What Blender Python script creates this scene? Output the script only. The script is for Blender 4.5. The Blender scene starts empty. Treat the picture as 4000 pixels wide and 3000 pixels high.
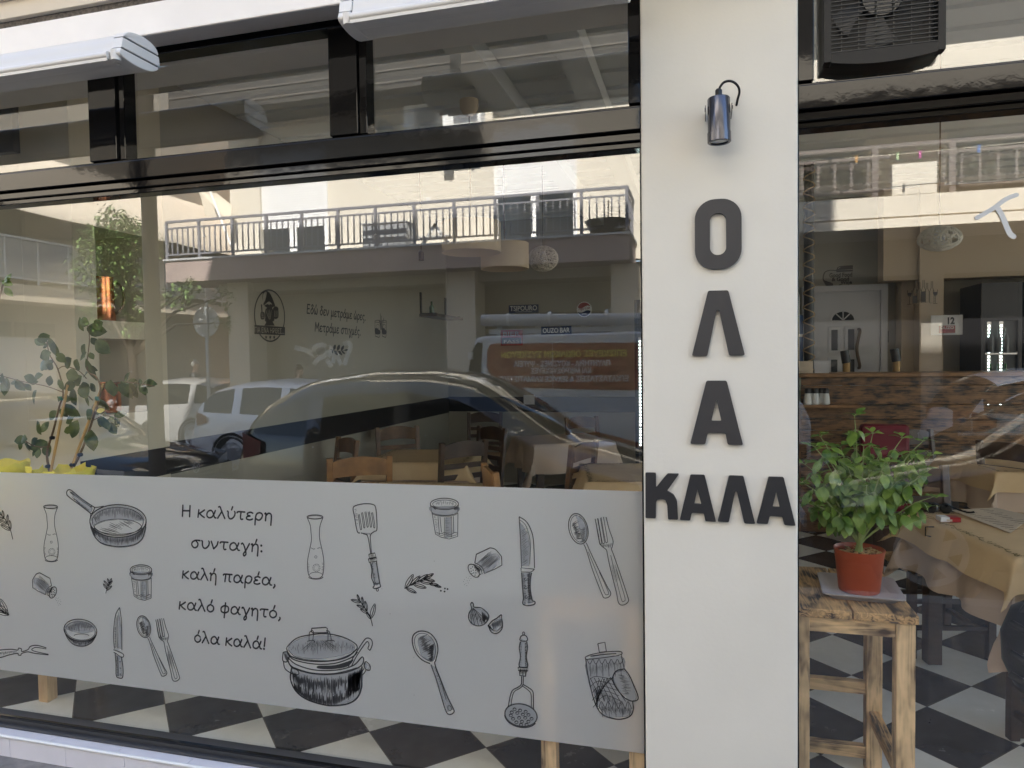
import bpy, bmesh, math, random
import numpy as np
from mathutils import Vector, Matrix
random.seed(7)
SC = bpy.context.scene
COL = SC.collection
R = math.radians
# ------------------------------------------------------------ camera, sky, sun, exposure
FPX, YAW, PIT, ROL, CZ = 2740.0, R(15.064), R(-2.011), R(-0.818), 1.6
def _basis():
    cy, sy = math.cos(YAW), math.sin(YAW)
    f = Vector((-sy, cy, 0)); r = Vector((cy, sy, 0)); u = Vector((0, 0, 1))
    cp, sp = math.cos(PIT), math.sin(PIT)
    f2 = f*cp + u*sp; u2 = u*cp - f*sp
    cr, sr = math.cos(ROL), math.sin(ROL)
    return r*cr + u2*sr, u2*cr - r*sr, f2
CR, CU, CF = _basis()
cd = bpy.data.cameras.new("camera"); cam = bpy.data.objects.new("camera", cd); COL.objects.link(cam)
cd.sensor_width = 36; cd.lens = 36*FPX/4000; cd.clip_start = 0.05; cd.clip_end = 500
cam.matrix_world = Matrix(((CR.x, CU.x, -CF.x, 0), (CR.y, CU.y, -CF.y, 0), (CR.z, CU.z, -CF.z, CZ), (0, 0, 0, 1)))
SC.camera = cam
SUN = Vector((0.35, 1.0, 1.12)).normalized()      # towards the sun: over the shop's own roof
w = bpy.data.worlds.new("World"); SC.world = w; w.use_nodes = True
nt = w.node_tree; bg = nt.nodes["Background"]
sky = nt.nodes.new("ShaderNodeTexSky"); sky.sky_type = 'NISHITA'; sky.sun_disc = False
sky.sun_elevation = math.asin(SUN.z); sky.sun_rotation = math.atan2(SUN.x, SUN.y)
nt.links.new(sky.outputs[0], bg.inputs[0]); bg.inputs[1].default_value = 0.10
sl = bpy.data.lights.new("sun", 'SUN'); sl.energy = 5.0; sl.angle = R(0.5); sl.color = (1, 0.95, 0.86)
so = bpy.data.objects.new("sun", sl); COL.objects.link(so)
so.rotation_euler = SUN.to_track_quat('Z', 'Y').to_euler()
vs = SC.view_settings; vs.view_transform = 'Standard'; vs.look = 'None'; vs.gamma = 1; vs.exposure = 3.02
SC.cycles.max_bounces = 12; SC.cycles.transparent_max_bounces = 16; SC.cycles.glossy_bounces = 6
SC.cycles.diffuse_bounces = 5
SC.cycles.use_adaptive_sampling = False; SC.cycles.caustics_reflective = False; SC.cycles.caustics_refractive = False

# ------------------------------------------------------------ photo rays -> points on real planes
def ray(px, py): return CF*FPX + CR*(px-2000) - CU*(py-1500)
def at(p, Y):  d = ray(*p); d = d*(Y/d.y); d.z += CZ; return d
def atz(p, Z): d = ray(*p); d = d*((Z-CZ)/d.z); d.z += CZ; return d
def atx(p, X): d = ray(*p); d = d*(X/d.x); d.z += CZ; return d
GY = 2.4                                            # the plane of the shop glass
def vat(p, Y): d = at(p, Y); return Vector((d.x, 2*GY-Y, d.z))   # seen in the glass: the real place across the street
def _crop(ox, oy, s): return lambda x, y: (ox+x*s, oy+y*s)
c1 = _crop(0, 0, .6027); c2 = _crop(1200, 0, .6329); c3 = _crop(0, 900, .6027); c4 = _crop(1200, 900, .6329)
c5 = _crop(2400, 0, .7233); c6 = _crop(3000, 1000, .6028); c7 = _crop(0, 1800, .7233); c8 = _crop(1200, 1800, .7231)
c9 = _crop(3000, 2000, .6028); c10 = _crop(1200, 1600, .5967); c11 = _crop(3600, 1700, .482); c12 = _crop(900, 1080, .3255)
c13 = _crop(2500, 700, .4219); c14 = _crop(2500, 1400, .4219); c15 = _crop(3100, 450, .4068); c16 = _crop(2680, 280, .2049)

# ------------------------------------------------------------ materials
MATS = {}
def mat(name, col, rough=.6, metal=0, bump=0, bscale=60, var=0, vscale=4, spec=.5, coat=0, emit=0, wear=None):
    m = bpy.data.materials.new(name); m.use_nodes = True; n = m.node_tree; b = n.nodes["Principled BSDF"]
    b.inputs["Base Color"].default_value = (*col, 1); b.inputs["Roughness"].default_value = rough
    b.inputs["Metallic"].default_value = metal; b.inputs["Specular IOR Level"].default_value = spec
    b.inputs["Coat Weight"].default_value = coat
    tc = n.nodes.new("ShaderNodeTexCoord")
    if bump:
        t = n.nodes.new("ShaderNodeTexNoise"); t.inputs["Scale"].default_value = bscale; t.inputs["Detail"].default_value = 5
        n.links.new(tc.outputs["Object"], t.inputs["Vector"])
        bp = n.nodes.new("ShaderNodeBump"); bp.inputs["Strength"].default_value = bump; bp.inputs["Distance"].default_value = .01
        n.links.new(t.outputs["Fac"], bp.inputs["Height"]); n.links.new(bp.outputs[0], b.inputs["Normal"])
    if var:
        t = n.nodes.new("ShaderNodeTexNoise"); t.inputs["Scale"].default_value = vscale; t.inputs["Detail"].default_value = 6
        n.links.new(tc.outputs["Object"], t.inputs["Vector"])
        r = n.nodes.new("ShaderNodeValToRGB"); r.color_ramp.elements[0].position = .3; r.color_ramp.elements[1].position = .72
        a = [max(0, c*(1-var)) for c in col]; c_ = [min(1, c*(1+var*.6)) for c in col]
        r.color_ramp.elements[0].color = (*(wear or a), 1); r.color_ramp.elements[1].color = (*c_, 1)
        n.links.new(t.outputs["Fac"], r.inputs["Fac"]); n.links.new(r.outputs[0], b.inputs["Base Color"])
    if emit:
        b.inputs["Emission Color"].default_value = (*col, 1); b.inputs["Emission Strength"].default_value = emit
    MATS[name] = m; return m
def M(n): return MATS[n]

def glass_mat(name, f0, tint):
    m = bpy.data.materials.new(name); m.use_nodes = True; n = m.node_tree
    for x in list(n.nodes):
        if x.type != 'OUTPUT_MATERIAL': n.nodes.remove(x)
    out = n.nodes["Material Output"]; mix = n.nodes.new("ShaderNodeMixShader")
    tr = n.nodes.new("ShaderNodeBsdfTransparent"); tr.inputs[0].default_value = (*tint, 1)
    gl = n.nodes.new("ShaderNodeBsdfGlossy"); gl.inputs["Roughness"].default_value = 0.0
    lw = n.nodes.new("ShaderNodeLayerWeight"); pw = n.nodes.new("ShaderNodeMath"); pw.operation = 'POWER'; pw.inputs[1].default_value = 5
    mp = n.nodes.new("ShaderNodeMapRange"); mp.inputs["To Min"].default_value = f0; mp.inputs["To Max"].default_value = 1
    n.links.new(lw.outputs["Facing"], pw.inputs[0]); n.links.new(pw.outputs[0], mp.inputs["Value"])
    n.links.new(mp.outputs[0], mix.inputs[0]); n.links.new(tr.outputs[0], mix.inputs[1]); n.links.new(gl.outputs[0], mix.inputs[2])
    n.links.new(mix.outputs[0], out.inputs[0]); MATS[name] = m; return m

def wood_mat(name, light, dark, axis, scale=1.0, scorch=.5, rough=.55, grain=.5):
    """Grain runs along axis; scorch marks are burnt patches of the surface."""
    m = bpy.data.materials.new(name); m.use_nodes = True; n = m.node_tree; b = n.nodes["Principled BSDF"]
    b.inputs["Roughness"].default_value = rough
    tc = n.nodes.new("ShaderNodeTexCoord"); mp = n.nodes.new("ShaderNodeMapping")
    s = {'x': (1.2, 14, 14), 'y': (14, 1.2, 14), 'z': (14, 14, 1.2)}[axis]
    mp.inputs["Scale"].default_value = [k*scale for k in s]; n.links.new(tc.outputs["Object"], mp.inputs["Vector"])
    wv = n.nodes.new("ShaderNodeTexNoise"); wv.inputs["Scale"].default_value = 2.2; wv.inputs["Detail"].default_value = 2; wv.inputs["Distortion"].default_value = .6
    n.links.new(mp.outputs[0], wv.inputs["Vector"])
    mu = n.nodes.new("ShaderNodeMath"); mu.operation = 'MULTIPLY'; mu.inputs[1].default_value = 26; n.links.new(wv.outputs["Fac"], mu.inputs[0])
    si = n.nodes.new("ShaderNodeMath"); si.operation = 'SINE'; n.links.new(mu.outputs[0], si.inputs[0])
    mr = n.nodes.new("ShaderNodeMapRange"); mr.inputs["From Min"].default_value = -1; mr.inputs["From Max"].default_value = 1
    mr.inputs["To Min"].default_value = 0; mr.inputs["To Max"].default_value = grain; n.links.new(si.outputs[0], mr.inputs["Value"])
    mp2 = n.nodes.new("ShaderNodeMapping"); s2 = {'x': (5, 9, 9), 'y': (9, 5, 9), 'z': (9, 9, 5)}[axis]
    mp2.inputs["Scale"].default_value = [k*scale for k in s2]; n.links.new(tc.outputs["Object"], mp2.inputs["Vector"])
    t2 = n.nodes.new("ShaderNodeTexNoise"); t2.inputs["Scale"].default_value = 1.6; t2.inputs["Detail"].default_value = 3; n.links.new(mp2.outputs[0], t2.inputs["Vector"])
    r2 = n.nodes.new("ShaderNodeMapRange"); r2.inputs["From Min"].default_value = .42; r2.inputs["From Max"].default_value = .68
    r2.inputs["To Max"].default_value = scorch; n.links.new(t2.outputs["Fac"], r2.inputs["Value"])
    a2 = n.nodes.new("ShaderNodeMath"); a2.operation = 'MULTIPLY_ADD'; a2.inputs[1].default_value = 1.0
    # total = grain * (0.35 + scorch) + scorch*0.6
    a1 = n.nodes.new("ShaderNodeMath"); a1.operation = 'ADD'; a1.inputs[1].default_value = .45; n.links.new(r2.outputs[0], a1.inputs[0])
    m1 = n.nodes.new("ShaderNodeMath"); m1.operation = 'MULTIPLY'; n.links.new(a1.outputs[0], m1.inputs[0]); n.links.new(mr.outputs[0], m1.inputs[1])
    m2 = n.nodes.new("ShaderNodeMath"); m2.operation = 'MULTIPLY'; m2.inputs[1].default_value = .7; n.links.new(r2.outputs[0], m2.inputs[0])
    n.links.new(m1.outputs[0], a2.inputs[0]); n.links.new(m2.outputs[0], a2.inputs[2]); a2.use_clamp = True
    mx = n.nodes.new("ShaderNodeMix"); mx.data_type = 'RGBA'; mx.inputs[6].default_value = (*light, 1); mx.inputs[7].default_value = (*dark, 1)
    n.links.new(a2.outputs[0], mx.inputs[0]); n.links.new(mx.outputs[2], b.inputs["Base Color"])
    bp = n.nodes.new("ShaderNodeBump"); bp.inputs["Strength"].default_value = .15; bp.inputs["Distance"].default_value = .003
    n.links.new(a2.outputs[0], bp.inputs["Height"]); n.links.new(bp.outputs[0], b.inputs["Normal"])
    MATS[name] = m; return m

# ------------------------------------------------------------ mesh building
class MB:
    def __init__(s): s.v = []; s.f = []
    def add(s, vs, fs):
        k = len(s.v); s.v += [tuple(a) for a in vs]; s.f += [tuple(i+k for i in f) for f in fs]; return s
    def box(s, x0, x1, y0, y1, z0, z1, mt=None):
        vs = [(x0,y0,z0),(x1,y0,z0),(x1,y1,z0),(x0,y1,z0),(x0,y0,z1),(x1,y0,z1),(x1,y1,z1),(x0,y1,z1)]
        if mt is not None: vs = [mt @ Vector(a) for a in vs]
        return s.add(vs, [(0,3,2,1),(4,5,6,7),(0,1,5,4),(1,2,6,5),(2,3,7,6),(3,0,4,7)])
    def beam(s, a, b, wx, wy, up=(0,0,1)):
        """rectangular bar from a to b"""
        a, b = Vector(a), Vector(b); d = (b-a).normalized(); u = Vector(up)
        if abs(d.dot(u)) > .98: u = Vector((0,1,0))
        r = d.cross(u).normalized(); u = r.cross(d).normalized()
        vs = [p + r*(i*wx/2) + u*(j*wy/2) for p in (a, b) for i, j in ((-1,-1),(1,-1),(1,1),(-1,1))]
        return s.add(vs, [(0,1,2,3),(7,6,5,4),(0,4,5,1),(1,5,6,2),(2,6,7,3),(3,7,4,0)])
    def tube(s, pts, r, n=8, cap=True):
        pts = [Vector(p) for p in pts]; k = len(pts); rr = r if hasattr(r, '__len__') else [r]*k
        vs = []; prev = None
        for i, p in enumerate(pts):
            d = (pts[min(i+1,k-1)] - pts[max(i-1,0)])
            d = d.normalized() if d.length > 1e-9 else Vector((0,0,1))
            if prev is None:
                u = Vector((0,0,1)) if abs(d.z) < .9 else Vector((1,0,0))
                a = d.cross(u).normalized()
            else: a = (prev - d*prev.dot(d)).normalized()
            prev = a; b = d.cross(a)
            vs += [p + (a*math.cos(t) + b*math.sin(t))*rr[i] for t in (2*math.pi*j/n for j in range(n))]
        fs = [(i*n+j, i*n+(j+1)%n, (i+1)*n+(j+1)%n, (i+1)*n+j) for i in range(k-1) for j in range(n)]
        if cap: fs += [tuple(range(n-1,-1,-1)), tuple((k-1)*n+j for j in range(n))]
        return s.add(vs, fs)
    def lathe(s, prof, c=(0,0,0), n=24, axis='z', cap=False):
        vs = []; k = len(prof)
        for r, z in prof:
            for j in range(n):
                t = 2*math.pi*j/n
                q = (r*math.cos(t), r*math.sin(t), z)
                if axis == 'y': q = (q[0], q[2], q[1])
                if axis == 'x': q = (q[2], q[0], q[1])
                vs.append((q[0]+c[0], q[1]+c[1], q[2]+c[2]))
        fs = [(i*n+j, i*n+(j+1)%n, (i+1)*n+(j+1)%n, (i+1)*n+j) for i in range(k-1) for j in range(n)]
        if cap: fs += [tuple(range(n-1,-1,-1)), tuple((k-1)*n+j for j in range(n))]
        return s.add(vs, fs)
    def prism(s, poly, f, d0, d1):
        """poly of (u,v) extruded from depth d0 to d1; f(u,v,d) -> point"""
        n = len(poly); vs = [f(u,v,d0) for u,v in poly] + [f(u,v,d1) for u,v in poly]
        return s.add(vs, [tuple(range(n)), tuple(range(2*n-1,n-1,-1))] + [(i, i+n, (i+1)%n+n, (i+1)%n) for i in range(n)])
    def ribbon(s, pts, wid, f):
        """flat stroke: pts in (u,v), wid number or list, f(u,v)->point"""
        n = len(pts)
        if n < 2: return s
        ws = wid if hasattr(wid, '__len__') else [wid]*n
        L = []; Rr = []
        for i in range(n):
            a = pts[max(i-1,0)]; b = pts[min(i+1,n-1)]; dx, dy = b[0]-a[0], b[1]-a[1]; l = math.hypot(dx,dy) or 1
            nx, ny = -dy/l*ws[i]/2, dx/l*ws[i]/2
            L.append(f(pts[i][0]+nx, pts[i][1]+ny)); Rr.append(f(pts[i][0]-nx, pts[i][1]-ny))
        return s.add(L+Rr, [(i, i+1, n+i+1, n+i) for i in range(n-1)])
    def poly(s, pts, f): return s.add([f(*p) for p in pts], [tuple(range(len(pts)))])
    def build(s, name, m, parent=None, smooth=False, bevel=0, loc=None):
        me = bpy.data.meshes.new(name); me.from_pydata([tuple(a) for a in s.v], [], s.f)
        bm = bmesh.new(); bm.from_mesh(me)
        if bevel:
            bmesh.ops.remove_doubles(bm, verts=bm.verts, dist=1e-6)
            try: bmesh.ops.bevel(bm, geom=list(bm.edges), offset=bevel, segments=2, affect='EDGES', profile=.5)
            except Exception: pass
        bmesh.ops.recalc_face_normals(bm, faces=bm.faces); bm.to_mesh(me); bm.free()
        if smooth:
            me.polygons.foreach_set("use_smooth", [True]*len(me.polygons))
            if smooth != 'all':
                try: me.set_sharp_from_angle(angle=R(40))
                except Exception: pass
        me.materials.append(M(m) if isinstance(m, str) else m)
        o = bpy.data.objects.new(name, me); COL.objects.link(o)
        if parent is not None: o.parent = parent; o.location = -wloc(parent)
        return o
def wloc(o):
    l = Vector((0,0,0))
    while o is not None: l = l + o.location; o = o.parent
    return l
def tag(o, label=None, cat=None, group=None, kind=None):
    if label: o["label"] = label
    if cat: o["category"] = cat
    if group: o["group"] = group
    if kind: o["kind"] = kind
    return o
def thing(name, label, cat, loc=(0,0,0), group=None):
    o = bpy.data.objects.new(name, None); o.empty_display_size = .1; COL.objects.link(o); o.location = loc
    return tag(o, label, cat, group)
def copy_tree(o, parent=None):
    c = o.copy(); COL.objects.link(c); c.parent = parent
    for ch in list(o.children): copy_tree(ch, c)
    return c
def place(proto, used, loc, rz, label, group=None):
    """first call uses the thing itself, later calls copy it with its parts"""
    o = proto if not used else copy_tree(proto)
    used.append(o); o.location = loc; o.rotation_euler = (0, 0, rz); o["label"] = label
    if group: o["group"] = group
    return o
def struct(name, mb, m, smooth=False): return tag(mb.build(name, m, None, smooth), kind='structure')

def cat_rom(pts, n=6, closed=False):
    k = len(pts); out = []; tp = Vector if isinstance(pts[0], Vector) else tuple
    if k < 3 and not closed:
        return list(pts)
    for i in range(k if closed else k-1):
        p = [pts[(i+d) % k] if closed else pts[min(max(i+d,0),k-1)] for d in (-1,0,1,2)]
        for j in range(n):
            t = j/n
            out.append(tp([.5*((2*p[1][a]) + (-p[0][a]+p[2][a])*t + (2*p[0][a]-5*p[1][a]+4*p[2][a]-p[3][a])*t*t + (-p[0][a]+3*p[1][a]-3*p[2][a]+p[3][a])*t**3) for a in range(len(pts[0]))]))
    out.append(tp(pts[0] if closed else pts[-1])); return out
def ell(cx, cy, rx, ry, a0=0, a1=360, n=40, rot=0):
    o = []
    for i in range(n+1):
        t = R(a0+(a1-a0)*i/n); x, y = rx*math.cos(t), ry*math.sin(t); c, s_ = math.cos(R(rot)), math.sin(R(rot))
        o.append((cx+x*c-y*s_, cy+x*s_+y*c))
    return o

FONT_CACHE = {}
def text_into(mb, body, f, width=None, height=None, size=1.0, bold=0, shear=0, gap=1.0):
    """lay lettering into mb; f(u,v)->point; (0,0) is the start of the baseline; scaled to width if given"""
    cu = bpy.data.curves.new("lettering", 'FONT'); cu.body = body; cu.size = 1; cu.offset = bold; cu.shear = shear; cu.resolution_u = 3
    cu.space_character = gap
    ob = bpy.data.objects.new("lettering", cu); COL.objects.link(ob)
    dg = bpy.context.evaluated_depsgraph_get(); me = bpy.data.meshes.new_from_object(ob.evaluated_get(dg))
    vs = [v.co.copy() for v in me.vertices]; fs = [tuple(p.vertices) for p in me.polygons]
    bpy.data.objects.remove(ob); bpy.data.curves.remove(cu); bpy.data.meshes.remove(me)
    if not vs: return
    x0 = min(v.x for v in vs); x1 = max(v.x for v in vs)
    sx = width/(x1-x0) if width else size
    sy = height/0.7 if height else sx
    mb.add([f((v.x-x0)*sx, v.y*sy) for v in vs], fs)
# ------------------------------------------------------------ the materials of the place
mat("cream_plaster", (.665,.627,.55), .9, bump=.05, bscale=70, var=.04, vscale=3)
mat("white_paint", (.80,.76,.72), .55, bump=.05, bscale=40, var=.05, vscale=5)
mat("white_metal", (.86,.86,.86), .35, bump=.03, bscale=30)
mat("awning_metal", (.62,.595,.565), .35, bump=.03, bscale=30)
mat("awning_cap", (.66,.635,.605), .4)
mat("white_plastic", (.78,.77,.75), .4)
mat("black_gloss", (.007,.0065,.0065), .05, bump=.03, bscale=18, spec=.25)
mat("black_satin", (.010,.010,.011), .34, spec=.28)
mat("black_metal", (.02,.02,.022), .22, spec=.9)
mat("lamp_metal", (.10,.10,.115), .24, metal=.85)
mat("fan_grille", (.025,.025,.025), .4)
mat("dark_letter", (.032,.029,.029), .5, bump=.04, bscale=200)
mat("black_letter", (.022,.021,.022), .42, bump=.04, bscale=200)
mat("ink", (.022,.022,.024), .6)
mat("pencil", (.235,.24,.24), .7)
mat("rough_dark", (.16,.14,.125), .95, bump=.8, bscale=120, var=.4, vscale=90)
mat("beige_edge", (.62,.54,.43), .9, bump=.1, bscale=60)
mat("white_tile", (.74,.71,.74), .22, bump=.03, bscale=10, var=.06, vscale=6)
mat("pavement", (.22,.20,.185), .9, bump=.4, bscale=70, var=.35, vscale=14)
mat("asphalt", (.055,.055,.057), .95, bump=.5, bscale=120, var=.3, vscale=10)
mat("kerb_stone", (.36,.34,.31), .9, bump=.3, bscale=50, var=.2, vscale=8)
mat("rail_grey", (.045,.045,.048), .45)
mat("dirt_speck", (.75,.74,.70), .9)
glass_mat("shop_glass", .145, (.97,.975,.96))
glass_mat("clear_glass", .05, (.86,.93,.92))
def film_material():
    m = bpy.data.materials.new("frosted_film"); m.use_nodes = True; n = m.node_tree; b = n.nodes["Principled BSDF"]
    b.inputs["Base Color"].default_value = (.97,.985,.98,1); b.inputs["Roughness"].default_value = .5; b.inputs["Specular IOR Level"].default_value = .3
    tl = n.nodes.new("ShaderNodeBsdfTranslucent"); tl.inputs[0].default_value = (.95,.94,.90,1)
    mx = n.nodes.new("ShaderNodeMixShader"); mx.inputs[0].default_value = .70
    n.links.new(b.outputs[0], mx.inputs[1]); n.links.new(tl.outputs[0], mx.inputs[2])
    n.links.new(mx.outputs[0], n.nodes["Material Output"].inputs[0]); MATS["frosted_film"] = m
film_material()
wood_mat("burnt_x", (.82,.56,.29), (.055,.025,.010), 'x', 1.0, .7, .5, .55)
wood_mat("burnt_y", (.66,.40,.17), (.035,.017,.007), 'y', 1.5, .55, .4, .9)
wood_mat("burnt_z", (.84,.58,.31), (.075,.035,.014), 'z', 1.0, .62, .5, .5)
wood_mat("plank_x", (.27,.145,.062), (.014,.009,.006), 'x', 1.3, .75, .42, .75)
wood_mat("raw_z", (.66,.47,.27), (.40,.24,.11), 'z', 1.0, .3, .55, .5)

# ------------------------------------------------------------ ground
ZS, ZR = -.085, -.20                                # pavement and road levels
struct("pavement", MB().box(-40, 40, -.45, 2.31, -.6, ZS), "pavement")
mb = MB()
for i in range(-26, 27): mb.box(i*1.5+.004, i*1.5+1.496, -.60, -.452, -.6, ZS+.004)
struct("kerb", mb, "kerb_stone")
struct("road", MB().box(-80, 80, -6.55, -.61, -.7, ZR), "asphalt")
struct("far_pavement", MB().box(-80, 80, -9.4, -6.56, -.6, ZS-.02), "pavement")
struct("ground", MB().box(-120, 120, -120, 120, -.9, -.75), "asphalt")
struct("side_street", MB().box(-10.9, -8.9, -40, -9.41, -.7, ZR+.02), "asphalt")

# ------------------------------------------------------------ the shop front's masonry
def pillar_at(x0, x1, label):
    mb = MB(); nx, nz = 12, 60
    y = 2.33
    mb.box(x0, x1, y, 2.62, ZS-.1, 3.0)
    return tag(mb.build("pillar", "cream_plaster", None, bevel=.006), label, "pillar")
pillar_at(-.183, .2915, "wide cream plastered pillar carrying the black letters and the spotlight")
pillar_at(-4.1, -3.62, "cream plastered pillar at the far end of the long shop window")
pillar_at(1.72, 2.2, "cream plastered pillar closing the window with the extractor fan")
t = thing("shop_building", "cream apartment building whose white fascia overhangs the shop windows", "building", (0, 2.4, 2.85))
MB().box(-5.8, -3.3, 2.375, 2.7, 2.852, 2.935).build("lintel", "white_paint", t)
MB().box(-3.295, 14, 2.375, 2.7, 2.852, 2.935).build("lintel", "white_paint", t)
MB().box(-5.8, -.185, 2.16, 2.1705, 2.796, 2.909).build("fascia", "white_paint", t, bevel=.004)
MB().box(-5.8, -.185, 2.171, 2.7, 2.937, 3.0).build("soffit", "white_paint", t)
MB().box(-5.8, -.185, 2.171, 2.20, 2.909, 2.9365).build("rough_band", "rough_dark", t)
MB().box(-5.8, -.185, 2.15, 2.1705, 2.937, 3.0).build("soffit_edge", "beige_edge", t)
MB().box(-.1845, .32, 2.06, 2.344, 2.9365, 3.0).build("soffit", "white_paint", t)  # unseen overhang put here to shade the pillar's top
MB().box(-.1845, 14, 2.345, 2.7, 2.9365, 3.615).build("upper_wall", "cream_plaster", t)
MB().box(-5.8, -.185, 2.13, 2.5, 3.002, 3.14).build("slab_edge", "beige_edge", t, bevel=.006)
XSTEP = vat(c15(395, 1000), 11.8).x + 3.25  # unseen roof step, shaped so its shadow edge falls on the building opposite
MB().box(-5.8, XSTEP, 2.3, 9.0, 3.62, 14.6).build("upper_wall", "cream_plaster", t); MB().box(XSTEP, 14, 2.3, 9.0, 3.62, 13.5).build("upper_wall", "cream_plaster", t)
for k in range(2):
    MB().box(-5.8, 14, 1.75, 2.3, 6.1+2.9*k, 6.25+2.9*k).build("balcony", "cream_plaster", t)
MB().box(-5.8, -4.1, 2.4, 2.7, ZS, 2.85).build("side_wall", "cream_plaster", t)
MB().box(6.5, 14, 2.4, 2.7, ZS, 2.85).build("side_wall", "cream_plaster", t)

# ------------------------------------------------------------ tiled sill
mb = MB()
for i in range(-9, 4):
    x = -.30 + i*.345 + .04
    mb.box(x+.0015, min(x+.3435, 1.7), 2.302, 2.40, -.03, .0085)
t = thing("sill", "white tiled sill step running under the black window rails", "sill", (-1.5, 2.35, ZS))
mb.build("top_tile", "white_tile", t, bevel=.0015)
mb = MB(); mb.tube([(-3.6, 2.302, .002), (1.7, 2.302, .002)], .0075, 10); mb.build("nosing", "white_plastic", t, smooth=True)
mb = MB()
for i in range(-11, 6):
    x = -.30 + i*.302 + .13
    mb.box(x+.0012, x+.3008, 2.30, 2.312, ZS-.02, -.006)
mb.build("face_tile", "white_tile", t, bevel=.001)
MB().box(-3.6, 1.7, 2.306, 2.45, ZS-.05, -.031).build("bed", "kerb_stone", t)

# ------------------------------------------------------------ shop windows
def frame_strip(mb, x0, x1, z0, z1, yf=2.352, yb=2.42): mb.box(x0, x1, yf, yb, z0, z1)
def shop_window(label, x0, x1, gl0, gl1, zt0, zt1, ztop, mull, postl, postr):
    t = thing("shop_window", label, "window", ((x0+x1)/2, GY, .0))
    mb = MB()
    mb.box(x0, x1, 2.345, 2.43, .0095, .022); mb.box(x0, x1, 2.365, 2.425, .022, .05)          # bottom rail, stepped
    mb.build("bottom_rail", "rail_grey", t, bevel=.003)
    MB().box(x0, x1, 2.3635, 2.38, .040, .0515).build("glazing_bead", "black_gloss", t, bevel=.002)
    mb = MB()                                                                                     # transom: two stepped profiles with a groove
    mb.box(x0, x1, 2.340, 2.43, zt0+.052, zt1-.012); mb.box(x0, x1, 2.352, 2.43, zt0+.020, zt0+.047)
    mb.box(x0, x1, 2.366, 2.43, zt0, zt0+.020); mb.box(x0, x1, 2.372, 2.425, zt0+.047, zt0+.052)
    mb.box(x0, x1, 2.360, 2.43, zt1-.012, zt1)
    mb.build("transom", "black_gloss", t, bevel=.0035)
    mb = MB(); mb.box(x0, x1, 2.355, 2.43, ztop, ztop+.03); mb.build("top_rail", "black_gloss", t, bevel=.003)
    for a, b in mull:
        MB().box(a, b-.032, 2.350, 2.43, zt1+.001, ztop-.001).build("mullion", "black_gloss", t, bevel=.003)
        MB().box(b-.0305, b, 2.362, 2.425, zt1+.0015, ztop-.0015).build("mullion_bead", "black_gloss", t, bevel=.003)
    for (a, b) in postl: MB().box(a, b, 2.346, 2.43, zt1+.0012, ztop-.0012).build("post", "black_gloss", t, bevel=.003)
    for (a, b) in postr: MB().box(a, b, 2.362, 2.43, .0525, zt0-.0015).build("jamb", "black_gloss", t, bevel=.002)
    MB().add([(gl0, GY, .045), (gl1, GY, .045), (gl1, GY, zt0+.005), (gl0, GY, zt0+.005)], [(0,1,2,3)]).build("glass_pane", "shop_glass", t)
    xs = [gl0] + [v for m_ in mull for v in m_] + [gl1]
    for i in range(0, len(xs), 2):
        MB().add([(xs[i], GY, zt1-.004), (xs[i+1], GY, zt1-.004), (xs[i+1], GY, ztop+.004), (xs[i], GY, ztop+.004)], [(0,1,2,3)]).build("fanlight_pane", "shop_glass", t)
    return t
WL = shop_window("long black framed shop window with a frosted band of kitchen drawings", -3.62, -.1835, -3.6, -.187, 2.29, 2.428, 2.822,
                 [(-2.403,-2.236), (-1.313,-1.167)], [(-.224,-.184), (-3.61,-3.56)], [(-.1905,-.1835), (-3.61,-3.58)])
WR = shop_window("narrower black framed shop window under the extractor fan", .292, 1.72, .296, 1.70, 2.302, 2.44, 2.84,
                 [], [(.2925,.339), (1.66,1.71)], [(.2925,.299), (1.68,1.715)])

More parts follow.
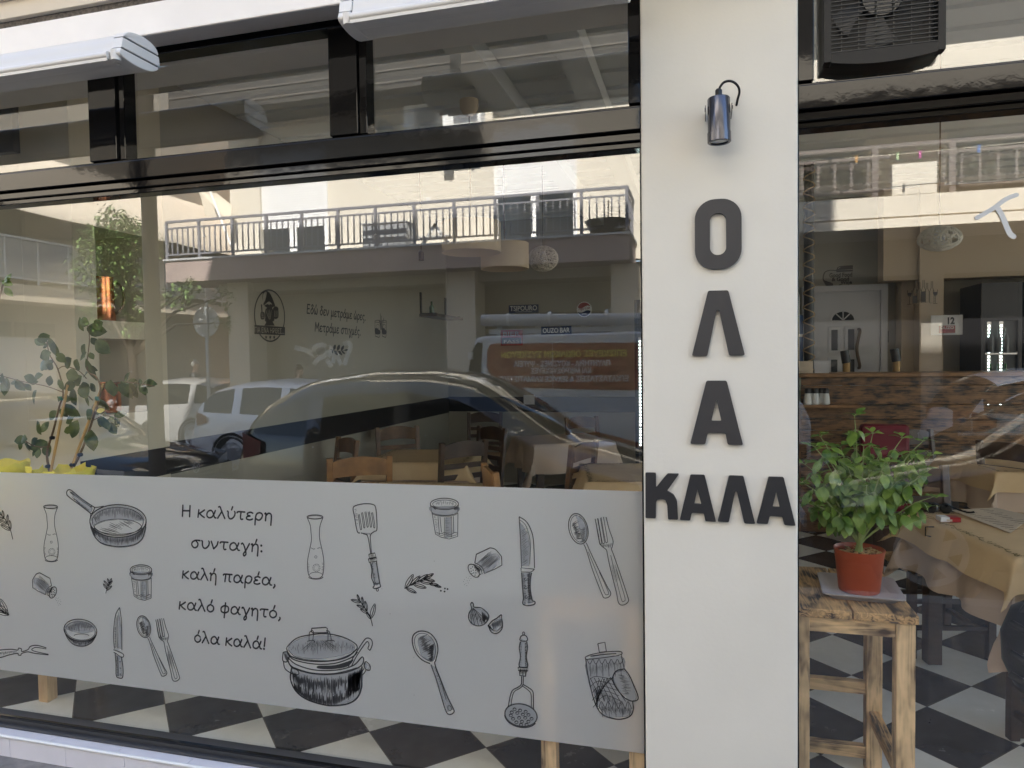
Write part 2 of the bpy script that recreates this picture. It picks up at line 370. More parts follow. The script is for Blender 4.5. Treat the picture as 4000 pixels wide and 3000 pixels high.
# ------------------------------------------------------------ frosted film and its printed drawings
ZF0, ZF1 = .239, 1.142
film = MB().add([(-3.6, 2.3975, ZF0), (-.1925, 2.3975, ZF0), (-.1925, 2.3975, ZF1+.004), (-3.6, 2.3975, ZF1-.012)], [(0,1,2,3)]).build("frosted_film", "frosted_film", WL)
film["label"] = "grey frosted film printed with kitchen utensils"
PY = 2.3962
class Draw:
    """pen drawing on the film; coordinates are read off the photograph and put on the film's own plane"""
    def __init__(s, name, cr, w=5.0, y=PY, m="ink", proj=None, parent=None):
        s.name, s.cr, s.w, s.mb, s.m, s.y, s.tone = name, cr, w, MB(), m, y, []
        s.parent = film if parent is None else parent
        s.pt = (lambda a: at(s.cr(*a), s.y)) if proj is None else proj
    def _f(s, u, v): return Vector((u, s.y, v))
    def map(s, pts): return [s.pt(p) for p in pts]
    def line(s, pts, w=None, smooth=True, closed=False, n=6, taper=False):
        if smooth and len(pts) > 2: pts = cat_rom(pts, n, closed)
        elif closed: pts = list(pts)+[pts[0]]
        k = len(pts); ww = (w or s.w)*(1.22 if s.parent is film else 1)
        P3 = s.map(pts); sc = s.unit(pts[0])
        ws = [ww*sc]*k
        if taper: ws = [ww*sc*(.35+.65*math.sin(math.pi*min(1, max(0, i/(k-1)))) ) for i in range(k)]
        if s.parent is film: s.mb.ribbon([(p.x, p.z) for p in P3], ws, s._f)
        else: s.ribbon3(P3, ws)
        return s
    def unit(s, p):
        a = s.pt(p); b = s.pt((p[0], p[1]+10)); return (a-b).length/10
    def ribbon3(s, P, ws):
        n = len(P); L = []; Q = []
        for i in range(n):
            d = P[min(i+1,n-1)]-P[max(i-1,0)]; nn = s.normal.cross(d)
            nn = nn.normalized()*ws[i]/2 if nn.length > 0 else Vector((0,0,0))
            L.append(P[i]+nn); Q.append(P[i]-nn)
        s.mb.add(L+Q, [(i,i+1,n+i+1,n+i) for i in range(n-1)])
    def fill(s, pts, smooth=True):
        if smooth: pts = cat_rom(pts, 4, True)[:-1]
        s.mb.add(s.map(pts), [tuple(range(len(pts)))]); return s
    def hatch(s, A, B, n, w=None, lo=(0,.1), hi=(.5,1.), bend=0):
        """pen strokes from curve A towards curve B"""
        A = cat_rom(A, 8) if len(A) > 2 else A; B = cat_rom(B, 8) if len(B) > 2 else B
        def ev(C, t):
            x = t*(len(C)-1); i = min(int(x), len(C)-2); f = x-i; return (C[i][0]*(1-f)+C[i+1][0]*f, C[i][1]*(1-f)+C[i+1][1]*f)
        for i in range(n):
            t = (i+.5+random.uniform(-.3,.3))/n; a, b = ev(A, t), ev(B, t); l, h = random.uniform(*lo), random.uniform(*hi)
            q = [(a[0]*(1-k)+b[0]*k + bend*math.sin(math.pi*k), a[1]*(1-k)+b[1]*k) for k in (l, (l+h)/2, h)]
            s.line(q, (w or s.w*.5), taper=True, n=3)
        return s
    def dots(s, pts, r):
        for p in pts: s.fill(ell(p[0], p[1], r, r, n=8)[:-1], smooth=False)
        return s
    def shade(s, pts, smooth=True):
        """pale pencil tone under the pen lines"""
        if smooth: pts = cat_rom(pts, 4, True)[:-1]
        s.tone.append(s.map(pts)); return s
    tone = None
    def done(s):
        nf = len(s.mb.f)
        for P in s.tone or []: s.mb.add([p + Vector((0, .0005, 0)) for p in P], [tuple(range(len(P)))])
        o = s.mb.build(s.name, s.m, s.parent)
        if s.tone:
            o.data.materials.append(M("pencil"))
            for i, p_ in enumerate(o.data.polygons): p_.material_index = 1 if i >= nf else 0
        return o

def carafe(cr, x, y, k):
    T = lambda pts: [(x+a*k, y+b*k) for a, b in pts]
    d = Draw("carafe_drawing", cr, 3.2)
    d.line(T(ell(39,11,38,10)), 3.6, smooth=False); d.line(T(ell(39,12,33,7)), 2, smooth=False)
    Lf = [(2,14),(16,50),(20,85),(22,120),(14,165),(5,210),(3,250),(9,288),(24,303)]
    Rt = [(77,14),(64,50),(60,85),(62,120),(72,165),(80,210),(81,250),(76,288),(62,303)]
    d.line(T(Lf)); d.line(T(Rt)); d.line(T(ell(43,297,34,11,0,180)), 3.4, smooth=False); d.line(T(ell(43,290,32,15)), 2, smooth=False)
    d.line(T([(20,158),(30,164),(40,163)]), 2); d.line(T([(50,162),(60,158),(68,160)]), 2)
    for a in range(0, 360, 30):
        d.line(T(ell(46,254,17,18,a,a+20,4)), 2.2, smooth=False); d.line(T(ell(46,254,11,12,a+8,a+22,3)), 1.8, smooth=False)
    d.line(T(ell(43,202,6,6,0,360,8)), 1.8, smooth=False)
    d.hatch(T([(4,230),(4,285)]), T([(14,230),(14,285)]), 9, 1.6); d.hatch(T([(80,230),(79,285)]), T([(70,230),(70,285)]), 9, 1.6)
    d.done()
carafe(c7, 234, 237, 1.0); carafe(c7, 1657, 291, 1.13)

d = Draw("frying_pan_drawing", c7, 5.2)
d.shade([(489,352),(560,398),(640,413),(715,400),(786,352),(780,400),(762,428),(720,453),(640,463),(560,448),(505,395)]); d.shade(ell(637,322,145,80,180,360,24)+[(700,325),(637,318),(570,326),(510,350)], False); d.shade([(385,165),(440,208),(497,252),(484,278),(430,236),(400,205)])
d.line(ell(637,325,152,88,0,360,60), 5.5, smooth=False); d.line(ell(636,328,138,76,0,360,60), 3.5, smooth=False)
d.line(ell(637,360,128,45,170,372,40), 3.2, smooth=False); d.line(ell(637,355,128,42,0,180,40), 3.4, smooth=False)
d.line([(486,335),(500,385),(520,420),(560,450),(640,464),(720,455),(762,428),(780,390),(789,330)], 6)
d.hatch([(492,352),(560,398),(640,413),(715,400),(782,352)], [(512,412),(570,448),(640,460),(715,452),(765,412)], 75, 2.6, (0,.15), (.5,1))
d.hatch([(505,300),(560,262),(637,250),(715,262),(770,300)], [(520,345),(565,325),(637,318),(710,325),(758,345)], 62, 2.2, (0,.2), (.35,.9))
d.hatch([(520,372),(590,330),(680,320)], [(640,398),(700,385),(752,350)], 17, 2, (0,.3), (.5,.95))
d.line([(500,245),(440,205),(385,160),(365,160),(360,180),(378,200),(430,238),(487,282)], 5); d.line([(486,250),(497,245),(510,255),(495,285),(484,280)], 5)
d.line([(510,252),(535,250),(560,245)], 4); d.line([(490,285),(488,300),(486,330)], 4)
d.fill([(375,165),(392,172),(405,188),(388,182)]); d.hatch([(385,190),(480,262)], [(395,205),(478,280)], 22, 2.4, (0,.3), (.6,1)); d.line([(388,172),(440,214),(492,250)], 2.5)
d.done()

def glass_drawing(cr, x, y, kx, ky):
    T = lambda pts: [(x+a*kx, y+b*ky) for a, b in pts]
    d = Draw("tumbler_drawing", cr, 3.0)
    d.shade(T([(4,40),(110,40),(112,66),(60,82),(6,66)])); d.shade(T([(62,90),(88,88),(88,182),(60,186)]), False)
    d.line(T(ell(58,28,57,26)), 4, smooth=False); d.line(T(ell(58,29,48,19)), 2.4, smooth=False)
    d.line(T([(1,30),(5,62)])+[], 3.2); d.line(T([(115,30),(113,62)]), 3.2); d.line(T(ell(59,62,54,20,0,180,20)), 3.4, smooth=False); d.line(T(ell(59,68,53,18,10,170,20)), 2, smooth=False)
    d.line(T([(8,70),(22,168),(45,182),(78,190),(112,178),(113,70)]), 3, smooth=False)
    for a, b in (((32,86),(38,172)),((58,90),(58,182)),((86,86),(88,182)),((40,88),(46,160)),((94,84),(96,165))): d.line(T([a, b]), 2.6)
    d.line(T([(24,158),(44,166),(60,160),(80,170),(100,160),(112,164)]), 2.4); d.line(T([(26,164),(45,174),(62,168),(80,178),(110,170)]), 1.8)
    d.hatch(T([(22,18),(58,10),(95,18)]), T([(22,40),(58,44),(95,40)]), 18, 1.5, (0,.3), (.3,.8)); d.hatch(T([(6,36),(14,50)]), T([(30,44),(30,60)]), 6, 2)
    d.hatch(T([(96,44),(112,40)]), T([(96,66),(112,60)]), 8, 2.2); d.hatch(T([(12,80),(24,150)]), T([(30,86),(34,150)]), 9, 1.5); d.hatch(T([(60,92),(60,170)]), T([(82,92),(84,170)]), 12, 1.3)
    d.done()
glass_drawing(c7, 702, 560, 1.02, 1.02); glass_drawing(c8, 664, 200, 1.33, 1.17)

def shaker(cr, T):
    d = Draw("salt_shaker_drawing", cr, 4)
    d.shade(T([(6,45),(30,28),(90,70),(70,112),(30,92)]))
    d.line(T([(0,40),(20,8),(40,0)])); d.line(T([(40,0),(95,30),(104,70)]), 4.4, smooth=False); d.line(T([(0,40),(2,80),(28,97),(72,118)]), 4.4, smooth=False)
    d.line(T([(72,118),(76,95),(90,78),(104,70)]), 4); d.line(T([(80,122),(84,98),(96,84),(110,76)]), 3)
    d.line(T([(84,120),(92,126),(98,134)]), 4); d.line(T([(110,78),(118,76),(126,78)]), 4); d.line(T(ell(111,106,18,32,0,360,24,22)), 4, smooth=False)
    d.hatch(T([(6,48),(38,10)]), T([(74,112),(100,72)]), 13, 2, (.02,.2), (.7,1)); d.hatch(T([(84,100),(100,84)]), T([(96,128),(112,84)]), 10, 3, (0,.1), (.6,1))
    d.dots(T([(106,92),(114,88),(121,96),(104,104),(113,103),(121,108),(104,116),(112,116),(119,119),(108,126)]), 3.0)
    d.dots(T([(128,132),(134,140),(142,136),(131,150),(140,152),(150,146),(137,162),(146,165),(154,156),(143,174),(152,170),(125,142)]), 1.5)
    d.done()
shaker(c7, lambda q: [(175+a*.995, 605+b) for a, b in q])
shaker(c8, lambda q: [(1052-a*1.42+(b-60)*.12, 470+b*1.17) for a, b in q])

d = Draw("bowl_drawing", c7, 4.4)
d.shade([(350,930),(390,964),(440,976),(490,967),(521,938),(495,982),(445,1000),(395,988)]); d.shade([(352,905),(375,875),(430,862),(490,878),(515,910),(470,930),(420,930)])
d.line(ell(434,915,89,59,0,360,50,8), 4.6, smooth=False); d.line(ell(434,918,80,50,0,360,50,8), 2.6, smooth=False)
d.line([(346,905),(360,950),(395,990),(445,1002),(490,985),(515,950),(523,920)], 5); d.line(ell(440,945,40,10,180,360,14), 2.5, smooth=False)
d.hatch([(352,928),(390,962),(440,974),(490,965),(520,935)], [(385,980),(410,995),(445,1000),(475,993),(500,975)], 55, 2.2, (0,.15), (.4,1)); d.hatch([(362,890),(400,868),(450,862),(500,885)], [(385,935),(415,935),(450,935),(475,935)], 40, 1.8, (0,.2), (.3,.85))
d.done()
d = Draw("knife_drawing", c7, 4)
d.shade([(628,1050),(655,1058),(658,1165),(632,1165)], False); d.shade([(640,810),(656,900),(657,1018),(636,1012)], False)
d.line([(646,792),(625,830),(615,900),(613,960),(618,1015)]); d.line([(646,792),(655,860),(658,940),(658,1022)]); d.line([(636,835),(632,920),(634,1010)], 2.6); d.line([(628,845),(625,930),(627,1005)], 2)
d.line([(613,1020),(640,1030),(666,1045),(664,1060),(648,1056),(628,1042),(614,1034)], 4.4); d.line([(622,1042),(626,1100),(628,1160),(645,1173),(662,1168),(664,1120),(656,1060)], 5); d.dots([(648,1085),(650,1120),(649,1152)], 4)
d.hatch([(624,1050),(630,1160)], [(645,1056),(645,1168)], 22, 2.2, (0,.2), (.3,.7)); d.line([(636,1062),(640,1165)], 3); d.hatch([(616,900),(618,1010)], [(628,900),(628,1010)], 25, 1.6)
d.done()
def spoon_fork(cr, x, y, k):
    T = lambda pts: [(x+a*k, y+b*k) for a, b in pts]
    d = Draw("spoon_drawing", cr, 3.4)
    d.shade(T(ell(42,58,30,52,-90,90,20,-14)), False)
    d.line(T(ell(39,58,36,60,0,360,40,-14)), 4, smooth=False); d.line(T(ell(40,58,30,53,0,360,40,-14)), 2, smooth=False)
    d.line(T([(60,118),(70,140),(95,220),(130,310),(140,325),(158,320),(164,305),(150,280),(115,210),(82,140),(70,112)]), 3.4); d.line(T([(78,148),(115,240),(140,305),(150,312),(154,300),(120,225)]), 2.2)
    d.hatch(T([(10,40),(30,100)]), T([(45,20),(70,95)]), 34, 1.7, (0,.2), (.3,.9)); d.hatch(T([(68,50),(64,105)]), T([(45,60),(45,110)]), 20, 1.6)
    d.done()
    d = Draw("fork_drawing", cr, 3.4)
    d.line(T([(104,20),(116,80),(124,118),(146,138),(150,150)]), 3.4); d.line(T([(146,13),(158,60),(172,100),(172,118),(166,138)]), 3.4)
    for a in ((110,20),(121,18),(133,14)):
        d.line(T([(a[0]-6,a[1]),(a[0]+10,a[1]+90),(a[0]+16,a[1]+96),(a[0]+18,a[1]+85),(a[0]+3,a[1]-2)]), 2.6)
    d.line(T([(150,150),(160,200),(185,300),(195,345),(214,352),(232,338),(228,315),(200,230),(172,150),(166,138)]), 3.4); d.line(T([(164,160),(185,250),(205,330),(214,338),(218,320),(185,215)]), 2.2)
    d.hatch(T([(124,118),(170,112)]), T([(140,130),(165,135)]), 12, 1.6); d.hatch(T([(156,160),(172,155)]), T([(190,320),(222,320)]), 6, 1.2, (.1,.3), (.6,.9))
    d.done()
spoon_fork(c7, 737, 838, 1.0); spoon_fork(c8, 1410, 286, 1.4)
d = Draw("carving_fork_drawing", c7, 4.2)
d.line([(-60,1030),(0,1022),(60,1018),(95,1022),(100,1012),(116,1016),(118,1030),(150,1020),(165,1002),(200,997),(250,1010)], 4.2); d.line([(250,1016),(200,1008),(180,1012),(172,1022),(200,1032),(262,1045)], 3.4)
d.line([(262,1048),(190,1040),(150,1032),(118,1040),(112,1050),(98,1048),(95,1040),(50,1048),(0,1063),(-60,1068)], 4.4); d.hatch([(-50,1034),(90,1024)], [(-50,1062),(90,1040)], 30, 2.2)
d.done()
def sprig(cr, stem, leaves, w=3, name="herb_sprig_drawing"):
    d = Draw(name, cr, w); d.line(stem, w)
    for x, y, a, l in leaves:
        ca, sa = math.cos(R(a)), math.sin(R(a)); T = lambda u, v: (x+u*l*ca-v*l*sa, y+u*l*sa+v*l*ca)
        d.line([T(0,0), T(.3,.13), T(.7,.12), T(1,0), T(.7,-.12), T(.3,-.13)], w*.8, closed=True); d.line([T(.1,0), T(.5,.02), T(.9,0)], w*.9)
    d.done()
sprig(c7, [(69,424),(55,370),(30,320),(0,285)], [(56,375,-150,60),(56,372,-95,50),(40,340,-160,55),(38,335,-85,44),(22,312,-170,45),(20,308,-100,40),(8,295,-130,40)], 4)
sprig(c7, [(50,832),(20,820),(-20,790)], [(48,832,-165,70),(46,830,-135,75),(40,828,-115,90),(20,820,-150,60)], 4)
sprig(c7, [(571,716),(578,690),(590,660)], [(577,692,-125,34),(577,692,-70,40),(584,675,-130,36),(584,675,-50,36),(590,662,-110,28),(590,662,-65,30),(575,700,-40,38)], 3)
sprig(c8, [(353,893),(342,850),(315,800),(280,750)], [(345,855,-125,45),(345,850,-75,80),(330,825,-150,50),(322,812,-100,55),(310,795,-160,45),(300,780,-95,45),(290,765,-165,55),(282,755,-110,35)], 4)
sprig(c8, [(526,690),(570,665),(620,640),(680,615)], [(530,688,-60,85),(535,688,25,60),(560,672,-45,70),(575,668,15,70),(595,655,-35,70),(610,650,10,70),(630,640,-30,60),(640,640,12,50),(660,665,8,50),(685,672,15,40)], 4.4, "rosemary_drawing")
Draw("peppercorn_drawing", c8).dots([(722,702),(744,690),(758,693),(742,706)], 5).done()

d = Draw("pot_drawing", c8, 5.4)          # stock pot with lid and ladle
d.shade([(-86,1118),(20,1150),(150,1152),(290,1118),(294,1220),(270,1280),(150,1320),(0,1288),(-60,1240)]); d.shade([(-105,1010),(-40,960),(60,943),(180,952),(255,995),(230,1040),(60,1072),(-60,1055)]); d.shade([(-128,1040),(-112,1034),(-98,1052),(-112,1080)]); d.shade([(306,1092),(332,1102),(332,1128),(312,1122)])
d.line([(-112,1010),(-60,960),(20,940),(110,935),(200,955),(262,990),(270,1015)], 5); d.line([(-112,1012),(-90,1055),(0,1080),(110,1082),(210,1062),(270,1015)], 6); d.line([(-102,1022),(-60,1060),(40,1078),(150,1076),(240,1042),(266,1018)], 3)
d.line([(-108,1038),(-70,1075),(40,1098),(150,1094),(240,1062),(272,1032)], 5); d.line([(-106,1060),(-60,1100),(40,1130),(160,1130),(250,1105),(296,1060),(304,1085),(280,1115),(200,1145),(90,1155),(-20,1140),(-90,1105),(-106,1060)], 5)
d.line([(-85,1112),(20,1145),(150,1148),(270,1118)], 4); d.fill([(60,1108),(150,1104),(230,1080),(250,1075),(215,1112),(130,1126),(60,1122)])
d.line([(-84,1118),(-90,1180),(-60,1245),(0,1290),(90,1318),(150,1322),(220,1312),(270,1280),(294,1220),(292,1160),(296,1110)], 7)
d.hatch([(-82,1130),(20,1160),(150,1162),(290,1130)], [(-70,1235),(20,1300),(150,1318),(285,1235)], 100, 3.6, (0,.25), (.3,.75)); d.hatch([(-70,1235),(20,1300),(150,1318),(285,1235)], [(-82,1130),(20,1160),(150,1162),(290,1130)], 105, 4, (0,.03), (.12,.5))
d.hatch([(220,1150),(290,1120)], [(220,1305),(282,1250)], 26, 4.6, (0,.1), (.6,1)); d.hatch([(-100,1000),(40,960),(160,960),(255,1000)], [(-80,1045),(40,1065),(160,1062),(250,1025)], 46, 2, (0,.4), (.2,.9)); d.hatch([(60,945),(62,946)], [(-60,1040),(220,1040)], 26, 1.5, (.2,.4), (.6,.95))
d.line([(10,975),(12,930),(28,918),(34,930),(30,972)], 4); d.line([(112,972),(112,930),(104,918),(120,925),(132,972)], 4); d.line([(24,905),(100,900),(108,905),(108,928),(30,930),(24,925),(24,905)], 5, smooth=False); d.line([(0,975),(30,970),(42,980)], 4); d.line([(100,974),(140,970),(146,978)], 4)
d.line([(-130,1035),(-110,1032),(-95,1052),(-110,1085),(-132,1078),(-130,1035)], 5); d.line([(-128,1085),(-118,1125),(-70,1155),(-45,1150),(-55,1130),(-85,1115),(-105,1082)], 5)
d.line([(310,1095),(318,1085),(338,1105),(338,1130),(318,1128),(308,1110),(310,1095)], 5); d.line([(318,1130),(300,1155),(262,1170),(250,1165),(260,1155),(290,1145),(306,1122)], 4.4); d.hatch([(-128,1040),(-112,1082)], [(-105,1045),(-100,1080)], 12, 2.4)
d.line([(222,1112),(250,1060),(300,980),(322,958),(345,965),(352,990),(340,1022),(332,1018)], 4.4); d.line([(238,1112),(270,1050),(315,985),(328,978),(334,995),(328,1012),(332,1018)], 4)
d.done()
d = Draw("spatula_drawing", c8, 4)
d.shade([(344,555),(374,552),(384,612),(390,662),(364,668),(350,600)])
d.line([(285,390),(270,380),(255,300),(248,258),(262,242),(310,232),(355,236),(370,255),(376,320),(376,372),(362,382),(345,395),(340,410)], 4.4)
for x, y in ((275,290),(293,280),(311,276),(329,276),(347,280)): d.line([(x,y),(x+5,y+30),(x+12,y+78),(x+18,y+80),(x+17,y+60),(x+6,y-2)], 3)
d.hatch([(250,260),(262,350)], [(285,250),(285,350)], 12, 1.4, (0,.3), (.3,.8)); d.line([(290,390),(318,398),(330,420),(343,500)], 4); d.line([(340,405),(347,500)], 3.4); d.hatch([(285,388),(345,388)], [(322,404),(336,404)], 10, 1.6)
d.line([(333,505),(365,498),(372,520),(336,526),(333,505)], 4.4, smooth=False); d.line([(330,530),(376,525),(376,542),(334,548),(330,530)], 4.4, smooth=False)
d.line([(340,550),(350,590),(348,630),(362,670),(356,685),(370,690),(395,680),(392,662),(384,610),(374,545)], 5); d.line([(358,668),(390,660)], 4); d.line(ell(379,697,6,7), 3.4, smooth=False); d.hatch([(342,552),(362,665)], [(360,552),(378,665)], 26, 2.4, (0,.2), (.3,.9))
d.hatch([(335,508),(335,544)], [(372,502),(376,538)], 8, 2)
d.done()
d = Draw("chef_knife_drawing", c8, 4.2)
d.shade([(1160,604),(1210,606),(1206,690),(1222,766),(1172,776)], False); d.shade([(1150,330),(1190,385),(1202,450),(1200,570),(1160,570)], False)
d.line([(1145,302),(1180,325),(1205,365),(1222,430),(1228,580)]); d.line([(1145,302),(1152,420),(1158,578),(1225,585)], 4.2, smooth=False); d.line([(1150,320),(1178,345),(1195,390),(1205,450),(1202,560)], 2.6)
d.hatch([(1152,380),(1160,570)], [(1200,350),(1204,540)], 24, 1.6, (.02,.2), (.4,.95)); d.line([(1155,580),(1156,600),(1205,602),(1218,595),(1228,584)], 4, smooth=False)
d.line([(1158,604),(1163,680),(1168,740),(1165,772),(1190,782),(1225,776),(1230,762),(1214,750),(1205,690),(1206,640),(1212,604)], 5.4); d.line([(1200,606),(1196,680),(1205,750)], 5)
for q in ((1180,640),(1181,685),(1184,735)): d.line(ell(q[0],q[1],7,7,0,300,10), 3, smooth=False)
d.hatch([(1160,610),(1170,770)], [(1178,610),(1192,775)], 26, 2); d.hatch([(1186,610),(1190,770)], [(1204,610),(1216,765)], 22, 3.4)
d.done()
d = Draw("garlic_drawing", c8, 4)
d.shade([(884,800),(940,800),(978,835),(965,872),(925,888),(885,872)]); d.shade([(985,892),(1040,850),(1050,880),(1020,926)])
d.line([(882,775),(890,765),(898,775),(902,790),(940,795),(975,825),(980,850),(960,880),(925,892),(890,880),(872,850),(876,820),(888,800),(882,775)], 5)
for b in ((890,878),(905,886),(925,890),(945,886),(962,874)): d.line([(896,795),((896+b[0])/2+(b[0]-920)*.35,840),b], 2.8)
d.hatch([(890,800),(976,830)], [(880,870),(960,880)], 26, 1.7, (.1,.5), (.4,1)); d.hatch([(940,805),(978,845)], [(950,880),(975,865)], 12, 3)
d.line([(978,890),(1000,865),(1025,850),(1048,832),(1050,850),(1055,880),(1050,910),(1025,932),(995,925),(978,890)], 5); d.line([(1042,848),(1038,840),(1048,832)], 3); d.line([(985,895),(1000,912),(1030,915),(1052,895)], 3); d.line([(990,900),(1012,922)], 3); d.hatch([(995,875),(1048,850)], [(1000,915),(1050,900)], 18, 2)
d.fill([(975,888),(990,892),(992,906),(980,902)]); d.done()
d = Draw("serving_spoon_drawing", c8, 4.6)
d.shade([(600,960),(660,945),(694,1000),(688,1075),(650,1080),(610,1040)]); d.shade([(672,1104),(690,1112),(788,1345),(758,1355)], False)
d.line([(664,1096),(620,1075),(585,1035),(568,980),(575,940),(610,920),(660,930),(695,970),(706,1020),(695,1075),(690,1100),(720,1180),(760,1280),(790,1340),(792,1358),(775,1370),(755,1362),(735,1310),(700,1190),(668,1100)], 5.2); d.line([(668,1085),(625,1062),(595,1030),(580,985),(586,948),(615,932),(655,942),(685,980),(694,1020),(684,1070)], 2.4)
d.line(ell(769,1336,9,14,0,360,20,-20), 3.6, smooth=False); d.line([(690,1110),(725,1200),(750,1290)], 3)
d.hatch([(590,960),(610,1050)], [(650,935),(690,1000)], 30, 1.8, (.1,.4), (.4,1)); d.hatch([(690,985),(680,1085)], [(640,1010),(650,1085)], 30, 3.2, (0,.1), (.4,1)); d.hatch([(680,1110),(750,1300)], [(692,1110),(770,1310)], 22, 2, (0,.2), (.3,.8)); d.done()
d = Draw("masher_drawing", c8, 4.4)
d.shade([(1152,978),(1186,978),(1182,1060),(1188,1110),(1148,1108),(1154,1060)]); d.shade(ell(1155,1374,86,58,0,360,30,12), False)
d.line(ell(1169,933,6,8), 3.6, smooth=False); d.line([(1148,968),(1155,948),(1170,942),(1184,948),(1190,968),(1170,976),(1148,968)], 4.6); d.line([(1152,976),(1146,1010),(1152,1060),(1146,1110),(1190,1112),(1184,1060),(1190,1010),(1186,976)], 5)
d.line([(1140,1115),(1192,1118),(1192,1135),(1140,1132),(1140,1115)], 4.6, smooth=False); d.line([(1148,1136),(1148,1160),(1180,1164),(1182,1138)], 4.4, smooth=False); d.hatch([(1174,980),(1176,1108)], [(1188,980),(1188,1108)], 30, 2.6); d.hatch([(1150,980),(1150,1108)], [(1160,980),(1160,1108)], 16, 1.8)
d.hatch([(1144,1120),(1190,1122)], [(1146,1160),(1182,1162)], 10, 2.6)
d.line([(1158,1165),(1157,1205),(1140,1222),(1110,1240),(1097,1270),(1086,1330)], 4.4); d.line([(1168,1165),(1166,1208),(1150,1228),(1120,1246),(1108,1275),(1100,1325)], 3.6); d.line([(1166,1208),(1195,1225),(1218,1245),(1222,1280),(1222,1345)], 4.4); d.line([(1160,1215),(1190,1236),(1208,1258),(1211,1300),(1210,1338)], 3.6)
d.line(ell(1155,1374,88,60,0,360,50,12), 5.4, smooth=False); d.line(ell(1155,1380,90,60,20,170,30,12), 4, smooth=False)
for i, (cx, cy, k) in enumerate(((1105,1358,1),(1120,1342,1),(1150,1348,1),(1180,1355,1),(1100,1375,1),(1135,1362,1),(1165,1370,1),(1195,1372,1),(1095,1375,0),(1112,1393,1),(1145,1388,1),(1178,1388,1),(1212,1393,1),(1130,1412,1),(1160,1408,1),(1195,1408,1),(1155,1425,1),(1185,1425,1),(1220,1380,0))):
    if k: d.line(ell(cx,cy,9,8,0,360,12), 3, smooth=False); d.line(ell(cx,cy,7,6,180,330,8), 4, smooth=False)
d.done()
d = Draw("oven_mitt_drawing", c8, 4.2)
d.shade([(1507,1075),(1694,1055),(1712,1125),(1655,1160),(1700,1265),(1758,1300),(1740,1375),(1650,1388),(1590,1362),(1540,1240)]); d.shade([(1712,1132),(1660,1160),(1672,1222),(1735,1288),(1780,1285),(1760,1212)])
d.line([(1570,988),(1608,980),(1616,1030),(1578,1034),(1570,988)], 4.2, smooth=False); d.line([(1503,1060),(1540,1045),(1620,1032),(1690,1030),(1698,1045),(1660,1055),(1580,1066),(1510,1072),(1503,1060)], 4); d.line([(1530,1056),(1600,1046),(1670,1042)], 5); 
d.line([(1504,1066),(1515,1150),(1535,1240),(1560,1320),(1595,1370),(1650,1392),(1700,1395),(1745,1378),(1762,1340),(1758,1300)], 5.6); d.line([(1696,1048),(1705,1090),(1714,1125)], 4.2)
d.line([(1714,1125),(1680,1130),(1658,1150),(1652,1185),(1668,1225),(1700,1265),(1730,1290),(1760,1298),(1785,1290),(1785,1265),(1765,1215),(1740,1160),(1714,1125)], 5.4)
for k in range(6):
    x = 1512+k*33; d.line([(x,1072),(x+14,1098),(x+30,1072)], 3); d.line([(x+16,1098),(x+20,1165)], 2.4)
for k in range(5): d.line([(1528+k*4,1180+k*38),(1560+k*12,1165+k*26),(1650+k*12,1180+k*30)], 2.6); 
for k in range(6): d.line([(1528+k*22,1172),(1560+k*24,1240),(1580+k*28,1300)], 3.2); d.line([(1655-k*16,1165+k*4),(1600-k*8,1225+k*12),(1560+k*2,1290+k*8)], 3.2)
for k in range(5): x = 1575+k*36; d.line([(x,1340),(x+14,1300),(x+34,1340)], 3); d.line([(x+16,1306),(x+22,1385)], 2)
d.hatch([(1520,1100),(1690,1075)], [(1525,1165),(1700,1130)], 34, 1.5, (0,.3), (.4,1)); d.hatch([(1530,1200),(1720,1300)], [(1570,1290),(1680,1340)], 40, 1.4, (0,.5), (.5,1)); d.hatch([(1570,1320),(1750,1330)], [(1600,1375),(1745,1375)], 32, 2, (0,.2), (.5,1)); d.hatch([(1670,1150),(1700,1260)], [(1740,1165),(1780,1270)], 26, 1.6, (.05,.4), (.4,.9))
d.done()

# ------------------------------------------------------------ handwriting (a pen alphabet of its own)
G = {}
def g(ch, wid, *st): G[ch] = (wid, st)
ACC = [(.52,1.62),(.42,1.2)]
OM = [(.15,1),(.0,.5),(.14,.03),(.38,.12),(.46,.6),(.52,.12),(.74,.02),(.92,.45),(.8,1)]
AL = [(.92,1),(.8,.55),(.6,.14),(.33,0),(.1,.15),(.04,.45),(.14,.82),(.42,1),(.64,.8),(.77,.4),(.88,.08),(1.02,.03)]
g('α', 1.0, AL); g('ά', 1.0, AL, [(.58,1.65),(.48,1.22)])
g('κ', .74, [(.1,1),(.04,0)], [(.7,1),(.3,.62),(.1,.5)], [(.16,.54),(.45,.22),(.72,0)])
g('λ', .8, [(.05,1.5),(.2,1.52),(.36,1.05),(.76,0)], [(.42,.95),(.0,0)])
U = [(0,1),(.08,.9),(.1,.4),(.25,.05),(.5,.05),(.74,.4),(.8,.8),(.74,1)]
g('υ', .8, U); g('ύ', .8, U, ACC)
g('τ', .78, [(0,.86),(.14,1),(.8,1)], [(.42,1),(.38,.3),(.46,.03),(.62,.05)])
EP = [(.65,.9),(.4,1),(.12,.85),(.15,.6),(.4,.52),(.08,.4),(.05,.12),(.35,0),(.65,.12)]
g('ε', .68, EP); g('έ', .68, EP, ACC)
g('ρ', .8, [(.05,-.6),(.08,.4),(.2,.85),(.5,1),(.76,.75),(.66,.25),(.4,.03),(.12,.2)])
HT = [(.12,.65),(.35,.98),(.6,.9),(.68,.5),(.66,-.55)]
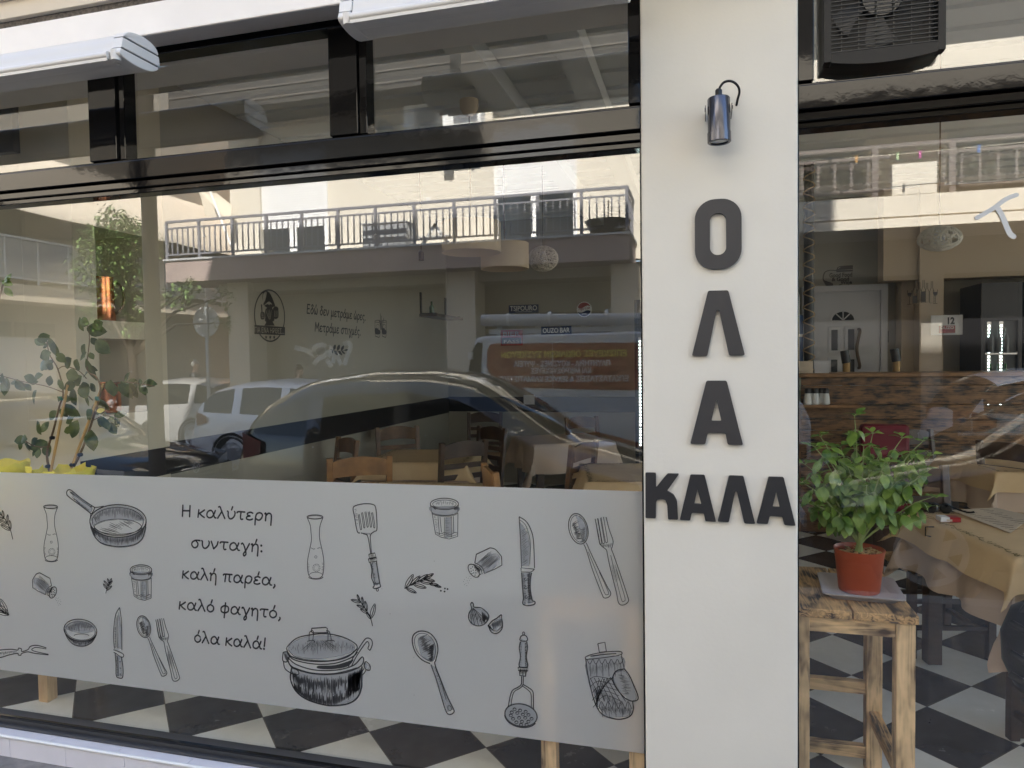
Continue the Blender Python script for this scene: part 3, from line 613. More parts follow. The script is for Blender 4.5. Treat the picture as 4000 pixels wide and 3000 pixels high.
g('η', .74, [(0,.9),(.08,1),(.12,.8),(.1,0)], HT); g('ή', .74, [(0,.9),(.08,1),(.12,.8),(.1,0)], HT, ACC)
g('σ', .86, [(.88,1),(.45,1),(.1,.75),(.05,.35),(.3,0),(.6,.15),(.68,.55),(.5,.9),(.4,1)])
g('ν', .72, [(0,1),(.12,.6),(.28,.02)], [(.28,.02),(.6,.5),(.7,1)])
g('γ', .8, [(0,.9),(.12,1),(.3,.6),(.45,0)], [(.8,1),(.48,.1),(.25,-.4),(.33,-.65),(.5,-.4),(.46,0)])
g('π', .95, [(0,.86),(.15,1),(.95,1)], [(.27,1),(.2,0)], [(.7,1),(.66,.2),(.82,.02)])
g('φ', .9, [(.5,1.4),(.42,-.6)], [(.46,.02),(.1,.2),(.06,.7),(.4,1),(.8,.85),(.82,.3),(.46,.02)])
OO = [(.36,1),(.06,.7),(.06,.25),(.36,0),(.68,.25),(.68,.72),(.36,1)]
g('ο', .74, OO); g('ό', .74, OO, ACC)
g('Η', .9, [(0,1.5),(0,0)], [(.78,1.5),(.78,0)], [(0,.76),(.78,.8)])
g(':', .3, [(.1,.85),(.11,.82)], [(.1,.1),(.11,.06)]); g(',', .35, [(.15,.12),(.18,-.05),(.05,-.32)]); g('!', .3, [(.18,1.5),(.12,.4)], [(.1,.06),(.11,.02)]); g('.', .25, [(.1,.06),(.11,.02)])
g('Ε', .78, [(.7,1.5),(.05,1.5)], [(.05,1.5),(0,0)], [(0,0),(.7,.02)], [(.02,.78),(.58,.8)])
g('δ', .76, [(.7,1.35),(.45,1.55),(.22,1.35),(.5,1),(.7,.5),(.4,0),(.08,.2),(.08,.6),(.36,.88),(.52,.86)])
g('ω', .95, OM); g('ώ', .95, OM, ACC)
g('μ', .8, [(.02,-.6),(.1,1)], [(.08,.35),(.25,.02),(.5,.15),(.62,1)], [(.62,1),(.62,.2),(.78,.02)])
g('Μ', 1.1, [(0,0),(.1,1.5)], [(.1,1.5),(.5,.5)], [(.5,.5),(.95,1.5)], [(.95,1.5),(1.05,0)])
g('ς', .72, [(.7,.9),(.4,1),(.08,.7),(.1,.3),(.5,.05),(.6,-.25),(.4,-.55)]); g('ι', .3, [(.1,1),(.1,.2),(.25,.02)])
def handwrite(mb, s, f, width, xh, pen, shear=.06, gap=.2, space=.55):
    tot = sum((space if ch == ' ' else G[ch][0]+gap) for ch in s) - gap; k = width/tot; x = 0
    for ch in s:
        if ch == ' ': x += space*k; continue
        wd, st = G[ch]
        for q in st:
            q = cat_rom(q, 6) if len(q) > 2 else q
            if len(q) == 2 and math.hypot(q[0][0]-q[1][0], q[0][1]-q[1][1]) < .08:
                c = (x+q[0][0]*k, q[0][1]*xh); mb.poly(ell(c[0], c[1], pen*.75, pen*.75, n=10)[:-1], f); continue
            pts = [(x+(a+shear*b)*k, b*xh) for a, b in q]
            mb.ribbon(pts, pen, f)
            for e in (pts[0], pts[-1]): mb.poly(ell(e[0], e[1], pen/2, pen/2, n=8)[:-1], f)
        x += (wd+gap)*k
mb = MB()
for s, xa, xb, yb in (("Η καλύτερη", 985, 1467, 300), ("συνταγή:", 1033, 1422, 468), ("καλή παρέα,", 983, 1492, 634), ("καλό φαγητό,", 966, 1520, 800), ("όλα καλά!", 1050, 1434, 978)):
    a = at(c7(xa, yb), PY); b = at(c7(xb, yb), PY)
    handwrite(mb, s, lambda u, v, a=a: Vector((a.x+u, PY, a.z+v)), b.x-a.x, .0305, .0066)
o = mb.build("slogan_lettering", "ink", film)

# ------------------------------------------------------------ dirt specks on the long window
mb = MB()
for i in range(46):
    x, z = random.uniform(-3.3, -.25), random.uniform(.07, 2.2); r_ = random.choice((.0012, .0015, .002, .0026))
    mb.poly([(x+r_*math.cos(q)*random.uniform(.5,1.2), z+r_*math.sin(q)*random.uniform(.6,1.3)) for q in (k*1.05 for k in range(6))], lambda u, v: Vector((u, 2.3955, v)))
tag(mb.build("dirt_speck", "dirt_speck", WL), kind='stuff')

# ------------------------------------------------------------ letters on the pillar
LY0, LY1 = 2.318, 2.3295
def round_poly(pts, r, n=4):
    out = []; k = len(pts)
    for i in range(k):
        p = Vector(pts[i]); a = Vector(pts[i-1]); b = Vector(pts[(i+1) % k])
        da, db = (a-p), (b-p); rr = min(r, da.length*.45, db.length*.45)
        p0, p1 = p+da.normalized()*rr, p+db.normalized()*rr
        for j in range(n+1):
            t = j/n; out.append(tuple(p0*(1-t)**2 + p*2*t*(1-t) + p1*t*t))
    return out
def bm_letter(name, outer, holes, m, label, group):
    """cut-out letter with holes: triangulated face extruded to the plate's thickness"""
    bm = bmesh.new(); rings = [outer]+holes; es = []
    for rg in rings:
        vs = [bm.verts.new((p[0], LY0, p[1])) for p in rg]
        es += [bm.edges.new((vs[i], vs[(i+1) % len(vs)])) for i in range(len(vs))]
    r_ = bmesh.ops.triangle_fill(bm, use_beauty=True, use_dissolve=False, edges=es)
    fs = [f for f in bm.faces]
    ex = bmesh.ops.extrude_face_region(bm, geom=fs); 
    bmesh.ops.translate(bm, verts=[v for v in ex['geom'] if isinstance(v, bmesh.types.BMVert)], vec=(0, LY1-LY0, 0))
    bmesh.ops.recalc_face_normals(bm, faces=bm.faces)
    me = bpy.data.meshes.new(name); bm.to_mesh(me); bm.free(); me.materials.append(M(m))
    o = bpy.data.objects.new(name, me); COL.objects.link(o)
    return tag(o, label, "letter", group)
def P13(q): a = at(c13(*q), LY0); return (a.x, a.z)
def P14(q): a = at(c14(*q), LY0); return (a.x, a.z)
a = P13((500, 195)); b = P13((948, 825)); cx, cz = (a[0]+b[0])/2, (a[1]+b[1])/2; hw, hh = (b[0]-a[0])/2-.002, (a[1]-b[1])/2-.001
def stadium(cx, cz, hw, hh, r, n=10):
    o_ = []
    for sx, sz, a0 in ((1,1,0),(-1,1,90),(-1,-1,180),(1,-1,270)):
        for j in range(n+1):
            t = R(a0+90*j/n); o_.append((cx+sx*(hw-r)+r*math.cos(t), cz+sz*(hh-r)+r*math.sin(t)))
    return o_
bm_letter("letter", stadium(cx, cz, hw, hh, hw*.86), [stadium(cx, cz, hw*.345, hh*.595, hw*.335)], "dark_letter", "large charcoal letter O right below the spotlight on the pillar", None)
lam = lambda P, q, r: round_poly([P(x) for x in q], r)
bm_letter("letter", lam(P13, [(630,1032),(818,1028),(972,1630),(826,1634),(735,1225),(722,1205),(708,1225),(622,1640),(480,1637)], .006), [], "dark_letter", "large charcoal lambda letter between the tall O and A on the pillar", None)
bm_letter("letter", lam(P14, [(615,206),(803,206),(955,803),(812,800),(790,692),(627,692),(604,796),(465,792)], .006), [lam(P14, [(708,380),(753,578),(662,577)], .004)], "dark_letter", "large charcoal letter A above the row of four small letters", None)
bm_letter("letter", lam(P14, [(50,1058),(146,1060),(148,1196),(255,1066),(362,1070),(250,1228),(310,1260),(342,1320),(352,1494),(260,1492),(252,1360),(235,1312),(195,1302),(160,1308),(148,1335),(146,1482),(50,1478)], .004), [], "black_letter", "small black letter K starting the row of four on the pillar", None)
bm_letter("letter", lam(P14, [(467,1077),(598,1080),(705,1514),(606,1508),(590,1435),(480,1430),(464,1502),(368,1496)], .004), [lam(P14, [(532,1212),(567,1350),(502,1348)], .003)], "black_letter", "small black letter A between the K and the small lambda", None)
bm_letter("letter", lam(P14, [(825,1086),(958,1090),(1067,1532),(966,1528),(898,1240),(889,1228),(880,1240),(822,1518),(720,1512)], .004), [], "black_letter", "small black lambda letter third in the row of four", None)
bm_letter("letter", lam(P14, [(1192,1096),(1330,1100),(1441,1550),(1338,1545),(1318,1468),(1202,1460),(1184,1534),(1081,1528)], .004), [lam(P14, [(1261,1236),(1295,1378),(1228,1374)], .003)], "black_letter", "small black letter A ending the row of four on the pillar", None)

# ------------------------------------------------------------ spotlight on the pillar
def P16(q, Y): return at(c16(*q), Y)
LYc = 2.262
top = P16((620,505), LYc); bot = P16((633,1355), LYc); ax = (bot-top).normalized(); Ln = (bot-top).length; rad = (P16((860,1200),LYc).x - P16((405,1200),LYc).x)/2
t = thing("wall_spotlight", "black cylindrical spotlight with looped cable on the cream pillar", "spotlight", (top.x, 2.33, (top.z+bot.z)/2))
rot = Vector((0,0,-1)).rotation_difference(ax).to_matrix()
def along(mb, prof, n=40):
    k = len(mb.v); mb.lathe(prof, n=n)
    mb.v[k:] = [tuple(top + rot @ Vector((v[0], v[1], -v[2]))) for v in mb.v[k:]]; return mb
along(MB(), [(.0,0),(rad*.9,0),(rad*.955,.003),(rad*.955,Ln*.765),(rad*.94,Ln*.768)]).build("body", "lamp_metal", t, smooth=True)
along(MB(), [(rad*.94,Ln*.768),(rad,Ln*.772),(rad,Ln*.985),(rad*.94,Ln),(rad*.74,Ln),(rad*.74,Ln*.975)]).build("collar", "lamp_metal", t, smooth=True)
along(MB(), [(rad*.74,Ln*.955),(0,Ln*.955)]).build("lens", "white_plastic", t)
gp = [top + Vector((0,0,k)) for k in (-.004, .022, .028)]
MB().tube(gp, [rad*.33, rad*.33, rad*.2], 6).build("cable_gland", "black_satin", t)
cq = cat_rom([P16(q, y) for q, y in (((620,380),LYc),((650,290),LYc),((720,205),LYc),((830,178),LYc-.004),((930,215),LYc+.005),((1000,300),LYc+.02),((1015,400),LYc+.035),((985,520),LYc+.05),((960,640),2.331))], 6)
MB().tube(cq, .0038, 10).build("cable", "black_satin", t, smooth=True)
for sx in (-1, 1):
    mb = MB(); mb.box(top.x+sx*(rad+.0035)-.0014, top.x+sx*(rad+.0035)+.0014, 2.255, 2.329, top.z-.045, top.z-.02)
    mb.lathe([(0,0),(.006,0),(.006,.003),(0,.003)], (top.x+sx*(rad+.005)-.0015, 2.26, top.z-.032), 12, 'x')
    mb.build("bracket", "black_metal", t)

# ------------------------------------------------------------ awnings rolled up under the fascia
def awning(x0, x1, label, capside):
    t = thing("rolled_awning", label, "awning", ((x0+x1)/2, 2.05, 2.69))
    prof = [(2.145,2.715),(2.15,2.75),(2.16,2.80),(2.19,2.832),(2.25,2.842),(2.30,2.825),(2.315,2.78),(2.31,2.735),(2.27,2.705),(2.2,2.698)]; tr = lambda a, b: (a-.16, 2.637+(b-2.698)*.75); prof = [tr(a, b) for a, b in prof]
    f = lambda u, v, d: Vector((d, u, v))
    MB().prism(cat_rom(prof, 4, True)[:-1], f, x0, x1).build("cassette", "awning_metal", t, smooth=True)
    MB().prism(cat_rom([tr(a, b) for a, b in ((2.13,2.70),(2.128,2.722),(2.142,2.73),(2.17,2.716),(2.2,2.702),(2.17,2.692))], 3, True)[:-1], f, x0, x1-.004).build("front_bar", "awning_metal", t, smooth=True)
    MB().box(x0, x1-.005, 1.9705, 1.9735, 2.628, 2.645).build("valance", "awning_metal", t)
    for xe in capside:
        s_ = 1 if xe == x1 else -1
        big = [(2.04+(a-2.04)*1.05-.003, 2.69+(b-2.69)*1.06) for a, b in prof]
        ring = cat_rom(big, 4, True)[:-1]
        def clip(P, lo, hi):
            for sg, lim in ((1, lo), (-1, hi)):
                o_ = []
                for i in range(len(P)):
                    p_, q_ = P[i-1], P[i]; dp, dq = sg*(p_[1]-lim), sg*(q_[1]-lim)
                    if dp*dq < 0: k_ = dp/(dp-dq); o_.append((p_[0]+(q_[0]-p_[0])*k_, lim))
                    if dq >= 0: o_.append(q_)
                P = o_
            return P
        core = [(2.06+(a-2.06)*.93, 2.69+(b-2.69)*.93) for a, b in ring]
        c_ = MB().prism(core, f, xe, xe+s_*.040).build("end_cap", "rail_grey", t)
        for lo, hi in ((2.60, 2.668), (2.673, 2.708), (2.713, 2.80)):
            MB().prism(clip(ring, lo, hi), f, xe+s_*.001, xe+s_*.044).build("cap_band", "awning_cap", c_, bevel=.003)
        mb = MB(); mb.tube([(xe+s_*.014, 1.99, 2.665), (xe+s_*.014, 1.99, 2.632)], [.018, .016], 16); mb.tube([(xe+s_*.014, 1.99, 2.6325), (xe+s_*.014, 1.99, 2.6315)], .006, 10)
        mb.build("end_plug", "awning_cap", c_, smooth=True)
    return t
awning(-4.3, -1.925, "white rolled awning cassette over the far half of the long window", [-1.925])
awning(-1.025, -.24, "white rolled awning cassette over the near half of the long window", [-1.025, -.24])

# ------------------------------------------------------------ extractor fan in the small fanlight
t = thing("extractor_fan", "black box extractor fan behind a grille in the fanlight glass", "fan", (.53, 2.4, 2.48))
fx0, fx1, fz0, fz1 = .370, .690, 2.468, 2.835
def bowed(x): return .018*(1-((x-(fx0+fx1)/2)/((fx1-fx0)/2))**2)
def fp(u, v, d): return Vector((u, d, v))
outer = [(fx0,fz1),(fx0,fz0+.02)]+[(fx0+(fx1-fx0)*k/12, fz0+.02-bowed(fx0+(fx1-fx0)*k/12)) for k in range(1,12)]+[(fx1,fz0+.02),(fx1,fz1)]
mb = MB(); mb.prism([(a, b) for a, b in outer], fp, 2.375, 2.52); mb.build("housing", "black_satin", t, bevel=.004)
mb = MB(); mb.box(fx0-.004, fx0+.016, 2.335, 2.374, fz0+.018, fz1); mb.box(fx1-.016, fx1+.004, 2.335, 2.374, fz0+.018, fz1)
for k in range(12):
    xa, xb = fx0+.0165+(fx1-fx0-.033)*k/12, fx0+.0165+(fx1-fx0-.033)*(k+1)/12
    za, zb = fz0+.018-bowed(xa), fz0+.018-bowed(xb)
    mb.add([(xa,2.335,za),(xb,2.335,zb),(xb,2.374,zb),(xa,2.374,za),(xa,2.335,fz0+.042),(xb,2.335,fz0+.042),(xb,2.374,fz0+.042),(xa,2.374,fz0+.042)], [(0,3,2,1),(4,5,6,7),(0,1,5,4),(1,2,6,5),(2,3,7,6),(3,0,4,7)])
mb.build("bezel", "black_satin", t)
mb = MB()
for k in range(24): mb.box(fx0+.0165, fx1-.0165, 2.338, 2.342, fz0+.045+k*.0125, fz0+.0475+k*.0125)
for k in range(6): x = fx0+.045+k*.0475; mb.box(x, x+.003, 2.343, 2.346, fz0+.0425, fz1-.002)
mb.build("grille", "fan_grille", t)
mb = MB(); cx, cz = (fx0+fx1)/2, fz0+.20
mb.lathe([(0,0),(.055,0),(.06,.01),(.06,.03)], (cx, 2.352, cz), 24, 'y')
mb.build("hub", "black_metal", t, smooth=True)
for k in range(6):
    a0 = k*math.pi/3; mb = MB(); vs = []
    for i in range(5):
        rr = .055+.085*i/4
        for j in range(5): th = a0+(-.05+.62*j/4)+i*.07; vs.append((cx+rr*math.cos(th), 2.374-.02*j/4, cz+rr*math.sin(th)))
    mb.add(vs, [(i*5+j, i*5+j+1, (i+1)*5+j+1, (i+1)*5+j) for i in range(4) for j in range(4)]); mb.build("fan_blade", "fan_grille", t, smooth=True)

# the white painted T that starts a word on the small window
mb = MB(); f = lambda u, v: Vector((u, 2.3965, v))
q = [at(c15(*a), 2.3965) for a in ((1762,985),(1850,935),(1940,880),(1990,840),(2060,795),(2140,765))]; mb.ribbon(cat_rom([(a.x, a.z) for a in q], 6), .013, f)
q = [at(c15(*a), 2.3962) for a in ((1960,890),(2010,980),(2050,1080),(2080,1140),(2112,1165))]; mb.ribbon(cat_rom([(a.x, a.z) for a in q], 6), .0145, lambda u, v: Vector((u, 2.3960, v)))
for e in ((1762,985),(2140,765)): a = at(c15(*e), 2.3965); mb.poly(ell(a.x, a.z, .0065, .0065, n=12)[:-1], lambda u, v: Vector((u, 2.3963, v)))
a = at(c15(2112,1165), 2.396); mb.poly(ell(a.x, a.z, .0072, .0072, n=12)[:-1], lambda u, v: Vector((u, 2.3957, v)))
mat("letter_grey", (.50,.50,.49), .5); mb.build("painted_letter", "letter_grey", WR)
# ------------------------------------------------------------ the street seen in the glass (it stands behind the camera)
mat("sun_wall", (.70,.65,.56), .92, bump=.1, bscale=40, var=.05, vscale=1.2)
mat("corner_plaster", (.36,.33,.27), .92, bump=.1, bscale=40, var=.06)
mat("deep_shade_wall", (.20,.19,.155), .92, bump=.1, bscale=30, var=.1)  # darker copy of the wall colour; the recess's shade is in it
mat("rib_grey", (.10,.09,.08), .8)
mat("reflection_dark", (.045,.042,.038), .8)  # dark tone for slabs and added panels that darken the reflection
mat("shade_wall", (.33,.31,.27), .92, bump=.15, bscale=30, var=.12, vscale=1.0)  # darker copy of the cream wall; its shade is put into the colour
mat("mauve_slab", (.34,.27,.25), .9, bump=.1, bscale=30, var=.15, vscale=1.5)
mat("rail_paint", (.20,.20,.225), .5)
mat("rose_iron", (.14,.112,.10), .6)
mat("pink_wall", (.52,.33,.22), .92, bump=.1, bscale=30, var=.08)
mat("dark_opening", (.02,.02,.022), .25)
mat("window_dark", (.03,.035,.04), .05)
mat("canvas", (.72,.64,.52), .85, bump=.05, bscale=20)
mat("graffiti_paint", (.75,.74,.70), .8)
mat("pole_brown", (.10,.075,.06), .7, bump=.2, bscale=40, var=.2)
mat("ac_white", (.78,.78,.76), .45)
mat("grey_box", (.30,.31,.33), .6)
mat("pipe_grey", (.42,.43,.44), .5)
mat("leaf_tree", (.11,.19,.045), .55, var=.5, vscale=3)
mat("bark", (.05,.038,.028), .9, bump=.5, bscale=30)
mat("car_black", (.010,.010,.011), .08, spec=.6, coat=.6)
mat("car_dark", (.07,.065,.06), .10, metal=.5, coat=1)
mat("car_pale", (.26,.26,.26), .3, coat=.6)
mat("car_white", (.84,.84,.86), .2, coat=.6)
mat("car_grey", (.05,.045,.045), .12, metal=.3, coat=.8)
mat("tyre", (.018,.018,.018), .85)
mat("rim_grey", (.42,.44,.48), .35, metal=.4)
mat("head_glass", (.45,.47,.50), .12, metal=.5)
mat("tail_red", (.16,.015,.015), .2)
mat("car_glass", (.010,.011,.012), .02, spec=.6)
mat("paper_white", (.75,.80,.76), .7)
mat("skin", (.50,.32,.23), .6)
mat("grey_hair", (.42,.41,.40), .8)
mat("dark_hair", (.05,.035,.03), .7)
mat("tshirt", (.10,.10,.11), .9)
mat("van_white", (.72,.73,.75), .25, coat=.4)
mat("van_orange", (.30,.075,.035), .45)
mat("van_yellow", (.85,.72,.12), .5)
mat("van_letter", (.85,.85,.83), .5)

def wallx(mb, x0, x1, z0, z1, y, th=.25): mb.box(x0, x1, y-th, y, z0, z1)
def railing(name, parent, m, x0, x1, y, z0, zt, step=.125, post=.72, side=None):
    mb = MB()
    mb.box(x0, x1, y-.025, y+.025, zt-.045, zt); mb.box(x0, x1, y-.015, y+.015, zt-.165, zt-.135); mb.box(x0, x1, y-.015, y+.015, z0+.07, z0+.10)
    n = int((x1-x0)/step)
    for i in range(n+1):
        x = x0+.02+i*(x1-x0-.04)/n; mb.box(x-.011, x+.011, y-.0105, y+.0105, z0+.1, zt-.165)
    n = int((x1-x0)/post)
    for i in range(n+1):
        x = x0+.02+i*(x1-x0-.04)/n; mb.box(x-.024, x+.024, y-.0235, y+.0235, z0, zt-.045)
    if side is not None:
        for xs in (x1-.012,):
            mb.box(xs-.02, xs+.02, side, y-.026, zt-.044, zt-.001); mb.box(xs-.012, xs+.012, side, y-.03, zt-.16, zt-.137); mb.box(xs-.012, xs+.012, side, y-.03, z0+.072, z0+.098)
            for k in range(1, 9): yy = y-.03-(y-.03-side)*k/9; mb.box(xs-.010, xs+.010, yy-.01, yy+.01, z0+.1, zt-.162)
    return mb.build(name, m, parent)

YW, YB = 2*GY-13.0, 2*GY-11.8
A = thing("apartment_building", "cream building with a grey railed balcony reflected in the long window", "building", (-5.2, YW, ZS))
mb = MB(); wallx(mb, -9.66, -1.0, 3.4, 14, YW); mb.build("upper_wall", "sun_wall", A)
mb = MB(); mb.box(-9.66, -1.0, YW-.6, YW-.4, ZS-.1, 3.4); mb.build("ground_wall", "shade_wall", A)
bal = MB().box(-10.3, -1.13, YW+.002, YB, 3.23, 3.65).build("balcony", "mauve_slab", A)
MB().box(-10.34, -1.10, YW+.003, YB+.03, 3.651, 3.69).build("balcony_edge", "pipe_grey", bal)
railing("railing", bal, "rail_paint", -10.3, -1.15, YB-.04, 3.69, 4.45, side=YW+.02)
xk = vat(c2(900,700), 13).x+.3; MB().box(-8.8, xk, YW+.002, YB-.25, 6.6, 6.86).build("balcony", "reflection_dark", A); MB().box(xk+.002, -1.0, YW+.002, YW+.32, 6.6, 6.86).build("balcony", "reflection_dark", A)  # depth stepped to shape the slab's shadow; dark tone darkens its reflection
MB().box(xk-.03, xk+.001, YW+.36, YB-.25, 6.58, 8.6).build("added_dark_panel", "reflection_dark", A)
for xa_, xb_, yy in ((-10.3, xk+.0015, YB-.249), (xk+.002, -.7, YW+.321)):
    mb = MB(); mb.box(xa_, xb_, yy, yy+.03, 6.58, 8.6); mb.build("added_dark_panel", "reflection_dark", A)  # added dark panels that keep the reflection in the fanlights dark
    mb = MB()
    for z in (6.68, 6.9, 7.13, 7.35, 7.6): mb.box(xa_, xb_, yy+.0305, yy+.045, z, z+.035)
    mb.build("added_panel_rib", "rib_grey", A)
MB().box(-11.6, -.7, YW-4, YB-.25, 9.4, 9.6).build("balcony", "mauve_slab", A)
for x0, x1 in ((vat(c3(1520,600),12.5).x, vat(c3(1650,600),12.5).x), (vat(c4(880,600),12.5).x, vat(c4(1060,600),12.5).x), (-1.5,-1.05)):
    MB().box(x0, x1, 4.8-12.9, 4.8-12.3, ZS-.1, 3.228).build("column", "beige_edge", A)
MB().box(-9.6, -1.1, YW-.35, YW+.5, 3.05, 3.227).build("beam", "shade_wall", A)
MB().box(vat(c4(1040,600),13).x, -1.2, YW-.39, YW-.36, ZS, 2.5).build("shop_door", "dark_opening", A)
def door(x0, x1, zb, label):
    w_ = MB(); w_.box(x0-.07, x0, YW+.001, YW+.05, 3.655, 5.9); w_.box(x1, x1+.07, YW+.001, YW+.05, 3.655, 5.9); w_.box((x0+x1)/2-.08, (x0+x1)/2+.08, YW+.012, YW+.045, 3.7, zb-.004); w_.box(x0+.002, x1-.002, YW+.012, YW+.044, 3.655, 3.73)
    d = w_.build("balcony_door", "white_metal", A)
    MB().box(x0+.003, x1-.003, YW+.002, YW+.01, 3.66, zb).build("pane", "window_dark", d)
    mb = MB(); z = zb
    while z < 5.9: mb.box(x0+.004, x1-.004, YW+.030, YW+.048, z+.003, z+.043); mb.box(x0+.006, x1-.006, YW+.025, YW+.036, z-.002, z+.0465); z += .048
    mb.build("shutter", "white_metal", d)
door(vat(c1(1705,1400),13).x, vat(c2(112,1300),13).x, vat(c1(2100,1465),13).z, "")
door(vat(c2(1180,1300),13).x, vat(c2(1645,1300),13).x, vat(c2(1180,1212),13).z, "")
p0, p1 = vat(c2(910,1200),12.9), vat(c2(1160,1200),12.9)
MB().box(p0.x, p1.x-.03, YW+.001, YW+.12, 3.66, 6.55).build("pilaster", "sun_wall", A)
MB().box(vat(c1(1500,1400),12.9).x, vat(c1(1690,1400),12.9).x, YW+.001, YW+.12, 3.66, 6.55).build("pilaster", "sun_wall", A)
p = vat(c2(750,1232),13); MB().box(p.x-.045, p.x+.045, YW+.002, YW+.03, p.z-.045, p.z+.045).build("socket", "white_plastic", A, bevel=.006)
def dpipe(a, x_): MB().tube([(x_, YW+.05, 3.66), (x_, YW+.05, 6.5)], .014, 8).build("downpipe", "canvas", A)
dpipe(0, vat(c2(1035,1200),12.9).x)
q_ = [vat(c1(*a), 12.6) for a in ((1290,1235),(1400,1250),(1500,1330),(1502,1440),(1335,1395))]
MB().prism([(v.x, v.z) for v in q_], lambda u, v, d: Vector((u, d+.05*math.sin(v*6), v)), 4.8-12.6, 4.8-12.585).build("side_curtain", "canvas", A)
MB().tube([vat(c1(1362,1240), 12.3), vat(c1(1500,1600), 12.3)], .022, 8).build("awning_pole", "white_metal", A)
# outdoor units and balcony clutter
def ac_unit(q, Y, wd, label):
    p = vat(q, Y); t = thing("outdoor_ac_unit", label, "air conditioner", (p.x, p.y, p.z-.3)); h = wd*.68
    MB().box(p.x-wd/2, p.x+wd/2, p.y-.3, p.y, p.z-h/2, p.z+h/2).build("casing", "ac_white", t, bevel=.012)
    mb = MB()
    for k in range(16): z = p.z-h*.38+k*h*.76/16; mb.box(p.x-wd*.2, p.x+wd*.42, p.y+.002, p.y+.012, z, z+h*.018)
    mb.build("grille", "grey_box", t)
    MB().lathe([(0,0),(wd*.24,0),(wd*.25,.003)], (p.x+wd*.12, p.y+.0015, p.z), 28, 'y').build("fan_opening", "grey_box", t)
    for s_ in (-1, 1): MB().beam((p.x+s_*wd*.3, p.y, p.z-h/2-.015), (p.x+s_*wd*.3, YW+.01, p.z-h/2-.015), .03, .025).build("bracket", "pipe_grey", t)
ac_unit(c2(950,690), 12.3, .74, "sunlit white outdoor unit hung high on the cream wall across the street")
ac_unit(c2(705,725), 12.65, .74, "shaded outdoor unit beside the sunlit one on the cream wall across the street")
p = vat(c2(485,800), 13); t = thing("wall_vent", "round metal vent pipe on the cream wall near the outdoor units", "vent", (p.x, YW, p.z)); MB().lathe([(.16,0),(.16,.16),(.13,.16),(.13,.02),(0,.02)], (p.x, YW+.002, p.z), 24, 'y').build("pipe", "pipe_grey", t)
a, b = vat(c2(340,1400), 12.2), vat(c2(690,1500), 12.2)
t = thing("storage_box", "grey storage box behind the balcony railing across the street", "box", (a.x, a.y, 3.69)); MB().box(a.x, b.x-.25, a.y-.4, a.y, 3.655, a.z+.03).build("body", "grey_box", t, bevel=.01); MB().box(a.x-.02, b.x-.23, a.y-.42, a.y+.02, a.z+.032, a.z+.06).build("lid", "grey_box", t, bevel=.008)
p = vat(c2(1855,1400), 12.1); t = thing("balcony_planter", "dark oval planter at the end of the balcony railing across the street", "planter", (p.x, p.y, 3.69)); MB().lathe([(0,3.655),(.26,3.655),(.38,p.z+.07),(.40,p.z+.09),(.37,p.z+.09),(.35,p.z+.02),(0,p.z+.02)], (p.x, p.y, 0), 28).build("pot", "dark_opening", t, smooth=True); MB().tube([(p.x, p.y, p.z), (p.x+.02, p.y, p.z+.45)], .012, 6).build("stick", "bark", t)
p = vat(c2(790,1470), 12.2); t = thing("folded_stool", "small white folding stool behind the balcony railing across the street", "stool", (p.x, p.y, 3.69))
for s_ in (-1, 1): MB().beam((p.x+s_*.32, p.y, 3.655), (p.x-s_*.02, p.y, p.z+.26), .03, .06).build("leg", "ac_white", t)
MB().box(p.x-.3, p.x+.3, p.y-.1, p.y+.1, 3.86, 3.885).build("seat", "ac_white", t)
# graffiti on the shaded ground-floor wall
mb = MB(); gm = lambda u, v: Vector((u, YW-.395, v))
for q in ([(770,850),(850,870),(950,905),(1030,960)], [(1030,960),(1000,880),(1050,830),(1130,830),(1160,890),(1130,950),(1060,985),(1000,1060)], [(1150,860),(1190,850),(1210,900),(1170,960)], [(1150,990),(1190,1050),(1215,1090)], [(1230,1040),(1262,920),(1300,1000),(1330,1060)], [(1350,810),(1420,800),(1445,850),(1400,960),(1370,1060)]):
    P = [vat(c12(*a), 4.8-(YW-.395)) for a in q]; mb.ribbon(cat_rom([(v.x, v.z) for v in P], 6), .10, gm)
mb.build("graffiti", "graffiti_paint", A)

# ------------------------------------------------------------ right-hand neighbour with the scrolled iron railing
B = thing("apartment_building", "cream building with scrolled iron railing reflected in the smaller window", "building", (4, YW, ZS))
YV2 = 2*GY-14.4
MB().box(-.6, 12, YV2-.25, YV2, 2.9, 14).build("wall", "deep_shade_wall", B); MB().box(-.6, 12, YW-.3, YW-.05, ZS-.1, 3.6).build("ground_wall", "shade_wall", B)
MB().box(-.6, 12, YV2+.001, YB-.1, 5.5, 5.72).build("balcony", "shade_wall", B); MB().box(-.6, 12, YB-.0995, YB, 5.5, 6.13).build("balcony_face", "sun_wall", B); MB().box(-.6, 12, YB-.0990, YB-.01, 6.131, 8.4).build("added_dark_panel", "reflection_dark", B)  # added dark panel darkens the reflection above the balcony face
g0, g1 = vat(c6(985,650), 13.05).x, vat(c6(1135,650), 13.05).x  # gap between the dark fronts shaped to leave one sunlit patch
MB().box(-.2, g0, YW-.049, YW, ZS, 2.9).build("shop_front", "dark_opening", B); MB().box(g1, 9, YW-.049, YW, ZS, 2.9).build("shop_front", "dark_opening", B)
a = vat(c15(690,300), 14.2); b = vat(c15(1455,300), 14.2); MB().box(a.x, b.x, YV2+.001, YV2+.3, 3.6, 5.49).build("pilaster", "beige_edge", B)
MB().box(5.2, 6.6, YV2+.001, YV2+.06, 3.65, 5.4).build("balcony_door", "window_dark", B); MB().box(.3, 1.3, YV2+.001, YV2+.06, 3.65, 5.4).build("balcony_door", "window_dark", B)
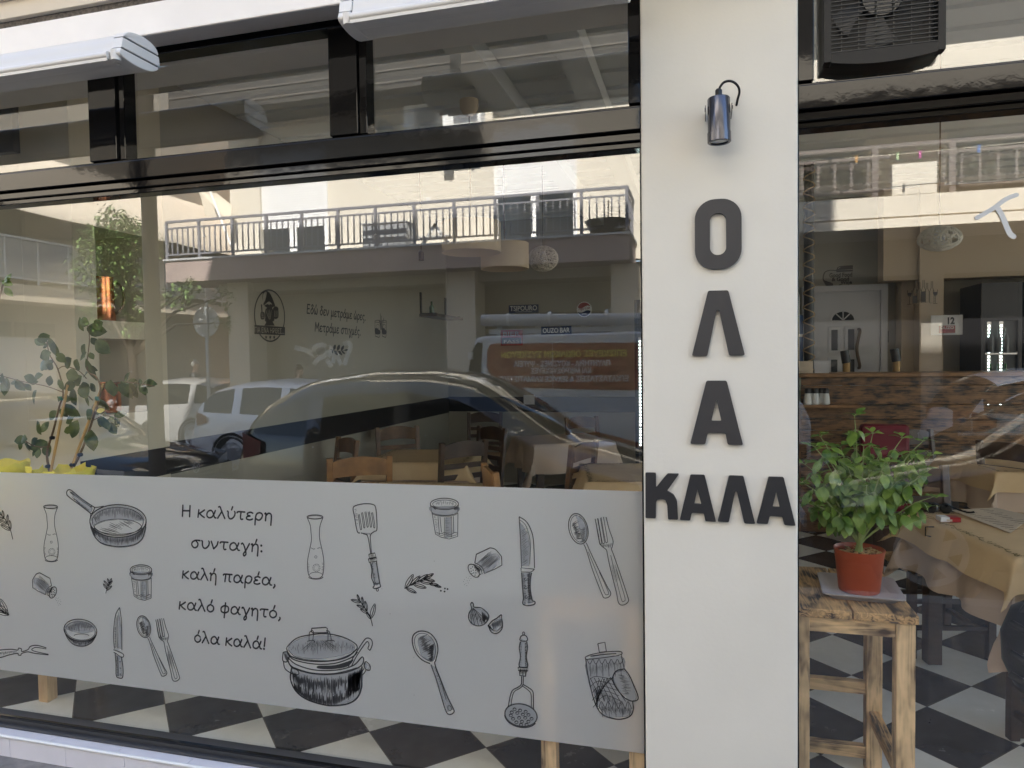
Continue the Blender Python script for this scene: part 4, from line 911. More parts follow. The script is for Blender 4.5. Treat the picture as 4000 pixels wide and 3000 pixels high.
zb_ = vat(c15(1300,1060), 11.8).z; zg = vat(c15(1300,962), 11.8).z; zt_ = vat(c15(1300,752), 11.8).z
x0b, x1b = vat(c15(40,900), 11.8).x - .5, 9.5
bb = MB().box(x0b, x1b, YB-.14, YB, zg+.012, zt_).build("balcony", "sun_wall", B)
MB().box(x0b, x1b, YB-.14, YB-.02, zg-.012, zg+.0115).build("groove", "beige_edge", bb)
MB().box(x0b, x1b, YV2+.002, YB+.002, zb_, zg-.0125).build("slab", "sun_wall", bb)
a, b = vat(c15(945,460), 11.8), vat(c15(1380,425), 11.8)
MB().box(a.x, b.x, YB-.16, YB+.003, zt_+.001, a.z-.02).build("parapet_block", "sun_wall", bb, bevel=.01)
def scroll_rail(x0, x1):
    zt, z1, z0 = vat(c15(1455,245),11.8).z, vat(c15(1400,345),11.8).z, vat(c15(1400,675),11.8).z; y = YB-.07
    mb = MB(); mb.box(x0, x1, y-.03, y+.03, z1-.03, z1+.01); mb.box(x0, x1, y-.03, y+.03, z0-.02, z0+.02)
    n = max(2, int((x1-x0)/.235)); f = lambda u, v: Vector((u, y, v))
    for i in range(n):
        x = x0+.1+i*.235
        if x > x1-.04: break
        mb.box(x-.014, x+.014, y-.013, y+.013, z0+.021, z1-.031)
        for zz, s_ in ((z1-.10, 1), (z0+.09, -1)):
            for sx in (-1, 1):
                q = [(x+sx*.012, y, zz-s_*.07), (x+sx*.03, y, zz-s_*.01), (x+sx*.075, y, zz+s_*.03), (x+sx*.105, y, zz), (x+sx*.085, y, zz-s_*.03), (x+sx*.065, y, zz-s_*.01)]
                mb.tube(cat_rom(q, 3), .008, 5)
                mb.tube(cat_rom([(x, y, zz+s_*.03), (x+sx*.03, y, zz+s_*.055), (x+sx*.05, y, zz+s_*.06)], 3), .007, 5)
            mb.box(x-.02, x+.02, y-.02, y+.02, zz-.008, zz+.008)
    mb.build("railing", "rose_iron", bb)
    return zt, y
a = vat(c15(945,600), 11.8).x; b = vat(c15(1380,600), 11.8).x
zt, y = scroll_rail(x0b, a-.005); scroll_rail(b+.005, x1b)
mb = MB(); mb.box(x0b, x1b, y-.03, y+.03, zt-.03, zt+.03); mb.build("handrail", "rose_iron", bb)
for q in (790, 1535, 2500, 3400): x = vat(c15(q,500), 11.8).x; MB().box(x-.045, x+.045, y-.0295, y+.0295, zt_+.001, zt-.0305).build("baluster_post", "rose_iron", bb)
# clothes line with pegs
yl = YB+.35
t = thing("clothes_line", "thin washing line strung in front of the scrolled iron railing", "washing line", (2, yl, 4.5))
za = vat(c15(60,445), 4.8-yl); zb2 = vat(c15(2212,260), 4.8-yl); MB().tube([za, (za+zb2)/2+Vector((0,0,-.02)), zb2, zb2+Vector((6,0,.2))], .005, 6).build("cord", "canvas", t)
mat("peg_blue", (.10,.22,.55), .4); mat("peg_orange", (.60,.33,.10), .4); mat("peg_green", (.45,.60,.35), .4); mat("peg_pink", (.60,.10,.38), .4); mat("peg_dark", (.04,.05,.07), .4)
for (qx, qy), m_, nm in (((355,430),"peg_dark","dark"), ((603,420),"peg_orange","orange"), ((997,395),"peg_green","pale green"), ((1212,378),"peg_pink","pink"), ((1777,322),"peg_blue","blue")):
    p = vat(c15(qx, qy), 4.8-yl-.0); tag(MB().box(p.x-.015, p.x-.002, yl-.012, yl+.015, p.z-.055, p.z+.055).box(p.x+.002, p.x+.015, yl-.012, yl+.015, p.z-.055, p.z+.055).box(p.x-.002, p.x+.002, yl-.012, yl+.012, p.z-.01, p.z+.03).build("clothes_peg", m_), nm+" plastic peg clipped on the washing line across the street", "clothes peg", "pegs on the washing line")

# ------------------------------------------------------------ cross street: corner house, pink house
XC = -15.6
Cb = thing("corner_house", "pale house with a panelled balcony across the side street, reflected at the window's end", "house", (XC-3, -6, ZS))
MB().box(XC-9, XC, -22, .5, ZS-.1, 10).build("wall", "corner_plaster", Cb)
def xat(q, X=None):
    d = ray(*q); k = (XC if X is None else X)/d.x; p = d*k; p.z += CZ; return Vector((p.x, 2*GY-p.y, p.z))
pz = [xat(c3(0,y)).z for y in (185, 370, 445, 590, 690)]
sl_ = MB().box(XC+.001, XC+1.0, -20, .4, pz[2]-.1, pz[1]).build("balcony", "beige_edge", Cb)
mb = MB(); zz = pz[0]+.35
for k in range(26): y = -20+k*.8; mb.box(XC+.95, XC+.99, y, y+.04, pz[1]+.001, zz)
mb.box(XC+.94, XC+1.0, -20, .4, zz+.001, zz+.05); mb.box(XC+.955, XC+.985, -20, .4, pz[1]+.12, pz[1]+.16); mb.build("railing", "white_metal", sl_)
MB().box(XC+.966, XC+.974, -20, .4, pz[1]+.165, zz-.02).build("panel", "pipe_grey", sl_)
MB().box(XC+.002, XC+.03, -9.2, -5.8, ZS, pz[4]).build("garage_door", "ac_white", Cb)
for k in range(3): MB().box(XC+.002, XC+.03, -9.2+k*1.15, -8.15+k*1.15, pz[4]+.02, pz[3]).build("window", "window_dark", Cb)
for k, y in enumerate((-15.5, -12, -8.5, -5.0)): MB().box(XC+.002, XC+.03, y, y+1.4, pz[1]+.01, pz[1]+2.2).build("balcony_door", "window_dark" if k != 1 else "ac_white", Cb)
aw = MB(); n = 16; za, zb3 = xat(c1(0,1330)).z+.9, xat(c1(0,1400)).z+.1
for k in range(n+1): y = -19+k*(19.4/n); aw.v += [(XC+.01, y, za+.5), (XC+1.5, y, zb3+.1*math.sin(k*1.3)*.3), (XC+1.55, y, zb3-.22-.03*(k%2))]
aw.f += [(3*k+j, 3*k+j+1, 3*k+j+4, 3*k+j+3) for k in range(n) for j in range(2)]
aw.build("awning", "canvas", Cb, smooth=True)
Pk = thing("pink_house", "terracotta pink house at the end of the side street, reflected left of the gnome", "house", (-13, -16, ZS))
MB().box(-22, -9.2, -19, -16.2, ZS-.1, 9).build("wall", "pink_wall", Pk)
a, b = vat(c3(1165,560), 21), vat(c3(1310,755), 21)
wd = MB().box(a.x-.12, b.x+.12, -16.199, -16.12, b.z-.12, a.z+.12).build("window", "ac_white", Pk)
MB().box(a.x, (a.x+b.x)/2-.04, -16.119, -16.10, b.z, a.z).box((a.x+b.x)/2+.04, b.x, -16.119, -16.10, b.z, a.z).build("pane", "pipe_grey", wd)
MB().box(-20, -11.4, -16.198, -16.15, 3.2, 3.5).build("cornice", "beige_edge", Pk)

# utility pole close to the kerb, street sign seen from behind
p = vat(c3(985,300), 5.6)
t = thing("utility_pole", "dark brown utility pole at the kerb, reflected between the tree and the balcony", "pole", (p.x, p.y, ZS)); MB().tube([(p.x-.01, p.y, ZS-.1), (p.x, p.y, 7.5)], [.075, .06], 16).build("shaft", "pole_brown", t, smooth=True)
MB().lathe([(.085,ZS),(.085,ZS+.3),(.07,ZS+.32)], (p.x-.01, p.y, 0), 16).build("base_sleeve", "pole_brown", t)
p = vat(c3(1325,590), 12.0)
t = thing("road_sign", "round road sign on a grey post, seen from behind beside the white car", "road sign", (p.x, p.y, ZS)); MB().tube([(p.x+.05, p.y, ZS-.05), (p.x+.05, p.y, p.z+.4)], .035, 12).build("post", "pipe_grey", t, smooth=True)
MB().lathe([(0,0),(.30,0),(.31,.01),(.30,.02),(0,.02)], (p.x, p.y-.06, p.z), 32, 'y').build("plate", "pipe_grey", t)

# ------------------------------------------------------------ tree
def leaf_mesh(mb, c, l, wd_, yaw, pitch, droop=.2):
    d = Vector((math.cos(yaw)*math.cos(pitch), math.sin(yaw)*math.cos(pitch), math.sin(pitch))); s_ = d.cross(Vector((0,0,1)));
    s_ = s_.normalized() if s_.length > 1e-4 else Vector((1,0,0)); u = s_.cross(d)
    P = lambda a, b, h=0: c + d*l*a + s_*wd_*b + u*l*h
    vs = [P(0,0), P(.3,.42,-.06), P(.3,0,.0), P(.3,-.42,-.06), P(.65,.36,-.1-droop*.3), P(.65,0,-.04-droop*.3), P(.65,-.36,-.1-droop*.3), P(1,0,-droop)]
    mb.add(vs, [(0,1,2),(0,2,3),(1,4,5,2),(2,5,6,3),(4,7,5),(5,7,6)])
def tree(name, label, base, h, blobs, n, leaf, group=None):
    t = thing(name, label, "tree", base); b = Vector(base); tr = MB()
    tr.tube([b+Vector((0,0,-.1)), b+Vector((.05,.02,h*.3)), b+Vector((.0,.05,h*.6)), b+Vector((.1,0,h*.9))], [.13,.10,.07,.02], 10)
    cr = MB(); tot = sum(r**2 for _, r in blobs)
    for c, r in blobs:
        c = Vector(c); tr.tube([b+Vector((0,0,h*.45)), (b+Vector((0,0,h*.6))+c)/2, c], [.05,.03,.008], 6)
        for i in range(int(n*r*r/tot)):
            v = Vector((random.gauss(0,1), random.gauss(0,1), random.gauss(0,1))).normalized()*r*random.uniform(.35,1.08)**.6
            if random.random() < .3: v *= .8
            leaf_mesh(cr, c+v, leaf*random.uniform(.7,1.3), leaf*.5, random.uniform(0,6.28), random.uniform(-.8,.5))
    tr.build("trunk", "bark", t, smooth=True); cr.build("crown", "leaf_tree", t)
bl = []
for q, r in (((720,1420),.35),((800,1500),.45),((700,1560),.4),((880,1560),.5)): bl.append((tuple(vat(c1(*q), 12.2)), r))
for q, r in (((620,100),.5),((760,60),.55),((860,120),.6),((640,260),.6),((760,300),.5),((860,330),.5),((900,480),.4),((700,420),.35),((620,560),.3),((880,640),.25),((1150,420),.3),((1230,390),.25),((1440,430),.25),((1450,600),.2)): bl.append((tuple(vat(c3(*q), 12.2 if q[0] < 1000 else 11.6)), r))
p = vat(c3(840,300), 12.2)
tree("street_tree", "leafy green street tree at the corner, reflected over the copper pots", (p.x, p.y, ZS-.02), 4.2, bl, 4200, .115)

# ------------------------------------------------------------ cars
def smooth_interp(xs, ys, x):
    xs, ys = np.array(xs), np.array(ys); i = int(np.clip(np.searchsorted(xs, x)-1, 0, len(xs)-2)); t = (x-xs[i])/(xs[i+1]-xs[i])
    return float(ys[i]*(1-t)+ys[i+1]*t)
def car(name, label, cx, cy, dirx, paint, glass, L=4.3, W=1.8, H=1.5, kind='hatch', group=None, plates=True):
    """body lofted from stations along the car; nose towards dirx along X; stands on the road"""
    t = thing(name, label, "car", (cx, cy, ZR), group)
    if kind == 'hatch':
        top = [(0,.50),(.015,.66),(.06,.76),(.16,.85),(.25,.92),(.27,.94),(.34,1.10),(.42,1.30),(.47,1.39),(.56,1.45),(.68,1.47),(.82,1.44),(.90,1.37),(.95,1.18),(.985,.92),(1.,.6)]
        ws, we, rs, re = .265, .445, .895, .975
    else:
        top = [(0,.50),(.012,.68),(.05,.80),(.15,.90),(.235,.97),(.25,.99),(.32,1.15),(.40,1.33),(.46,1.43),(.56,1.48),(.70,1.48),(.84,1.42),(.92,1.30),(.965,1.10),(.99,.86),(1.,.6)]
        ws, we, rs, re = .245, .435, .90, .985
    k = H/1.47
    tx, tz = [a for a, _ in top], [b*k for _, b in top]
    hw = lambda s: W/2*smooth_interp([0,.03,.12,.3,.8,.95,1],[.72,.86,.96,1,1,.95,.86], s)
    belt = lambda s: smooth_interp([0,.25,.6,1],[.80*k,.90*k,.94*k,1.0*k], s)
    N = 60; S = sorted(set([i/N for i in range(N+1)]+[ws, we, rs, re])); rows = []
    for s in S:
        zt = sum(smooth_interp(tx, tz, min(1,max(0,s+d))) for d in (-.012,0,.012))/3; w_ = hw(s); cw = .20 if kind == 'mono' else .10; bz = min(belt(s), zt-cw-.015)
        gh = max(0, zt-cw-bz-.01); gw = w_*.965-gh*.30
        half = [(w_*.80,.19),(w_*.95,.24),(w_*1.0,.45*k),(w_*1.0,.62*k),(w_*.985,bz-.05),(w_*.965,bz),(gw+.01,zt-cw),(gw*.93,zt-cw*.62),(gw*.55,zt-cw*.12),(0,zt+.02)]
        rows.append((s, [(y, z) for y, z in half]+[(-y, z) for y, z in half[-2::-1]], zt-cw-bz+.08))
    X = lambda s: cx + dirx*(L/2 - s*L)
    nr = len(rows[0][1]); body = MB(); parts = {}
    def part(n_): return parts.setdefault(n_, MB())
    for i in range(len(rows)-1):
        s0, a, g0 = rows[i]; s1, b, g1 = rows[i+1]; sm = (s0+s1)/2
        for j in range(nr-1):
            quad = [(X(s0), cy+a[j][0], ZR+a[j][1]), (X(s0), cy+a[j+1][0], ZR+a[j+1][1]), (X(s1), cy+b[j+1][0], ZR+b[j+1][1]), (X(s1), cy+b[j][0], ZR+b[j][1])]
            dst = body
            if j in (5, nr-7) and min(g0, g1) > .16:
                side = 'n' if j == 5 else 'f'
                for nm, lo, hi in (("front_door_window", ws+.07, .575), ("rear_door_window", .595, .775), ("quarter_window", .795, re-.035)):
                    if lo < sm < hi: dst = part((nm, side))
            elif 6 <= j <= nr-8:
                if ws < sm < we: dst = part(("windscreen", ''))
                elif rs < sm < re: dst = part(("rear_window", ''))
            dst.add(quad, [(0,1,2,3)])
    body.add([(X(0), cy+y, ZR+z) for y, z in rows[0][1]], [tuple(range(nr))]); body.add([(X(1), cy+y, ZR+z) for y, z in rows[-1][1]], [tuple(range(nr-1,-1,-1))])
    def weld(mb): # share vertices so the paint shades smoothly
        d = {}; v2 = []; mp = []
        for v in mb.v:
            kk = tuple(round(c, 4) for c in v)
            if kk not in d: d[kk] = len(v2); v2.append(v)
            mp.append(d[kk])
        mb.v = v2; mb.f = [q for q in (tuple(dict.fromkeys(mp[i] for i in f)) for f in mb.f) if len(q) > 2]; return mb
    weld(body).build("body", paint, t, smooth=True)
    for (nm, _), mb in parts.items(): weld(mb).build(nm, glass, t, smooth=True)
    r = .32*k
    for s in (.17, .80):
        for sy in (-1, 1):
            y = cy+sy*(W/2-.10); wx = X(s); wh = MB().lathe([(r*.66,-.09),(r*.93,-.105),(r,-.08),(r,.08),(r*.93,.105),(r*.66,.09)], (wx, y, ZR+r), 32, 'y').build("wheel", "tyre", t, smooth=True)
            yo = y+sy*.088; mb = MB(); mb.lathe([(0,0),(r*.20,0),(r*.20,sy*.012),(0,sy*.015)], (wx, yo, ZR+r), 16, 'y'); mb.lathe([(r*.56,0),(r*.68,0),(r*.68,sy*.014),(r*.58,sy*.010),(r*.56,0)], (wx, yo, ZR+r), 32, 'y')
            for q in range(6):
                th = q*math.pi/3+.3; mb.beam((wx+r*.15*math.cos(th), yo+sy*.006, ZR+r+r*.15*math.sin(th)), (wx+r*.6*math.cos(th), yo+sy*.004, ZR+r+r*.6*math.sin(th)), .11, .012, (0,1,0))
            mb.build("rim", "rim_grey", wh)
            MB().lathe([(r*1.02,0),(r*1.13,0),(r*1.13,sy*.012),(r*1.02,sy*.012)], (wx, cy+sy*W/2*.998, ZR+r), 32, 'y').build("wheel_arch", "tyre", t)
    for sy in (-1, 1):
        x0 = X(.02); yy = cy+sy*W*.36
        mb = MB(); vs = [(X(.012), cy+sy*W*.25, ZR+.56*k), (X(.012), cy+sy*W*.25, ZR+.68*k), (X(.045), cy+sy*W*.435, ZR+.72*k), (X(.045), cy+sy*W*.435, ZR+.57*k), (X(.11), cy+sy*W*.485, ZR+.755*k), (X(.085), cy+sy*W*.49, ZR+.61*k)]
        vs = [(a+dirx*.022, b+sy*.006, c) for a, b, c in vs]; mb.add(vs, [(0,1,2,3),(3,2,4,5)]); mb.build("headlight", "head_glass", t)
        vs = [(X(.985), cy+sy*W*.30, ZR+.82*k), (X(.985), cy+sy*W*.30, ZR+1.0*k), (X(.95), cy+sy*W*.475, ZR+1.0*k), (X(.95), cy+sy*W*.475, ZR+.78*k), (X(.90), cy+sy*W*.492, ZR+.93*k), (X(.90), cy+sy*W*.492, ZR+.84*k)]
        vs = [(a-dirx*.03, b+sy*.010, c) for a, b, c in vs]; MB().add(vs, [(0,1,2,3),(3,2,4,5)]).build("tail_light", "tail_red", t)
        mx = X(ws+.085); MB().lathe([(0,-.06),(.055,-.05),(.075,0),(.055,.06),(0,.07)], (mx, cy+sy*(W/2+.10), ZR+.99*k), 14, 'x').build("wing_mirror", paint, t, smooth=True)
        MB().box(mx-.03, mx+.03, min(cy+sy*W*.475, cy+sy*(W/2+.06)), max(cy+sy*W*.475, cy+sy*(W/2+.06)), ZR+.95*k, ZR+.98*k).build("mirror_arm", "tyre", t)
    mb = MB()
    for q in range(4): z = ZR+(.52+.045*q)*k; mb.box(X(.004)-.004+dirx*.012, X(.004)+.006+dirx*.014, cy-W*.22, cy+W*.22, z, z+.022)
    mb.build("grille", "tyre", t)
    MB().box(min(X(0), X(0)+dirx*.02), max(X(0), X(0)+dirx*.02), cy-.26, cy+.26, ZR+.36, ZR+.47).build("number_plate", "ac_white", t)
    MB().box(min(X(1), X(1)-dirx*.02), max(X(1), X(1)-dirx*.02), cy-.26, cy+.26, ZR+.62*k, ZR+.73*k).build("number_plate", "ac_white", t)
    return t, X
YN = -1.72
car("parked_car", "dark parked car with a big reflecting windscreen across the middle of the long window", -2.2, YN, 1, "car_dark", "car_glass", 4.2, 1.85, 1.70, 'mono')
vw, XX = car("parked_car", "black parked car whose nose shows low beside the niche wall", -7.55, YN, 1, "car_black", "car_glass", 4.3, 1.8, 1.5)
mb = MB(); f = lambda u, v: Vector((XX(0)+.03, YN+u, ZR+.66+v)); mb.ribbon(ell(0,0,.055,.055), .010, f); mb.ribbon([(-.036,.036),(-.012,-.004),(0,.02),(.012,-.004),(.036,.036)], .010, f); mb.ribbon([(-.046,.012),(-.02,-.045),(0,-.008),(.02,-.045),(.046,.012)], .010, f)
mb.build("emblem", "white_metal", vw)
p = Vector((XX(.33), YN+.35, ZR+1.12)); MB().box(p.x-.16, p.x+.16, p.y-.25, p.y+.25, ZR+1.215, ZR+1.22).build("paper", "paper_white", vw)
car("parked_car", "white hatchback parked across the road, its tail behind the dark car", -5.9, 4.8-10.4, 1, "car_white", "car_glass", 4.2, 1.8, 1.52)
car("parked_car", "pale car further back near the walking man with grey hair", -11.3, 4.8-13.0, -1, "car_pale", "car_glass", 4.3, 1.8, 1.5)
car("parked_car", "white car parked across the road, only its roof showing above the plank counter", 5.1, 4.8-10.4, 1, "car_white", "car_glass", 4.2, 1.8, 1.6)
car("parked_car", "dark parked car with see-through windows reflected in the smaller window", 3.05, YN, -1, "car_grey", "clear_glass", 4.4, 1.8, 1.66)

# ------------------------------------------------------------ repair van
YV = 4.8-9.6
V = thing("repair_van", "white van with a dark red lettered panel and a grey pipe on its roof", "van", (.2, YV-1, ZR))
pr = [vat(c4(*q), 9.6) for q in ((990,800),(1010,720),(1040,665),(1090,652))]
zroof = pr[3].z; xl = pr[0].x
prof = [(xl+.02, .05), (xl, 1.0), (pr[1].x, pr[1].z-.1), (pr[2].x, pr[2].z), (pr[3].x, zroof), (.15, zroof+.02), (.35, zroof-.06), (.85, 1.15), (1.25, 1.0), (1.36, .75), (1.36, .05)]
MB().prism(prof, lambda u, v, d: Vector((u, d, v)), YV-1.85, YV).build("body", "van_white", V, bevel=.03)
MB().prism([(xl+.005, .9), (xl-.012, 1.05), (pr[1].x-.01, pr[1].z-.1), (pr[2].x+.03, pr[2].z-.06), (pr[2].x+.10, pr[2].z-.08), (xl+.16, .9)], lambda u, v, d: Vector((u, d, v)), YV+.001, YV+.012).build("rear_corner", "tyre", V)
q = [vat(c4(*a), 9.588) for a in ((1110,740),(1130,705),(1165,698),(2040,698),(2040,940),(1990,985),(1950,985),(1210,968),(1150,925),(1108,850))]
pn = MB().prism([(a.x, a.z) for a in q[:3]]+[(-.05, q[3].z),(-.05,q[5].z+.0)]+[(q[6].x, q[6].z),(q[7].x,q[7].z),(q[8].x,q[8].z),(q[9].x,q[9].z)], lambda u, v, d: Vector((u, d, v)), YV+.001, YV+.008).build("side_panel", "van_orange", V)
def van_text(s, xa, xb, yb, hpx, m_):
    a, b = vat(c4(xa, yb), 9.587), vat(c4(xb, yb), 9.587); h = hpx*.6329/2740*10.6; mb = MB()
    text_into(mb, s, lambda u, v: Vector((b.x-u, YV+.0105, min(a.z,b.z)+v)), width=b.x-a.x, height=h, bold=.035); mb.build("lettering", m_, pn)
van_text("ΕΠΙΣΚΕΥΕΣ ΟΙΚΙΑΚΩΝ ΣΥΣΚΕΥΩΝ", 1197, 1972, 775, 33, "van_yellow"); van_text("ΠΛΥΝΤΗΡΙΑ - ΚΟΥΖΙΝΕΣ - ΨΥΓΕΙΑ", 1275, 1870, 834, 29, "van_letter")
van_text("ΚΑΙ ΜΙΚΡΟΣΥΣΚΕΥΕΣ", 1380, 1752, 880, 29, "van_letter"); van_text("ΕΓΚΑΤΑΣΤΑΣΕΙΣ & SERVICE ΚΛΙΜΑΤΙΣΤΙΚΩΝ", 1160, 1982, 930, 29, "van_letter")
MB().box(vat(c4(1515,900),9.58).x-.006, vat(c4(1515,900),9.58).x+.006, YV+.0085, YV+.0095, .5, zroof-.02).build("panel_seam", "van_white", pn)
MB().box(xl+.1, 1.3, YV+.001, YV+.03, .28, .46).build("side_moulding", "tyre", V)
pt = [vat(c4(*a), 9.8) for a in ((1080,555),(2050,548))]
MB().tube([pt[0], (pt[0]+pt[1])/2, pt[1], pt[1]+Vector((.45,0,.01))], .085, 16).build("roof_pipe", "pipe_grey", V, smooth=True)
mb = MB()
for xx in (1245, 1500, 1850): x = vat(c4(xx,550),9.8).x; mb.lathe([(.095,-.02),(.10,-.01),(.10,.01),(.095,.02)], (x, pt[0].y, pt[0].z), 16, 'x')
mb.build("pipe_clamp", "ac_white", V)
MB().box(pt[0].x+.1, .3, YV-.3, YV-.2, zroof+.03, zroof+.10).build("roof_rail", "pipe_grey", V)
mb = MB()
for xx in (1180, 1420, 1700, 1930): x = vat(c4(xx,600),9.8).x; mb.box(x-.03, x+.03, YV-.299, YV-.201, zroof-.02, pt[0].z-.08)
mb.build("rail_foot", "pipe_grey", V)
for x in (xl+.85, .72):
    for sy in (0, 1):
        y = YV-.12 if sy == 0 else YV-1.73
        wv = MB().lathe([(.2,-.1),(.31,-.11),(.33,-.08),(.33,.08),(.31,.11),(.2,.1)], (x, y, ZR+.33), 28, 'y').build("wheel", "tyre", V, smooth=True); MB().lathe([(0,.09),(.21,.09),(.2,.115),(0,.10)], (x, y, ZR+.33), 24, 'y').build("rim", "rim_grey", wv)
MB().box(.40, .80, YV-1.6, YV-.25, 1.2, zroof-.3).build("windscreen", "car_glass", V)
MB().add([(.0,YV+.004,1.15),(.70,YV+.004,1.15),(.36,YV+.004,zroof-.15),(.0,YV+.004,zroof-.15)], [(0,1,2,3)]).build("door_window", "car_glass", V)
a = vat(c4(1000,775), 9.55); MB().box(a.x-.02, a.x+.05, YV+.013, YV+.05, a.z-.05, a.z+.05).build("door_hinge", "ac_white", V)

# ------------------------------------------------------------ people in the street
def person(label, base, yaw, hair, shirt, legs="tyre", h=1.75, stride=.18, hairlen=0):
    """one skinned body: pelvis, spine, head, arms and legs joint by joint; clothes and hair follow it"""
    t = thing("person", label, "person", base); k = h/1.75
    def skin(nm, verts, edges, radii, m_, sub=2):
        me = bpy.data.meshes.new(nm); me.from_pydata([tuple(Vector(v)*k) for v in verts], edges, []); o = bpy.data.objects.new(nm, me); COL.objects.link(o); o.parent = t
        md = o.modifiers.new("skin", 'SKIN'); md.use_smooth_shade = True
        if not me.skin_vertices: return o
        for i, r_ in enumerate(radii): rr = r_ if hasattr(r_, '__len__') else (r_, r_); me.skin_vertices[0].data[i].radius = (rr[0]*k, rr[1]*k)
        me.skin_vertices[0].data[0].use_root = True
        o.modifiers.new("sub", 'SUBSURF').render_levels = sub; o.modifiers["sub"].levels = sub
        me.materials.append(M(m_)); return o
    s = stride
    V_ = [(0,0,.95),(0,0,1.12),(0,0,1.32),(0,.0,1.44),(0,.02,1.52),(0,.03,1.62),(0,.02,1.71),
          (.17,0,1.41),(.25,-.05,1.16),(.24,.10,.94),(.24,.14,.86),(-.17,0,1.41),(-.25,.06,1.16),(-.24,.16,.95),(-.24,.2,.87),
          (.09,0,.90),(.10,s,.50),(.10,s*.6,.09),(.10,s*.6+.12,.03),(-.09,0,.90),(-.10,-s*.3,.50),(-.10,-s*1.3,.12),(-.10,-s*1.3+.11,.03)]
    Ed = [(0,1),(1,2),(2,3),(3,4),(4,5),(5,6),(3,7),(7,8),(8,9),(9,10),(3,11),(11,12),(12,13),(13,14),(0,15),(15,16),(16,17),(17,18),(0,19),(19,20),(20,21),(21,22)]
    Rd = [(.14,.10),(.13,.095),(.16,.11),(.10,.075),.052,(.072,.092),(.066,.082),.06,.045,.034,.03,.06,.045,.034,.03,.085,.058,.04,.035,.085,.058,.04,.035]
    b = skin("body", V_, Ed, Rd, "skin")
    sh = skin("shirt", [(0,0,.93),(0,0,1.12),(0,0,1.32),(0,0,1.43),(.17,0,1.40),(.235,-.04,1.22),(-.17,0,1.40),(-.235,.05,1.22)], [(0,1),(1,2),(2,3),(3,4),(4,5),(3,6),(6,7)], [(.16,.12),(.145,.11),(.175,.125),(.105,.085),.075,.062,.075,.062], shirt)
    tr_ = skin("trousers", [(0,0,.96),(.09,0,.90),(.10,s,.50),(.10,s*.6,.12),(-.09,0,.90),(-.10,-s*.3,.50),(-.10,-s*1.3,.14)], [(0,1),(1,2),(2,3),(0,4),(4,5),(5,6)], [(.155,.115),.1,.075,.06,.1,.075,.06], legs)
    skin("hair", [(0,-.01,1.70),(0,.035,1.735),(0,-.065,1.63-hairlen)], [(0,1),(0,2)], [(.074,.07),(.055,.05),(.062,.05)], hair)
    for sx in (-1, 1):
        MB().lathe([(0,-.008),(.016,0),(0,.008)], (sx*.085*k, .02*k, 1.62*k), 10, 'x').build("ear", "skin", t)
        MB().lathe([(0,-.009),(.011,0),(0,.009)], (sx*.032*k, .122*k, 1.645*k), 10).build("eye", "dark_hair", t)
    nz = MB(); nz.lathe([(0,-.03),(.014,-.02),(.009,.02),(0,.03)], (0, .132*k, 1.615*k), 10); nz.build("nose", "skin", t, smooth=True)
    for c_ in t.children: c_.location = (0, 0, 0)
    t.rotation_euler = (0, 0, yaw); return t
p = vat(c3(1262,845), 14.6); person("man with short grey hair in a dark grey T-shirt walking past the white cars", (p.x, p.y, ZS-.02), R(-110), "grey_hair", "tshirt", h=1.78)
p = vat(c3(1935,885), 12.7); person("person with dark hair, only the head showing over the white hatchback's roof", (p.x, p.y, ZS-.02), R(-75), "dark_hair", "ac_white", h=1.62, hairlen=.12)
# ------------------------------------------------------------ inside the taverna
mat("room_wall", (.40,.37,.30), .92, bump=.06, bscale=40, var=.04, vscale=1.5)
mat("room_light", (.66,.59,.45), .92, bump=.06, bscale=40)
mat("room_brown", (.60,.48,.34), .92, bump=.06, bscale=40)
mat("stripe_black", (.006,.006,.007), .5)
mat("ceiling_white", (.66,.66,.62), .7)
mat("chair_wood", (.17,.085,.035), .42, bump=.08, bscale=40, var=.45, vscale=9)
mat("chair_light", (.30,.155,.06), .42, bump=.08, bscale=40, var=.4, vscale=9)
mat("chair_dark", (.07,.038,.022), .42, bump=.08, bscale=40, var=.4, vscale=9)
mat("rush", (.38,.23,.10), .8, bump=.9, bscale=90, var=.35, vscale=60)
mat("cloth_tan", (.56,.43,.33), .9, bump=.1, bscale=300)
mat("paper_brown", (.60,.43,.24), .75, bump=.12, bscale=70, var=.06, vscale=9)
mat("print_green", (.17,.13,.045), .8)
mat("copper", (.80,.28,.12), .24, metal=1.0, bump=.05, bscale=25)
mat("terracotta", (.36,.068,.026), .42, bump=.03, bscale=60, var=.12, vscale=12)
mat("tray_grey", (.42,.38,.37), .5)
mat("soil", (.035,.022,.014), .95, bump=1, bscale=120, var=.6, vscale=60)
mat("chips", (.44,.28,.14), .9, bump=.3, bscale=100, var=.35, vscale=50)
mat("basil_stem", (.30,.36,.13), .6)
mat("twig", (.16,.10,.05), .8, bump=.3, bscale=80)
mat("cane", (.48,.29,.10), .6)
mat("tape_green", (.03,.14,.11), .5)
mat("leaf_yellow", (.45,.36,.04), .5)
mat("yellow_wrap", (.80,.66,.06), .55, bump=.25, bscale=160)
mat("drum_shade", (.60,.48,.32), .85)
mat("wicker", (.72,.66,.54), .8)
mat("cushion_red", (.17,.008,.02), .5, bump=.05, bscale=50)
mat("enamel_white", (.80,.80,.80), .3)
mat("sign_red", (.33,.03,.03), .4)
mat("sign_blue", (.02,.035,.10), .4)
mat("sign_black", (.02,.025,.035), .4)
mat("door_white", (.55,.55,.57), .35)
mat("bronze", (.10,.06,.03), .4, metal=.6)
mat("art_grey", (.085,.07,.058), .7)
mat("blue_panel", (.05,.13,.30), .4)
